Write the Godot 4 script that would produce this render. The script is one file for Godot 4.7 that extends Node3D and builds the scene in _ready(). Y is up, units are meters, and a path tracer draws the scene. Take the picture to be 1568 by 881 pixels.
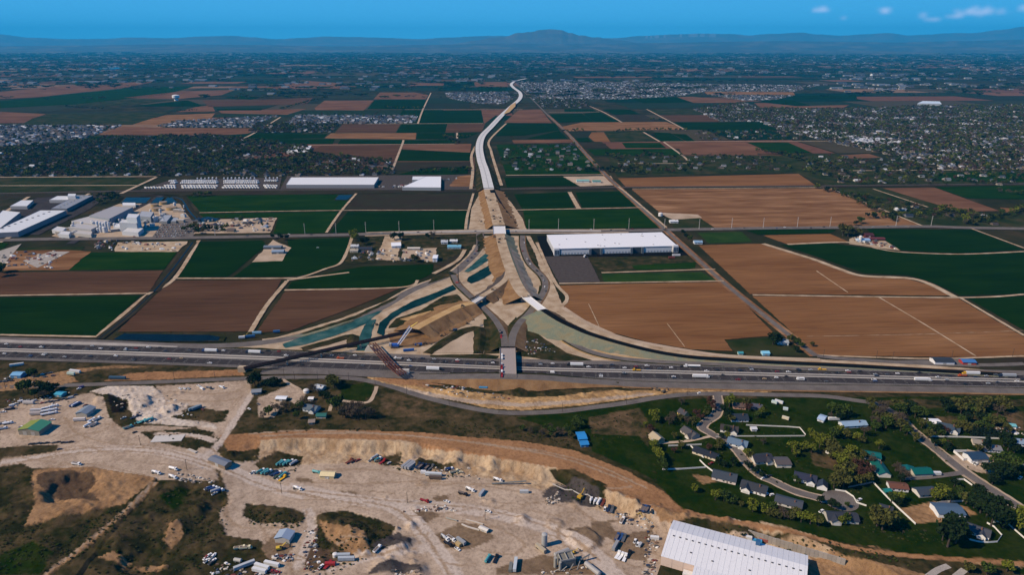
extends Node3D
# An interchange under construction seen from the air: farmland, motorway, gravel pit, houses.

const F := 1059.0          # focal length in pixels of the 1568 px wide photograph
const CAM_H := 380.0
const KA := 0.76           # base colours below are set for exposure 1
const PITCH := 0.3398
const PX := 784.0
const PY := 440.5
const E1 := Vector3(0.9983, 0, -0.0585)   # east along the section roads
const N1 := Vector3(-0.0585, 0, -0.9983)  # north

var rng := RandomNumberGenerator.new()
var used := {}
var mats := {}
var nz := FastNoiseLite.new()
var nz2 := FastNoiseLite.new()

class MB:
	var v := PackedVector3Array()
	var c := PackedColorArray()
	var t := PackedVector2Array()
	var col := Color.WHITE
	func tri(a: Vector3, b: Vector3, d: Vector3) -> void:
		v.append(a); v.append(b); v.append(d)
		c.append(col); c.append(col); c.append(col)
	func quad(a: Vector3, b: Vector3, d: Vector3, e: Vector3) -> void:
		tri(a, b, d); tri(a, d, e)
	func box(o: Vector3, s: Vector3, x := Transform3D.IDENTITY) -> void:
		# o is the centre of the base
		var h := s * 0.5
		var p := []
		for k in 8:
			p.append(x * (o + Vector3(h.x if k & 1 else -h.x, s.y if k & 2 else 0.0, h.z if k & 4 else -h.z)))
		quad(p[0], p[2], p[3], p[1]); quad(p[5], p[7], p[6], p[4])
		quad(p[4], p[6], p[2], p[0]); quad(p[1], p[3], p[7], p[5])
		quad(p[2], p[6], p[7], p[3]); quad(p[0], p[1], p[5], p[4])
	func taper(o: Vector3, s: Vector3, top: Vector3, x := Transform3D.IDENTITY) -> void:
		# frustum: base s.x by s.z, top top.x by top.z shifted by top.y along x, height s.y
		var p := []
		for k in 8:
			var up: bool = (k & 2) != 0
			var hx: float = (top.x if up else s.x) * 0.5
			var hz: float = (top.z if up else s.z) * 0.5
			p.append(x * (o + Vector3((hx if k & 1 else -hx) + (top.y if up else 0.0), s.y if up else 0.0, hz if k & 4 else -hz)))
		quad(p[0], p[2], p[3], p[1]); quad(p[5], p[7], p[6], p[4])
		quad(p[4], p[6], p[2], p[0]); quad(p[1], p[3], p[7], p[5])
		quad(p[2], p[6], p[7], p[3]); quad(p[0], p[1], p[5], p[4])
	func tube(a: Vector3, b: Vector3, ra: float, rb: float, n := 8, caps := true) -> void:
		var d := (b - a).normalized()
		var u := d.cross(Vector3.UP if absf(d.y) < 0.9 else Vector3.RIGHT).normalized()
		var w := d.cross(u)
		for k in n:
			var t0 := TAU * k / n
			var t1 := TAU * (k + 1) / n
			var q0 := u * cos(t0) + w * sin(t0)
			var q1 := u * cos(t1) + w * sin(t1)
			quad(a + q0 * ra, b + q0 * rb, b + q1 * rb, a + q1 * ra)
			if caps:
				tri(b, b + q1 * rb, b + q0 * rb)
				tri(a, a + q0 * ra, a + q1 * ra)
	func gable(o: Vector3, w: float, d: float, wall: float, rise: float, over: float, x := Transform3D.IDENTITY) -> void:
		# roof with the ridge along x over a w by d plan, base o, as a slab 0.18 thick
		var hw := w * 0.5 + over
		var hd := d * 0.5 + over
		var y0 := wall - over * rise / (d * 0.5)
		var y1 := wall + rise
		var th := Vector3(0, 0.18, 0)
		for s in [-1.0, 1.0]:
			var a: Vector3 = o + Vector3(-hw, y0, s * hd)
			var b: Vector3 = o + Vector3(hw, y0, s * hd)
			var e: Vector3 = o + Vector3(hw, y1, 0)
			var g: Vector3 = o + Vector3(-hw, y1, 0)
			quad(x * (a + th), x * (b + th), x * (e + th), x * (g + th))
			quad(x * a, x * b, x * (b + th), x * (a + th))
			quad(x * a, x * (a + th), x * (g + th), x * g)
			quad(x * b, x * (b + th), x * (e + th), x * e)
			quad(x * a, x * b, x * e, x * g)
	func gable_walls(o: Vector3, w: float, d: float, wall: float, rise: float, x := Transform3D.IDENTITY) -> void:
		box(o, Vector3(w, wall, d), x)
		for s in [-0.5, 0.5]:
			tri(x * (o + Vector3(s * w, wall, -d * 0.5)), x * (o + Vector3(s * w, wall + rise, 0)), x * (o + Vector3(s * w, wall, d * 0.5)))
	func mesh(m: Material) -> ArrayMesh:
		var am := ArrayMesh.new()
		add_to(am, m)
		return am
	func add_to(am: ArrayMesh, m: Material) -> void:
		var a := []
		a.resize(Mesh.ARRAY_MAX)
		a[Mesh.ARRAY_VERTEX] = v
		a[Mesh.ARRAY_COLOR] = c
		if t.size() == v.size():
			a[Mesh.ARRAY_TEX_UV] = t
			a[Mesh.ARRAY_TEX_UV2] = t
		am.add_surface_from_arrays(Mesh.PRIMITIVE_TRIANGLES, a)
		am.surface_set_material(am.get_surface_count() - 1, m)

# ---------------------------------------------------------------- naming
func numbered(called: String) -> String:
	var n: int = used.get(called, 0)
	used[called] = n + 1
	return called if n == 0 else "%s_%03d" % [called, n]

func thing(called: String, label: String, category: String, at := Vector3.ZERO, turn := 0.0, group := "") -> Node3D:
	var o := Node3D.new()
	o.name = numbered(called)
	add_child(o, true)
	o.position = at
	o.rotation.y = turn
	o.set_meta("label", label)
	o.set_meta("category", category)
	if group: o.set_meta("group", group)
	return o

func single(called: String, m: Mesh, label: String, category: String, at := Vector3.ZERO, turn := 0.0, group := "") -> MeshInstance3D:
	var o := MeshInstance3D.new()
	o.name = numbered(called)
	o.mesh = m
	add_child(o, true)
	o.position = at
	o.rotation.y = turn
	o.set_meta("label", label)
	o.set_meta("category", category)
	if group: o.set_meta("group", group)
	return o

func part(parent: Node, called: String, m: Mesh, label := "") -> MeshInstance3D:
	var o := MeshInstance3D.new()
	o.name = called
	o.mesh = m
	if label: o.set_meta("label", label)
	parent.add_child(o, true)
	return o

func struct(called: String, m: Mesh, label := "") -> MeshInstance3D:
	var o := MeshInstance3D.new()
	o.name = numbered(called)
	o.mesh = m
	o.set_meta("kind", "structure")
	if label: o.set_meta("label", label)
	add_child(o, true)
	return o

# ---------------------------------------------------------------- ground plan
func G(px: float, py: float, h := 0.0) -> Vector3:
	var d := Vector3((px - PX) / F, -(py - PY) / F, -1.0)
	d = Vector3(d.x, d.y * cos(PITCH) + d.z * sin(PITCH), -d.y * sin(PITCH) + d.z * cos(PITCH))
	var s := (h - CAM_H) / d.y
	return Vector3(d.x * s, h, d.z * s)

func L(k: float, z: float) -> float:
	return k * (0.03 - z * 0.0001)

func lin(r: float, g: float, b: float) -> Color:
	return Color(r, g, b)

func hexl(s: String) -> Color:
	return Color(s).srgb_to_linear()

# ---------------------------------------------------------------- materials
func ctex(sd: int, cycles: float, octaves: int, ramp: Array, size := 256) -> ImageTexture:
	var n := FastNoiseLite.new()
	n.seed = sd
	n.noise_type = FastNoiseLite.TYPE_SIMPLEX_SMOOTH
	n.fractal_octaves = octaves
	n.fractal_gain = 0.58
	n.frequency = cycles / size
	var im := n.get_seamless_image(size, size, false, false, 0.15, true)
	im.convert(Image.FORMAT_L8)
	var src := im.get_data()
	var lut := PackedByteArray()
	for k in 256:
		var x := k / 255.0 * (ramp.size() - 1)
		var i := mini(int(x), ramp.size() - 2)
		var a: Color = ramp[i]
		var b: Color = ramp[i + 1]
		var c := a.lerp(b, x - i).linear_to_srgb()
		lut.append(int(clampf(c.r, 0, 1) * 255)); lut.append(int(clampf(c.g, 0, 1) * 255)); lut.append(int(clampf(c.b, 0, 1) * 255))
	var dst := PackedByteArray()
	dst.resize(size * size * 3)
	for k in src.size():
		var j := src[k] * 3
		var q := k * 3
		dst[q] = lut[j]; dst[q + 1] = lut[j + 1]; dst[q + 2] = lut[j + 2]
	return ImageTexture.create_from_image(Image.create_from_data(size, size, false, Image.FORMAT_RGB8, dst))

var fine_tex: ImageTexture

# ground material: noise between the ramp's colours, one tile tx by tz metres; fine grain on top
func gmat(key: String, ramp: Array, tx: float, tz: float, sd: int, cycles := 5.0, octaves := 6, rough := 0.95) -> StandardMaterial3D:
	if mats.has(key): return mats[key]
	var m := StandardMaterial3D.new()
	m.resource_name = key
	m.albedo_texture = ctex(sd, cycles, octaves, ramp)
	m.uv1_scale = Vector3(1000.0 / tx, 1000.0 / tz, 1)
	m.roughness = rough
	m.albedo_color = Color(KA, KA, KA).linear_to_srgb()
	m.metallic_specular = 0.0 if rough > 0.5 else 0.1
	m.detail_enabled = true
	m.detail_blend_mode = BaseMaterial3D.BLEND_MODE_MUL
	m.detail_albedo = fine_tex
	m.detail_uv_layer = BaseMaterial3D.DETAIL_UV_2
	m.uv2_scale = Vector3(1000.0 / 61.0, 1000.0 / 61.0, 1)
	mats[key] = m
	return m

func pmat(key: String, rough := 0.7, metal := 0.0, noise := 0.0) -> StandardMaterial3D:
	# paint: colour from the vertices
	if mats.has(key): return mats[key]
	var m := StandardMaterial3D.new()
	m.resource_name = key
	m.vertex_color_use_as_albedo = true
	m.albedo_color = Color(KA, KA, KA).linear_to_srgb()
	m.roughness = rough
	m.metallic = metal
	m.metallic_specular = 0.4
	if noise > 0.0:
		m.albedo_texture = ctex(77 + mats.size(), 9.0, 5, [Color(1 - noise, 1 - noise, 1 - noise), Color(1, 1, 1), Color(1 - noise * 0.35, 1 - noise * 0.4, 1 - noise * 0.45)], 256)
		m.uv1_triplanar = true
		m.uv1_world_triplanar = true
		m.uv1_scale = Vector3.ONE / 23.0
	mats[key] = m
	return m

# ---------------------------------------------------------------- sheets and ribbons on the ground
func add_uv(b: MB) -> void:
	b.t.resize(b.v.size())
	for k in b.v.size():
		var p := b.v[k]
		b.t[k] = Vector2(p.dot(E1), p.dot(N1)) / 1000.0

func wobble(poly: PackedVector2Array, step: float, amp: float) -> PackedVector2Array:
	var out := PackedVector2Array()
	for k in poly.size():
		var a := poly[k]
		var b := poly[(k + 1) % poly.size()]
		var n := maxi(1, int(a.distance_to(b) / step))
		for j in n:
			var p := a.lerp(b, float(j) / n)
			out.append(p + Vector2(nz.get_noise_2d(p.x * 4, p.y * 4), nz.get_noise_2d(p.y * 4 + 700, p.x * 4)) * amp)
	return out

func px_poly(pts: Array) -> PackedVector2Array:
	var out := PackedVector2Array()
	for k in range(0, pts.size(), 2):
		var p := G(pts[k], pts[k + 1])
		out.append(Vector2(p.x, p.z))
	return out

func flat_mesh(poly: PackedVector2Array, m: Material, k: float) -> ArrayMesh:
	var ix := Geometry2D.triangulate_polygon(poly)
	if ix.is_empty():
		var hull := Geometry2D.convex_hull(poly)
		push_warning("polygon not simple: %s" % poly[0])
		ix = Geometry2D.triangulate_polygon(hull)
		poly = hull
	var b := MB.new()
	for i in range(0, ix.size(), 3):
		var q := []
		for j in 3:
			var p := poly[ix[i + j]]
			q.append(Vector3(p.x, L(k, p.y), p.y))
		b.tri(q[0], q[1], q[2])
	add_uv(b)
	return b.mesh(m)

func sheet(called: String, m: Material, k: float, pts: Array, amp := 0.0, label := "") -> MeshInstance3D:
	var poly := px_poly(pts)
	if amp > 0.0: poly = wobble(poly, amp * 4.0, amp)
	return struct(called, flat_mesh(poly, m, k), label)

func path3(pts: Array, step: float, n := 2) -> PackedVector3Array:
	# pixel points [x, y, (h)] -> smooth line in the world
	var raw := PackedVector3Array()
	for k in range(0, pts.size(), n):
		raw.append(G(pts[k], pts[k + 1], pts[k + 2] if n == 3 else 0.0))
	return smooth_line(raw, step)

func smooth_line(raw: PackedVector3Array, step: float) -> PackedVector3Array:
	var out := PackedVector3Array()
	for k in raw.size() - 1:
		var p0 := raw[maxi(k - 1, 0)]
		var p1 := raw[k]
		var p2 := raw[k + 1]
		var p3 := raw[mini(k + 2, raw.size() - 1)]
		var c := maxi(1, int(p1.distance_to(p2) / step))
		for j in c:
			out.append(p1.cubic_interpolate(p2, p0, p3, float(j) / c))
	out.append(raw[raw.size() - 1])
	return out

func side_of(line: PackedVector3Array, k: int) -> Vector3:
	var d := line[mini(k + 1, line.size() - 1)] - line[maxi(k - 1, 0)]
	d.y = 0
	return d.normalized().cross(Vector3.UP)

func ribbon(b: MB, line: PackedVector3Array, o0: float, o1: float, k: float, rag := 0.0) -> void:
	for i in line.size() - 1:
		var s0 := side_of(line, i)
		var s1 := side_of(line, i + 1)
		var r0 := nz.get_noise_2d(line[i].x * 3, line[i].z * 3) * rag
		var r1 := nz.get_noise_2d(line[i + 1].x * 3, line[i + 1].z * 3) * rag
		var a := line[i] + s0 * (o0 - r0)
		var c := line[i] + s0 * (o1 + r0)
		var d := line[i + 1] + s1 * (o1 + r1)
		var e := line[i + 1] + s1 * (o0 - r1)
		a.y += L(k, a.z); c.y += L(k, c.z); d.y += L(k, d.z); e.y += L(k, e.z)
		b.quad(a, c, d, e)

func strip(called: String, m: Material, k: float, w: float, pts: Array, n := 2, step := 8.0, rag := 0.0, label := "") -> MeshInstance3D:
	var b := MB.new()
	ribbon(b, path3(pts, step, n), -w * 0.5, w * 0.5, k, rag)
	add_uv(b)
	return struct(called, b.mesh(m), label)

# ---------------------------------------------------------------- the scene
func _ready() -> void:
	rng.seed = 20240417
	nz.seed = 5
	nz.frequency = 0.02
	nz2.seed = 91
	nz2.frequency = 0.008
	setup_camera_and_light()
	make_materials()
	make_land()
	make_fields()
	make_roads()
	make_interchange()
	make_pit()
	make_buildings()
	make_trees()
	make_far_towns()
	make_vehicles()
	make_yard_things()

func setup_camera_and_light() -> void:
	var cam := Camera3D.new()
	cam.name = "camera"
	cam.fov = rad_to_deg(2.0 * atan(440.5 / F))
	cam.position = Vector3(0, CAM_H, 0)
	cam.rotation.x = -PITCH
	cam.near = 1.0
	cam.far = 200000.0
	add_child(cam)
	cam.current = true
	var env := Environment.new()
	env.background_mode = Environment.BG_SKY
	var sky := ProceduralSkyMaterial.new()
	sky.sky_top_color = Color(0.002, 0.10, 0.36).linear_to_srgb()
	sky.sky_horizon_color = Color(0.085, 0.43, 0.78).linear_to_srgb()
	sky.sky_curve = 0.13
	sky.ground_bottom_color = Color(0.05, 0.06, 0.06).linear_to_srgb()
	sky.ground_horizon_color = Color(0.085, 0.43, 0.78).linear_to_srgb()
	sky.sun_angle_max = 12.0
	sky.sky_cover = cloud_cover()
	sky.sky_cover_modulate = Color(0.75, 0.62, 0.55)
	var s := Sky.new()
	s.sky_material = sky
	env.sky = s
	env.tonemap_mode = Environment.TONE_MAPPER_LINEAR
	env.tonemap_exposure = 1.35
	env.fog_enabled = true
	env.fog_density = 0.000023
	env.fog_light_color = Color(0.02, 0.50, 1.0).linear_to_srgb()
	env.sdfgi_enabled = true
	env.ssao_enabled = true
	env.ssil_enabled = true
	var we := WorldEnvironment.new()
	we.name = "world_environment"
	we.environment = env
	add_child(we)
	var sun := DirectionalLight3D.new()
	sun.name = "sun"
	sun.light_energy = 1.6
	sun.light_angular_distance = 0.5
	sun.light_color = Color(1.0, 0.91, 0.79)
	sun.shadow_enabled = true
	sun.directional_shadow_max_distance = 3000
	add_child(sun)
	# the sun stands to the left and a little behind the camera, 40 degrees up
	var to := Vector3(0.94, -0.86, -0.34)
	sun.look_at_from_position(Vector3(-940, 860, 340), Vector3(-940, 860, 340) + to)

func cloud_cover() -> ImageTexture:
	var w := 2048
	var h := 1024
	var im := Image.create(w, h, false, Image.FORMAT_RGBA8)
	im.fill(Color(1, 1, 1, 0))
	var r := RandomNumberGenerator.new()
	r.seed = 8
	var n := FastNoiseLite.new()
	n.seed = 3
	n.frequency = 0.16
	n.fractal_octaves = 4
	var spots := []
	# the small fair-weather clouds over the hills on the right: [x, y, width, height] in the photograph
	for c in [[1258, 13, 26, 7], [1350, 15, 22, 6], [1288, 27, 10, 4], [1411, 22, 14, 6], [1497, 17, 62, 13], [1460, 24, 26, 6], [1425, 29, 20, 5], [1568, 10, 18, 6]]:
		var d := G(c[0], c[1], CAM_H * 3.0 if c[1] < 66 else 0.0) - Vector3(0, CAM_H, 0)
		d = d.normalized()
		spots.append([atan2(d.x, -d.z), asin(d.y), c[2] / F * 1.0, c[3] / F])
	for k in 90:
		spots.append([r.randf_range(0.85, TAU - 0.85), r.randf_range(0.03, 0.12), r.randf_range(0.01, 0.07), r.randf_range(0.004, 0.012)])
	for sp in spots:
		var cx: float = sp[0] / TAU * w
		var cy: float = (0.5 - sp[1] / PI) * h
		var rx: float = sp[2] / TAU * w * 0.5
		var ry: float = sp[3] / PI * h * 0.5
		for y in range(int(cy - ry * 1.6) - 1, int(cy + ry * 1.6) + 2):
			for x in range(int(cx - rx * 1.3) - 1, int(cx + rx * 1.3) + 2):
				var u := (x - cx) / maxf(rx, 1.0)
				var v := (y - cy) / maxf(ry, 1.0)
				var q := 1.0 - u * u - v * v * (1.0 if v < 0 else 2.2) + n.get_noise_2d(x * 1.3, y * 2.2) * 0.9
				var a := clampf(q * 0.9, 0, 1)
				if a > 0:
					im.set_pixel(posmod(x, w), clampi(y, 0, h - 1), Color(1, 0.97, 0.96, a * 0.8))
	return ImageTexture.create_from_image(im)

func make_materials() -> void:
	fine_tex = ctex(41, 40.0, 4, [Color(0.55, 0.55, 0.55), Color(0.9, 0.9, 0.9), Color(1, 1, 1)], 512)
	gmat("land", [lin(.016, .020, .008), lin(.030, .032, .014), lin(.07, .05, .028)], 700, 700, 1)
	gmat("soil_warm", [lin(.148, .066, .026), lin(.200, .096, .040), lin(.230, .114, .049), lin(.295, .155, .072)], 2300, 420, 2, 5.0)
	gmat("soil_pale", [lin(.125, .058, .024), lin(.19, .095, .044), lin(.26, .14, .070), lin(.40, .235, .13)], 1100, 260, 3, 5.0)
	gmat("soil_dark", [lin(.070, .037, .021), lin(.093, .049, .028), lin(.122, .066, .038)], 2000, 420, 4, 4.0)
	gmat("soil_red", [lin(.115, .053, .030), lin(.155, .078, .046), lin(.21, .110, .066)], 1200, 500, 5, 4.0)
	gmat("crop_deep", [lin(.0044, .0190, .0006), lin(.0064, .0245, .0008), lin(.0100, .0320, .0018)], 1100, 260, 6, 4.0)
	gmat("crop", [lin(.0056, .0240, .0006), lin(.0092, .0340, .0010), lin(.018, .046, .003)], 800, 300, 7, 5.0)
	gmat("crop_bright", [lin(.014, .038, .006), lin(.023, .055, .009), lin(.034, .066, .014)], 300, 300, 8, 5.0)
	gmat("pasture", [lin(.012, .024, .006), lin(.022, .034, .009), lin(.040, .044, .016), lin(.070, .052, .028)], 420, 420, 9, 5.0)
	gmat("weeds", [lin(.010, .016, .004), lin(.022, .028, .009), lin(.05, .042, .018), lin(.11, .078, .040)], 160, 160, 10, 6.0)
	gmat("fallow", [lin(.022, .018, .012), lin(.038, .029, .019), lin(.034, .034, .018), lin(.056, .042, .028)], 500, 300, 11, 5.0)
	gmat("dirt", [lin(.27, .18, .11), lin(.42, .315, .21), lin(.50, .395, .28), lin(.60, .49, .37)], 190, 190, 12, 7.0)
	gmat("sand", [lin(.40, .25, .11), lin(.52, .345, .165), lin(.60, .42, .22)], 160, 160, 13, 5.0)
	gmat("dust", [lin(.36, .27, .19), lin(.46, .36, .265), lin(.54, .43, .325)], 300, 300, 14, 6.0)
	gmat("asphalt", [lin(.040, .036, .039), lin(.052, .047, .050), lin(.066, .060, .062)], 120, 120, 15, 6.0, 5)
	gmat("asphalt_old", [lin(.125, .110, .105), lin(.158, .142, .134), lin(.19, .172, .160)], 130, 130, 16, 6.0, 5)
	gmat("asphalt_new", [lin(.007, .007, .008), lin(.009, .009, .010), lin(.012, .012, .013)], 90, 90, 17)
	gmat("concrete", [lin(.33, .30, .275), lin(.39, .36, .33), lin(.45, .42, .385)], 120, 120, 18)
	gmat("concrete_new", [lin(.56, .57, .58), lin(.64, .65, .66), lin(.70, .71, .71)], 200, 200, 19)
	gmat("gravel_dark", [lin(.062, .052, .050), lin(.080, .068, .064), lin(.10, .086, .080)], 60, 60, 20, 8.0)
	gmat("mulch", [lin(.012, .052, .052), lin(.022, .082, .086), lin(.045, .125, .125), lin(.12, .17, .15)], 180, 180, 21, 5.0)
	gmat("mulch_dark", [lin(.003, .024, .028), lin(.006, .036, .042), lin(.013, .060, .066)], 180, 180, 22, 5.0)
	gmat("mulch_pale", [lin(.24, .20, .11), lin(.24, .23, .15), lin(.18, .21, .155), lin(.30, .24, .14)], 150, 150, 23, 5.0)
	gmat("water", [lin(.003, .010, .018), lin(.005, .016, .028)], 100, 100, 24, 3.0, 2, 0.18)
	gmat("bank", [lin(.16, .088, .040), lin(.235, .138, .068), lin(.31, .195, .10)], 120, 120, 25, 5.0)
	for k in ["soil_warm", "soil_pale", "soil_dark", "soil_red", "crop_deep", "crop", "crop_bright"]:
		mats[k].uv2_scale = Vector3(1000.0 / 4200.0, 1000.0 / 270.0, 1)
	var pv := pmat("paint", 0.55)
	pv.metallic_specular = 0.5
	pmat("wall", 0.85, 0.0, 0.22)
	pmat("metal_roof", 0.5, 0.0, 0.16)
	pmat("steel", 0.6, 0.0, 0.3)
	var lf := pmat("leaf", 0.9)
	lf.metallic_specular = 0.05
	lf.backlight_enabled = true
	lf.backlight = Color(0.25, 0.3, 0.1)

func make_land() -> void:
	# one sheet to the horizon; under the gravel pit it lies lower
	var b := MB.new()
	b.quad(Vector3(-60000, -20, -100), Vector3(60000, -20, -100), Vector3(60000, -20, -790), Vector3(-60000, -20, -790))
	b.quad(Vector3(-60000, -20, -790), Vector3(60000, -20, -790), Vector3(60000, -0.5, -790.5), Vector3(-60000, -0.5, -790.5))
	var zs := [-790.5, -1500.0, -4000.0, -10000.0, -25000.0, -62000.0]
	for k in zs.size() - 1:
		b.quad(Vector3(-60000, -0.5, zs[k]), Vector3(60000, -0.5, zs[k]), Vector3(60000, -0.5, zs[k + 1]), Vector3(-60000, -0.5, zs[k + 1]))
	add_uv(b)
	struct("ground", b.mesh(mats.land))
	# patchwork of parcels beyond the fields that can be told apart
	var r := RandomNumberGenerator.new()
	r.seed = 77
	var cols := [lin(.007, .022, .007), lin(.009, .026, .008), lin(.018, .030, .010), lin(.13, .062, .036), lin(.155, .078, .046), lin(.10, .052, .030), lin(.03, .034, .014), lin(.02, .024, .010), lin(.06, .05, .026), lin(.20, .125, .075)]
	var m := pmat("parcel", 0.95, 0.0, 0.3)
	m.metallic_specular = 0.1
	m.uv1_scale = Vector3.ONE / 900.0
	var pb := MB.new()
	var n0 := 2200.0
	while n0 < 34000.0:
		var dn := r.randf_range(180, 420) * (1.0 + n0 / 14000.0)
		var e0 := -n0 * 1.0 - 600.0
		while e0 < n0 * 1.0 + 600.0:
			var de := r.randf_range(250, 800) * (1.0 + n0 / 20000.0)
			var town := nz2.get_noise_2d(e0 * 0.03, n0 * 0.06)
			var c: Color = cols[r.randi() % cols.size()]
			if town > 0.05:
				c = cols[[0, 2, 6, 7, 7, 8][r.randi() % 6]]
			if r.randf() < 0.8:
				pb.col = c
				var p := []
				for q in [[4, 4], [de - 8, 4], [de - 8, dn - 8], [4, dn - 8]]:
					var w: Vector3 = E1 * (e0 + q[0]) + N1 * (n0 + q[1])
					w.y = L(1.0, w.z)
					p.append(w)
				pb.quad(p[0], p[1], p[2], p[3])
			e0 += de
		n0 += dn
	struct("farmland", pb.mesh(m))
	# hills and mountains
	ridge("hills", 36000, 18000, 1.6, [-100, 71, 100, 70, 260, 68, 380, 69, 520, 71, 640, 69, 760, 67, 900, 67, 1010, 66, 1100, 64, 1200, 63, 1280, 64, 1380, 65, 1470, 63, 1600, 60], lin(.034, .034, .020), 0)
	ridge("mountain", 41000, 6000, 3.0, [690, 68, 730, 62, 752, 58, 772, 56.5, 795, 50.5, 812, 49, 828, 46, 844, 45, 858, 46, 872, 50.5, 890, 54.5, 912, 57.5, 950, 62, 990, 68], lin(.060, .052, .040), 0)
	ridge("mountain_range", 52000, 8000, 2.5, [-150, 50, 0, 53, 50, 58, 110, 60, 160, 59.5, 200, 57.5, 260, 58.5, 310, 56, 350, 55, 385, 57, 420, 60, 470, 58, 500, 56, 545, 57, 590, 58, 640, 60, 690, 57.5, 730, 55.5, 770, 55, 800, 57, 940, 58.5, 985, 55, 1030, 53, 1075, 51.5, 1110, 52, 1145, 54, 1180, 52, 1225, 50, 1252, 53, 1290, 54.5, 1325, 52.5, 1360, 50.5, 1390, 54.5, 1420, 53, 1450, 51, 1485, 51, 1530, 46, 1568, 41, 1660, 36], lin(.055, .055, .042), 1)

func ridge(called: String, dist: float, depth: float, rough: float, prof: Array, col: Color, snow: int) -> void:
	var b := MB.new()
	var n := 520
	var x0: float = prof[0]
	var x1: float = prof[prof.size() - 2]
	var rows := 12
	var grid := []
	for i in n + 1:
		var px := lerpf(x0, x1, float(i) / n)
		var py := 66.0
		for k in range(0, prof.size() - 2, 2):
			if px >= prof[k] and px <= prof[k + 2]:
				var t: float = (px - prof[k]) / (prof[k + 2] - prof[k])
				py = lerpf(prof[k + 1], prof[k + 3], t * t * (3 - 2 * t))
		py += nz.get_noise_2d(px * 2.2, dist) * 0.45 * rough * 0.5
		var d := Vector3((px - PX) / F, -(py - PY) / F, -1.0)
		d = Vector3(d.x, d.y * cos(PITCH) + d.z * sin(PITCH), -d.y * sin(PITCH) + d.z * cos(PITCH))
		var top := Vector3(0, CAM_H, 0) + d * (dist / -d.z)
		var line := []
		for j in rows + 1:
			var t := float(j) / rows
			var q := Vector3(top.x * (1.0 - (1.0 - t) * depth / dist), 0, -dist + (1.0 - t) * depth)
			var relief := nz2.get_noise_2d(q.x * 0.02, q.z * 0.02 + 50.0) * 0.35 * t * (1.0 - t) * 4.0
			q.y = maxf(-1.0, top.y * (pow(t, 2.8) + relief * 0.5)) - 0.6
			line.append(q)
		# back slope
		line.append(Vector3(top.x * 1.15, -1.0, -dist - depth))
		grid.append(line)
	for i in n:
		for j in rows + 1:
			var a: Vector3 = grid[i][j]
			b.col = col.lerp(Color(.10, .075, .045), clampf(nz2.get_noise_2d(a.x * 0.05, a.z * 0.09) * 1.6 + 0.15, 0.0, 0.8))
			if snow and grid[i][rows].y > 380 and j >= rows - 1 and j < rows + 0:
				var px := lerpf(x0, x1, float(i) / n)
				if px > 985 and px < 1095 and nz.get_noise_2d(px * 40.0, 4.0) > 0.02: b.col = lin(.13, .14, .15)
			b.quad(a, grid[i + 1][j], grid[i + 1][j + 1], grid[i][j + 1])
	struct(called, b.mesh(pmat("rock", 0.95)))

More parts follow.
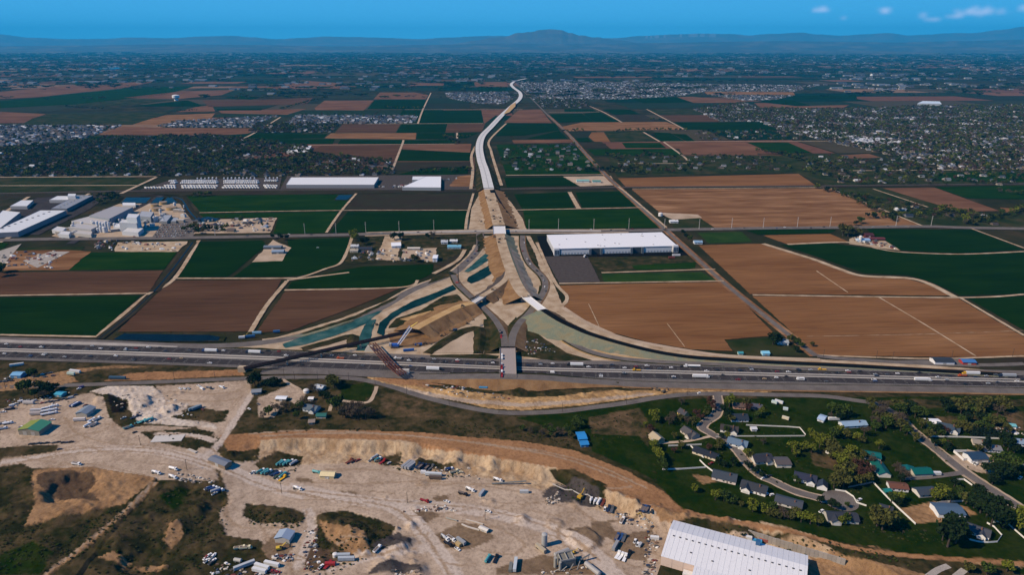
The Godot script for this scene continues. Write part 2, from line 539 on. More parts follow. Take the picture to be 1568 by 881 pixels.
func make_fields() -> void:
	# [material, layer, pixel corners ...]
	var list := [
		# far, west
		["soil_red", 2, 0, 171.5, 75, 175, 38, 185, 0, 182], ["pasture", 2, 71, 175, 263, 172, 203, 191.5, 33, 191.5, 48, 183],
		["soil_red", 2, 150, 207, 190, 194, 240, 196, 400, 197, 380, 205, 330, 208], ["soil_pale", 2, 203, 190.5, 253, 177, 330, 174, 320, 186, 240, 192],
		["crop", 2, 109, 218, 127, 210, 182, 209, 173, 217.5], ["crop", 2, 0, 155, 60, 150, 190, 136, 300, 132, 250, 146, 120, 160, 0, 166],
		["crop_deep", 2, 341, 150, 365, 146.5, 403, 148.5, 384, 153], ["crop_deep", 2, 332, 167, 403, 166.5, 400, 169.5, 334, 169.5], ["crop_deep", 2, 200, 163, 288, 154, 309, 161, 305, 163.5],
		["soil_red", 2, 190, 150, 280, 140, 360, 138, 340, 146, 270, 152], ["soil_dark", 2, 310, 154, 400, 153, 480, 150, 470, 160, 320, 164],
		["soil_red", 2, 300, 164.5, 325, 161, 330, 171, 270, 172], ["soil_red", 2, 335, 170, 470, 167, 440, 176, 340, 174], ["pasture", 2, 90, 163, 190, 152, 270, 153, 200, 162],
		["soil_red", 2, 0, 141, 120, 130, 240, 125, 190, 135, 60, 149, 0, 152], ["pasture", 1.5, 0, 272, 0, 296, 190, 296, 235, 277, 200, 272],
		# far, centre
		["crop_deep", 2, 562, 167.5, 574, 154, 654, 154, 648, 167.5], ["crop_deep", 2, 611.5, 178, 617, 169, 647, 169, 641, 178], ["crop_deep", 2, 635.5, 189, 647, 169.5, 737, 169, 740, 189],
		["crop_deep", 2, 607, 203.5, 616, 190, 685, 190, 682, 203.5], ["soil_dark", 2, 513, 203.5, 525, 190.5, 614, 190, 606, 203.5], ["soil_pale", 2, 497.5, 212, 507, 204.5, 637.5, 204, 636.5, 214],
		["crop_deep", 2, 637.5, 213.5, 639, 204, 696, 204, 695, 213.5], ["crop_deep", 2, 380, 206, 502, 205.5, 496, 212, 372, 214], ["crop_deep", 2, 365, 215, 513, 213, 510, 221, 360, 222],
		["crop_deep", 2, 517.5, 221, 522, 214.5, 616, 215, 615, 221], ["crop_deep", 2, 618, 220.5, 619, 215.5, 696, 214.5, 696, 220], ["soil_dark", 2, 474, 233, 493, 223, 616, 222, 605, 246, 482, 235],
		["soil_red", 2, 614, 229, 618, 221.5, 722, 220.5, 720, 234], ["crop_deep", 2, 606, 247, 613.5, 230, 720, 234, 719, 247], ["fallow", 2, 601, 262.5, 607, 248.5, 721, 248, 720, 255],
		["crop_deep", 2, 605, 269, 640, 260, 662, 256, 718, 256, 716, 266, 690, 268], ["soil_red", 2, 482, 166, 497, 154.5, 573, 154, 557, 169.5, 484, 169], ["soil_red", 2, 572, 152.5, 582, 142, 635, 142, 656, 146, 652, 152.5],
		["soil_red", 2, 390, 137, 463, 123.5, 513, 127, 532, 131, 531, 136], ["crop_deep", 2, 680, 126, 726, 126, 727, 132, 680, 132], ["soil_red", 2, 727, 126, 776, 126, 778, 133, 729, 133], ["crop_deep", 2, 730, 134, 776, 133.5, 779, 141, 735, 141],
		["crop_deep", 2, 840, 175, 891, 174, 910, 187, 856, 188], ["crop_deep", 2, 892, 174, 918, 172, 948.5, 187, 911, 187], ["crop_deep", 2, 864, 167.5, 908, 167.5, 915, 172, 864, 172], ["crop_deep", 2, 922, 168, 964, 168, 980, 175, 941, 176],
		["fallow", 2, 941, 177, 985, 176, 1012, 187, 951.5, 187], ["soil_pale", 2, 860, 194.5, 891, 188, 1020, 187, 1052, 199, 870, 201], ["soil_red", 2, 772, 188, 795, 168.5, 828, 168, 845, 189],
		["crop_deep", 2, 759, 209, 774, 189.5, 851, 189, 856, 200, 803, 208], ["crop_deep", 2, 805, 213, 856, 200.5, 870, 213.5], ["soil_red", 2, 784, 215, 874, 214, 878, 219, 787, 220], ["soil_red", 2, 737.5, 169.5, 770, 169, 743, 189, 741, 189],
		["soil_dark", 2, 682, 203.5, 685, 190.5, 743, 189.5, 738, 202], ["crop_deep", 2, 701, 212.5, 702, 204, 733, 204, 715, 212], ["pasture", 2, 925, 202, 1000, 200, 1008, 217, 935, 218], ["soil_warm", 2, 901, 210, 906, 203, 924, 203, 934, 217.5, 910, 217.5],
		["crop_deep", 2, 880, 212, 899, 211, 907, 217.5, 887, 218], ["crop", 2, 899, 229, 1040, 228, 1045, 239, 910, 238.5], ["fallow", 2, 885, 219, 927, 220, 930, 227, 897, 227.5], ["crop", 2, 952, 219, 1010, 219, 1020, 227, 958, 227],
		["crop", 1, 760, 222, 882, 221, 925, 266, 775, 268], ["crop_bright", 2, 832, 240, 905, 239, 909, 244, 838, 246], ["crop_bright", 2, 770, 238, 800, 239, 798, 243, 771, 242], ["pasture", 2, 765, 246, 790, 246, 792, 252, 767, 252],
		# far, east
		["crop_deep", 2, 962, 149, 1033, 149, 1060, 157, 985, 158.5, 970, 153], ["soil_red", 2, 1036, 149, 1060, 148.5, 1140, 155, 1140, 158, 1062, 158], ["soil_pale", 2, 1077, 141, 1214, 141.5, 1217, 146, 1083, 145],
		["crop_deep", 2, 1165, 156, 1210, 153, 1240, 162, 1217, 162], ["crop_deep", 2, 1210, 147, 1310, 146, 1312, 151.5, 1215, 152.5], ["soil_red", 2, 1154, 158, 1172, 158, 1220, 163, 1300, 161, 1290, 166, 1164, 165.5],
		["pasture", 2, 991, 168.5, 1058, 167.5, 1081, 176, 1008, 176], ["soil_dark", 2, 1008, 177, 1083, 176.5, 1102, 187, 1031, 187], ["crop_deep", 2, 1033, 188, 1164, 187, 1192, 200, 1050, 199],
		["crop_deep", 2, 983, 202, 1026, 204, 1049, 217, 1008, 217], ["crop_deep", 2, 1028, 205, 1050, 206, 1064, 216.5, 1051, 217], ["soil_red", 2, 1016, 218, 1135, 217, 1175, 233, 1158, 237, 1043, 237],
		["crop", 2, 1143, 218.5, 1206, 218.5, 1244, 235, 1200, 235.5, 1177, 233], ["pasture", 1.5, 930, 240, 1250, 238, 1330, 262, 1568, 258, 1568, 284, 1270, 286, 1215, 264, 945, 271], ["soil_red", 2, 1285, 238, 1330, 236, 1350, 242, 1300, 243],
		["crop", 2, 1430, 266, 1500, 262, 1568, 266, 1568, 279, 1440, 278], ["pasture", 2, 1225, 236, 1280, 236, 1300, 246, 1240, 247],
		# middle, west
		["soil_dark", 2, 0, 418, 250, 415, 228, 449, 0, 452], ["crop_deep", 2, 0, 456, 216, 453, 148, 515, 0, 514], ["crop", 2, 138, 387, 272, 386, 252, 413, 106, 414],
		["crop_deep", 2, 304, 371, 402, 368.5, 408, 376, 350, 424, 267, 426], ["crop_deep", 2, 357, 425, 392, 399, 431, 400.5, 443, 381, 440, 367, 535, 364, 527, 401, 505, 410, 470, 421, 440, 424],
		["crop_deep", 2, 440, 443, 447, 432, 520, 415, 560, 408, 664, 405, 662, 419, 620, 440], ["soil_dark", 2, 262, 430, 432, 428.5, 386, 508, 180, 508.5], ["soil_dark", 2, 438, 446, 612, 442, 545, 470, 442, 508, 393, 509],
		["crop", 2, 306, 328, 519, 324, 500, 357, 419, 358.5, 427, 334, 313, 334], ["crop_deep", 2, 505, 357, 533, 324.5, 719, 323.5, 717, 352], ["crop", 2, 285, 299, 545, 298, 521, 322.5, 308, 326], ["fallow", 2, 545, 298, 725, 297, 719, 322, 534, 323],
		["pasture", 2, 230, 297, 275, 299, 300, 326, 292, 326, 268, 303], ["fallow", 2, 0, 296, 200, 291, 740, 288.5, 742, 294, 0, 305],
		["pasture", 1.5, 0, 380, 130, 378, 106, 414, 0, 417], ["fallow", 2, 670, 383, 707, 383, 690, 412, 666, 405],
		["crop", 2, 0, 372, 15, 373, 6, 380, 0, 381],
		# middle, east
		["soil_warm", 2, 853, 437.5, 1106, 432, 1188, 514, 1109, 520.5, 1121, 538, 1060, 535.5, 990, 524, 930, 508, 880, 484, 861, 471, 868, 455], ["crop_bright", 2, 921, 420, 1074, 417, 1097, 430, 925, 433],
		["soil_warm", 2, 1069, 376, 1167, 373.5, 1245, 398, 1319, 424, 1390, 428, 1423, 437, 1454, 453, 1148, 450.5], ["soil_warm", 2, 1152, 454, 1466, 457, 1568, 517, 1568, 548, 1252, 545],
		["crop_deep", 2, 1195, 375.5, 1276, 373.5, 1380, 387, 1480, 390, 1568, 387, 1568, 449.5, 1471, 453, 1425, 432, 1390, 422, 1322, 418.5, 1245, 392], ["crop_deep", 2, 1327, 351, 1487, 352, 1567, 382.5, 1470, 388.5, 1380, 384, 1340, 366],
		["soil_warm", 2, 1168, 361, 1270, 358.5, 1300, 371, 1205, 374.5], ["crop_deep", 2, 1140, 352.5, 1280, 352, 1272, 357, 1160, 360], ["crop_deep", 2, 1482, 458, 1568, 454, 1568, 507], ["crop_bright", 2, 1068, 357, 1135, 355.5, 1152, 371, 1085, 373],
		["soil_pale", 2, 967, 290.5, 1268, 288.5, 1411, 346.5, 1095, 349.5, 1066, 331, 1012, 327.5], ["soil_warm", 2, 946, 273.5, 1222, 266.5, 1248, 284, 958, 286.5], ["soil_red", 2, 1351, 288.5, 1430, 287.5, 1530, 323.5, 1470, 324.5],
		["crop_deep", 2, 772, 272.5, 862, 272, 886, 284.5, 776, 287], ["crop_deep", 2, 787, 298, 869, 294.5, 880, 320, 800, 321.5], ["crop_deep", 2, 881, 295, 955, 293, 985, 316.5, 891, 319], ["crop", 2, 801, 323, 980, 320.5, 1015, 349, 806, 351],
		["pasture", 1.5, 1268, 288, 1350, 288, 1480, 326, 1568, 330, 1568, 350, 1416, 347], ["crop", 2, 1430, 287, 1568, 284, 1568, 306, 1480, 304], ["soil_pale", 2.2, 1530, 318, 1556, 320, 1552, 326, 1535, 325],
		["pasture", 1.6, 1108, 522, 1185, 517, 1232, 544, 1128, 545], ["pasture", 1.6, 1020, 332, 1068, 332, 1094, 350, 1034, 351], ["fallow", 1.6, 1490, 552, 1568, 548, 1568, 575, 1510, 570],
		["asphalt_new", 2.2, 822, 362, 1028, 354, 1068, 391, 832, 394.5], ["gravel_dark", 2.4, 834, 393.5, 899, 392, 919, 432, 856, 433.5], ["weeds", 2.1, 901, 396, 1062, 391.5, 1086, 413, 921, 418],
		["crop", 2.6, 966, 407, 1066, 402, 1064, 411, 975, 414],
		["asphalt_old", 2.2, 1358, 553, 1470, 550, 1500, 563, 1400, 560],
	]
	for f in list:
		var nm := "field"
		var key: String = f[0]
		if key.begins_with("asphalt") or key == "gravel_dark": nm = "parking_lot"
		var pts: Array = f.slice(2)
		sheet(nm, mats[key], f[1], pts, 2.5 if key in ["pasture", "weeds"] else (1.5 if pts[1] > 285 else 0.0))

func make_roads() -> void:
	# railway, arterial and country roads
	strip("railway_bed", mats.gravel_dark, 3, 14, [-60, 298, 200, 293, 480, 291, 740, 290, 960, 287, 1250, 285, 1640, 281])
	strip("railway_bed", mats.fallow, 2.6, 30, [-60, 299, 200, 294.5, 480, 292.5, 740, 291, 960, 288, 1250, 286, 1640, 282])
	var rb := MB.new()
	rb.col = lin(.16, .12, .10)
	var rl := path3([-60, 298, 200, 293, 480, 291, 740, 290, 960, 287, 1250, 285, 1640, 281], 20.0)
	for o in [-3.2, -1.7, 1.7, 3.2]: ribbon(rb, rl, o - 0.12, o + 0.12, 4.0)
	struct("railway_track", rb.mesh(mats.steel))
	strip("road", mats.asphalt_old, 5, 22, [-60, 370, 77, 366.8, 230, 365.5, 400, 362.8, 536, 360, 633, 357, 758, 355, 895, 355, 1023, 352.6, 1180, 350, 1300, 349, 1413, 347.5, 1485, 349.5, 1640, 352])
	strip("road", mats.concrete, 5.4, 16, [600, 357.5, 660, 356, 758, 354.2, 850, 354, 920, 354.4])
	strip("road_verge", mats.dirt, 4, 34, [560, 359.4, 640, 357, 758, 355, 895, 355, 960, 354])
	strip("road", mats.asphalt_old, 5, 8, [1249, 546, 1180, 492, 1105, 431, 1030, 363, 951, 291, 923.6, 265, 893, 232, 867, 203, 839, 177, 815, 153, 791, 131])
	strip("road_verge", mats.soil_pale, 4, 17, [1249, 546, 1180, 492, 1105, 431, 1030, 363, 951, 291, 923.6, 265, 893, 232, 867, 203, 839, 177])
	for r in [[9, 902, 163, 925, 173, 952, 188], [9, 990, 168, 1013, 180, 1050, 200], [9, 985, 203, 1010, 217.5], [8, 1016, 218, 1046, 240, 1052, 246], [8, 840, 172.5, 918, 172], [9, 640, 190, 648, 168, 660, 143],
			[9, 560, 190.5, 740, 189.5], [9, 620, 168.5, 800, 168], [8, 600, 263, 616, 222, 618, 215], [8, 700, 213, 700, 204], [8, 474, 223, 696, 221], [10, 350, 221, 385, 207, 430, 180], [9, 0, 272, 240, 271], [10, 186, 297, 240, 272],
			[8, 775, 269, 925, 268], [8, 946, 251, 1062, 251], [8, 1300, 262, 1440, 261, 1568, 259], [7, 0, 285, 215, 284.5], [9, 1016, 217.6, 1250, 217, 1300, 220], [9, 45, 302, 0, 331], [10, 138, 297, 60, 340, 0, 372]]:
		strip("lane", mats.dust, 4.5, r[0], r.slice(1))
	strip("lane", mats.asphalt, 4.6, 16, [248, 300, 160, 345, 108, 374])
	# farm tracks: width then pixels
	for r in [[7, 305, 369, 268, 427, 228, 451, 192, 480, 150, 516], [7, 440, 431, 410, 467, 384, 509], [6, 268, 427, 432, 427, 462, 425, 500, 412, 521, 404, 532, 385, 540, 362], [5, 0, 513.5, 150, 516.5], [5, 0, 453.5, 228, 450],
			[6, 500, 357, 522, 325, 546, 297], [5, 306, 326.5, 520, 323, 720, 322.6], [6, 725, 297, 716, 330, 713, 352], [6, 786, 322.5, 985, 318.5], [11, 872, 295, 886, 320], [5, 1152, 452.5, 1466, 456.5, 1568, 451.5],
			[11, 1168, 374, 1245, 398, 1280, 411, 1319, 423, 1390, 427, 1423, 436, 1462, 456], [5, 1470, 457, 1568, 515], [2.4, 1345, 456, 1414, 497, 1493, 546], [2, 1250, 416, 1298, 449], [1.0, 901, 466, 917, 500], [1.0, 1021, 496, 1049, 533], [0.8, 1235, 516, 1400, 513, 1568, 507],
			[4, 1252, 545, 1420, 550, 1568, 546], [6, 436, 445, 612, 441, 640, 430], [8, 664, 420, 700, 400, 712, 383], [5, 1268, 288, 1411, 346.5], [5, 968, 290, 1050, 289.5, 1268, 287.6], [8, 1205, 375, 1300, 372, 1345, 382], [5, 1345, 382, 1380, 387, 1470, 390, 1568, 386], [5, 1336, 290, 1420, 318],
			[5, 846, 374, 1006, 368], [4.5, 1487, 351, 1568, 381], [5, 921, 418.5, 1095, 413], [5, 856, 435, 1108, 431], [6, 535, 418, 440, 430], [5, 945, 287, 955, 293, 1020, 349], [6, 822, 372, 848, 430, 868, 455, 860, 470]]:
		strip("farm_track", mats.dirt, 6, r[0], r.slice(1), 2, 6.0, 0.8)
	# irrigation canals
	for r in [[12, 262, 303, 278, 306, 291, 325, 308, 345, 304, 356], [9, 296, 372, 268, 410, 236, 448], [5, 152, 520, 200, 482, 232, 452]]:
		strip("canal_bank", mats.fallow, 6.5, r[0] + 8, r.slice(1))
		strip("canal", mats.water, 7.5, r[0] * 0.28, r.slice(1))
	for w in [[174, 521, 190, 512, 320, 514, 338, 517, 335, 523, 250, 524], [513, 307, 519, 300, 541, 299.4, 532, 307], [300, 336, 320, 333, 337, 336, 330, 340, 310, 341], [186, 312, 194, 303.5, 232, 303.5, 224, 312], [232, 312, 240, 303.5, 252, 303, 246, 311], [250, 312, 257, 303.5, 264, 304, 273, 312],
			[140, 104, 200, 104, 205, 106.5, 150, 107.5]]:
		sheet("pond_bank", mats.weeds, 7, grow(w, 1.12), 1.5)
		sheet("pond", mats.water, 8, w)

func grow(p: Array, s: float) -> Array:
	var c := Vector2.ZERO
	for k in range(0, p.size(), 2): c += Vector2(p[k], p[k + 1])
	c /= p.size() / 2.0
	var out := []
	for k in range(0, p.size(), 2):
		out.append(c.x + (p[k] - c.x) * s)
		out.append(c.y + (p[k + 1] - c.y) * s)
	return out

# a road or bare fill on an earth bank: pixel points [x, y, height] of the crown
func bank(called: String, pts: Array, hw: float, run_l: float, run_r: float, top: Material, side: Material, side2: Material = null) -> PackedVector3Array:
	var line := path3(pts, 6.0, 3)
	var t := MB.new()
	ribbon(t, line, -hw, hw, 9.0)
	add_uv(t)
	struct(called, t.mesh(top))
	var sides := [MB.new(), MB.new()]
	for i in line.size() - 1:
		for s in 2:
			var sg := -1.0 if s == 0 else 1.0
			var q := []
			for j in [i, i + 1]:
				var o := side_of(line, j) * sg
				var p := line[j]
				var run: float = run_l if s == 0 else run_r
				var a := p + o * hw
				a.y += L(9.0, a.z)
				run *= 1.0 + nz.get_noise_2d(p.x * 2.0, p.z * 2.0 + 300.0 * s) * 0.35
				var e := p + o * (hw + maxf(p.y, 0.0) * run + 2.0)
				e.y = L(6.5, e.z)
				var m := a.lerp(e, 0.55)
				m.y += nz.get_noise_2d(p.x * 6.0, p.z * 6.0 + 90.0 * s) * 0.1 * p.y
				q.append([a, m, e])
			sides[s].quad(q[0][0], q[0][1], q[1][1], q[1][0])
			sides[s].quad(q[0][1], q[0][2], q[1][2], q[1][1])
	for s in 2:
		add_uv(sides[s])
		struct("embankment", sides[s].mesh(side if s == 0 or side2 == null else side2))
	return line

var hwy_wb: PackedVector3Array
var hwy_eb: PackedVector3Array
var ramp_f: PackedVector3Array

func make_interchange() -> void:
	sheet("construction_ground", mats.dirt, 4, [368, 534, 440, 513, 520, 489, 600, 458, 700, 416, 735, 372, 742, 362, 812, 362, 826, 388, 846, 432, 862, 470, 884, 486, 960, 520, 1060, 538, 1128, 546, 1256, 551, 1420, 560, 1568, 572, 1568, 584, 1180, 568, 900, 556, 640, 548, 480, 541, 380, 536], 1.5)
	sheet("construction_ground", mats.dirt, 4, [718, 352, 722, 320, 735, 296, 742, 290, 762, 290, 782, 310, 800, 335, 806, 352], 1.5)
	sheet("construction_ground", mats.sand, 3.9, [255, 535, 330, 530, 390, 529, 440, 530, 420, 541, 340, 539], 1.5)
	# motorway: pavements, carriageways, median
	hwy_wb = path3([-80, 528.5, 0, 531, 200, 535.5, 400, 541.5, 600, 551.5, 800, 560, 1000, 565, 1180, 569.5, 1400, 575.5, 1568, 580, 1660, 582], 14.0)
	hwy_eb = path3([-80, 541.5, 0, 544, 200, 550.5, 400, 557.5, 600, 564.3, 800, 572, 1000, 576.7, 1180, 581, 1400, 585.5, 1568, 589, 1660, 591], 14.0)
	var mid := path3([-80, 534.5, 0, 537, 200, 542.5, 400, 549.5, 600, 557.8, 800, 566, 1000, 570.6, 1180, 575, 1400, 580.5, 1568, 584.6, 1660, 586.5], 14.0)
	var bm := MB.new()
	ribbon(bm, mid, -28.5, 28.5, 7.0)
	add_uv(bm)
	struct("motorway_shoulder", bm.mesh(mats.asphalt_old))
	for h in [hwy_wb, hwy_eb]:
		var b := MB.new()
		ribbon(b, h, -9.0, 9.0, 8.0)
		add_uv(b)
		struct("motorway_carriageway", b.mesh(mats.asphalt))
		var lm := MB.new()
		lm.col = lin(.72, .70, .64)
		for o in [-8.0, 8.0]: ribbon(lm, h, o - 0.12, o + 0.12, 8.6)
		for i in range(0, h.size() - 1):
			var sd := side_of(h, i)
			for o in [-3.7, 0.0, 3.7]:
				var p: Vector3 = h[i] + sd * o
				var d: Vector3 = (h[i + 1] - h[i]).normalized()
				p.y = L(8.6, p.z)
				lm.quad(p - sd * .07, p + sd * .07, p + sd * .07 + d * 3.0, p - sd * .07 + d * 3.0)
		struct("lane_marking", lm.mesh(mats.paint))
	var bar := MB.new()
	bar.col = lin(.62, .59, .56)
	for i in mid.size() - 1:
		var sd := side_of(mid, i)
		for o in [-3.2, 3.2]:
			var a: Vector3 = mid[i] + sd * o
			var c: Vector3 = mid[i + 1] + sd * o
			var y := Vector3(0, L(7.0, a.z), 0)
			var u := Vector3(0, 0.95, 0)
			bar.quad(a + y - sd * .32, a + y + u - sd * .12, c + y + u - sd * .12, c + y - sd * .32)
			bar.quad(a + y + sd * .32, c + y + sd * .32, c + y + u + sd * .12, a + y + u + sd * .12)
			bar.quad(a + y + u - sd * .12, a + y + u + sd * .12, c + y + u + sd * .12, c + y + u - sd * .12)
	single("median_barrier", bar.mesh(mats.wall), "low concrete median barrier running between the motorway carriageways", "barrier")
	strip("road", mats.concrete, 7.6, 9, [-60, 521.5, 0, 523, 40, 524.5, 170, 528, 270, 533.5])
	strip("road", mats.asphalt_old, 7.3, 16, [-60, 519, 0, 521, 140, 525, 250, 530, 330, 531, 403, 525.5, 454, 517, 518, 499.5, 582, 473.5, 632, 445, 691, 421, 712, 405, 727, 390, 735, 376, 735, 358], 2, 6.0)
	strip("road", mats.dirt, 6.8, 24, [403, 525.5, 454, 517, 518, 499.5, 582, 473.5, 632, 445, 691, 421, 712, 405, 727, 390, 735, 376], 2, 6.0, 2.0)
	strip("road", mats.asphalt_old, 7.3, 12, [400, 571, 480, 570.5, 560, 574.5, 620, 577.5, 660, 579])
	bank("road", [640, 578.5, 0.2, 690, 578, 2.5, 740, 577.5, 5.5, 780, 578, 6.4, 830, 579.5, 5, 880, 583.5, 2.5, 940, 587.5, .3, 1000, 590.5, .2, 1180, 594, .2, 1400, 597, .2, 1568, 600, .2, 1660, 601, .2], 7, 2.5, 2.5, mats.asphalt_old, mats.weeds, mats.bank)
	# hydromulch, blue green
	for m in [["mulch", 433, 528, 437, 534, 470, 528, 510, 516, 546, 503, 560, 497, 572, 486, 587, 477, 578, 478, 545, 490, 500, 506, 460, 518], ["mulch", 546, 538, 551, 515, 558, 500, 567, 491, 576, 490, 570, 508, 566, 526, 566, 538],
			["mulch_dark", 577, 511, 582, 495, 600, 480, 632, 462, 670, 448, 694, 437, 699, 444, 680, 452, 650, 466, 615, 480, 598, 492, 590, 505, 588, 516], ["mulch_dark", 716.5, 426, 737, 414, 755, 404, 769, 382.5, 771, 382.5, 774.6, 400, 775, 409, 755, 418, 742, 427, 721.6, 435.5, 715, 432],
			["mulch", 711, 417, 742, 390, 758, 385, 752, 396.6, 729, 412, 716.5, 418], ["mulch_pale", 439, 517.5, 470, 512, 540, 491, 545, 493, 510, 504, 470, 516]]:
		sheet("mulch_bed", mats[m[0]], 7.6, m.slice(1), 1.2)
	sheet("construction_ground", mats.bank, 7.2, [594, 512, 640, 498, 700, 470, 735, 466, 742, 478, 715, 497, 690, 511, 665, 527, 640, 533, 600, 533], 1.2)
	for m in [[594, 504, 607, 488.5, 645, 476, 678.6, 455, 701, 451.5, 709, 463, 671, 481, 632, 499], [740, 490, 750, 488.5, 760, 506, 765.5, 542, 742, 543], [756, 487, 768, 500, 778, 510, 793, 492, 790, 486, 778, 500, 764, 488], [791, 545, 794, 522, 807.6, 493, 816.5, 507, 834, 520, 867.5, 541, 906, 553, 847, 554],
			[798, 363, 806, 364, 820, 392, 826, 412, 842, 434, 838, 436, 820, 412, 808, 390], [826, 438, 831, 440, 829, 452, 822, 458], [730, 362, 738, 358, 744, 372, 742, 380, 732, 388], [660, 545, 742, 543, 765, 546, 760, 551, 660, 548], [255, 535, 380, 533, 560, 543, 560, 546, 380, 536, 255, 539], [640, 590, 700, 592, 780, 598, 790, 604, 700, 600],
			[655, 436, 700, 421, 690, 416, 664, 424], [460, 512, 545, 484, 600, 458, 612, 454, 606, 460, 545, 489, 470, 514]]:
		sheet("grass", mats.weeds, 7.4, m, 2.0)
	sheet("construction_ground", mats.sand, 7.9, [612, 490, 640, 482, 660, 477, 652, 485, 630, 494], 2.0)
	sheet("construction_ground", mats.dust, 7.5, [656, 541.5, 692, 517, 716, 505, 733, 503, 731, 541], 1.0)
	sheet("construction_ground", mats.dust, 7.5, [458, 535, 500, 526, 537, 514, 539, 532, 500, 536], 1.0)
	for p in [[462, 534.5, 1.5, 500, 524, 2.4, 537, 513.5, 2.4, 540, 522, 2.4, 539, 532, 1.5], [654, 541, 1.5, 690, 516, 2.6, 712, 505, 2.6, 733, 502, 2.6, 734, 520, 2.4, 732, 541, 1.5]]:
		bank("berm", p, 1.2, 2.2, 2.2, mats.weeds, mats.weeds)
	# loop roads of the old interchange, up to the overpass
	bank("road", [800, 362, .2, 801, 380, .2, 810, 403, .2, 829, 423, .2, 835, 436, .2, 831, 451, .2, 819, 469, .4, 808, 483, 1.0, 795, 496, 3.0, 786, 513, 5.5, 782, 532, 7.0], 5.2, 2, 2.6, mats.asphalt_old, mats.bank, mats.weeds)
	bank("road", [819, 469, .3, 824, 482, .3, 834, 495, .3, 848, 508, .3, 875, 526, .3, 905, 540, .3, 950, 550, .3, 1010, 555, .2, 1100, 559, .1, 1180, 564, .1, 1300, 568, .1], 4.6, 2, 2, mats.asphalt_old, mats.dirt, mats.weeds)
	bank("road", [694, 422, .3, 701, 436, .3, 716, 451, .3, 733, 466, .3, 748, 480, .6, 758, 491, 2.0, 768, 507, 5.0, 772, 520, 6.5, 773, 532, 7.0], 4.6, 2.2, 2, mats.asphalt_old, mats.bank, mats.weeds)
	# dirt shoulders
	strip("road_verge", mats.sand, 6.9, 20, [824, 482, 834, 495, 848, 508, 875, 526, 905, 540, 950, 550, 1010, 555.5, 1100, 560])
	# mainline to the north: pale new concrete
	bank("motorway", [748.5, 289, 8, 742, 262, 4.5, 736.5, 245, 2, 734, 225, .6, 739, 209, .6, 752, 195, .6, 768, 178, .6, 783, 164, .6, 796, 152, .6, 796, 143, .6, 786, 135, .6, 783, 130, .6, 790, 125, .6, 806, 121.5, .6], 14, 2.2, 2.2, mats.concrete_new, mats.weeds)
	sheet("construction_ground", mats.sand, 16, [771, 177, 782, 163, 790, 158.5, 789, 165, 780, 174])
	strip("farm_track", mats.dirt, 6.5, 9, [721, 290, 724, 262, 722, 240, 728, 225], 2, 6.0, 1.0)
	strip("farm_track", mats.dirt, 6.5, 9, [768, 285, 757, 250, 752, 232, 750, 215, 775, 190], 2, 6.0, 1.0)
	var lm2 := MB.new()
	lm2.col = lin(.33, .33, .33)
	var ml := path3([748.5, 289, 8, 742, 262, 4.5, 736.5, 245, 2, 734, 225, .6, 739, 209, .6, 752, 195, .6, 768, 178, .6], 10.0, 3)
	ribbon(lm2, ml, -0.7, 0.7, 11.0)
	struct("joint_strip", lm2.mesh(mats.wall))
	# fill between the railway and the arterial, bare
	bank("embankment_top", [748, 291, 8, 752, 305, 8, 758, 325, 8.3, 764, 346, 8.5], 13, 3.4, 1.6, mats.dirt, mats.bank)
	bank("ramp", [753, 291, 8, 757, 300, 7.8, 765, 314, 6, 777, 331, 2.5, 786, 343, .4], 6.5, 1.2, 2.4, mats.asphalt_new, mats.bank, mats.weeds)
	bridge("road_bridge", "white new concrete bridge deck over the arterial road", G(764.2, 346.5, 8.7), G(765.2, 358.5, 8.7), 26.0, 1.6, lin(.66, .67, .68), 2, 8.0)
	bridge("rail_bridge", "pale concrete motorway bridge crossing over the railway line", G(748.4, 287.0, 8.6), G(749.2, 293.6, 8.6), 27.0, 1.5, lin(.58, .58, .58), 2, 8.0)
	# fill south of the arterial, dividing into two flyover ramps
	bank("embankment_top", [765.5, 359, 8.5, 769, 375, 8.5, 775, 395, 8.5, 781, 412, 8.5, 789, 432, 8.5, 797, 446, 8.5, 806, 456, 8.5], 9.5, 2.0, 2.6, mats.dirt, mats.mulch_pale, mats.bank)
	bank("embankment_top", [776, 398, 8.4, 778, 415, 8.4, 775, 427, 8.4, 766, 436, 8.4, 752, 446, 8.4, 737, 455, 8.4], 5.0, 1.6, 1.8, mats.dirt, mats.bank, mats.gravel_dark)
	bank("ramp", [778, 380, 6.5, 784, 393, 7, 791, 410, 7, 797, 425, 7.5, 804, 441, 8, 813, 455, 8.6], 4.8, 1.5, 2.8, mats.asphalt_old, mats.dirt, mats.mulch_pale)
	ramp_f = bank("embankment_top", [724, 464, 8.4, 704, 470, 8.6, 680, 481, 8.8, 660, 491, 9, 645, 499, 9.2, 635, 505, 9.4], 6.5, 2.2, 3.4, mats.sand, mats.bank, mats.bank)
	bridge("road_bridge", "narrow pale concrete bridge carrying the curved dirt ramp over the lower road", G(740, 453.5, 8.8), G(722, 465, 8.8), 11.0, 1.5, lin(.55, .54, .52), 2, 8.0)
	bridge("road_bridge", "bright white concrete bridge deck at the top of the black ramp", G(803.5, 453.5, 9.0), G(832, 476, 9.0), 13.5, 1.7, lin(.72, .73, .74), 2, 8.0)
	bank("ramp", [831, 475, 8.9, 857, 491.5, 8.5, 882, 503.5, 7.4, 908, 514, 6.2, 959, 529, 4, 1010, 541, 2.4, 1061, 548.5, 1.2, 1112, 552, .5, 1180, 556, .3, 1283, 560.5, .2, 1398, 567, .2, 1538, 575, .2], 5.2, 1.6, 4.2, mats.asphalt_new, mats.bank, mats.mulch_pale)
	strip("road", mats.dust, 6.6, 8, [862, 472, 905, 499, 960, 520, 1060, 539, 1130, 547, 1256, 552])
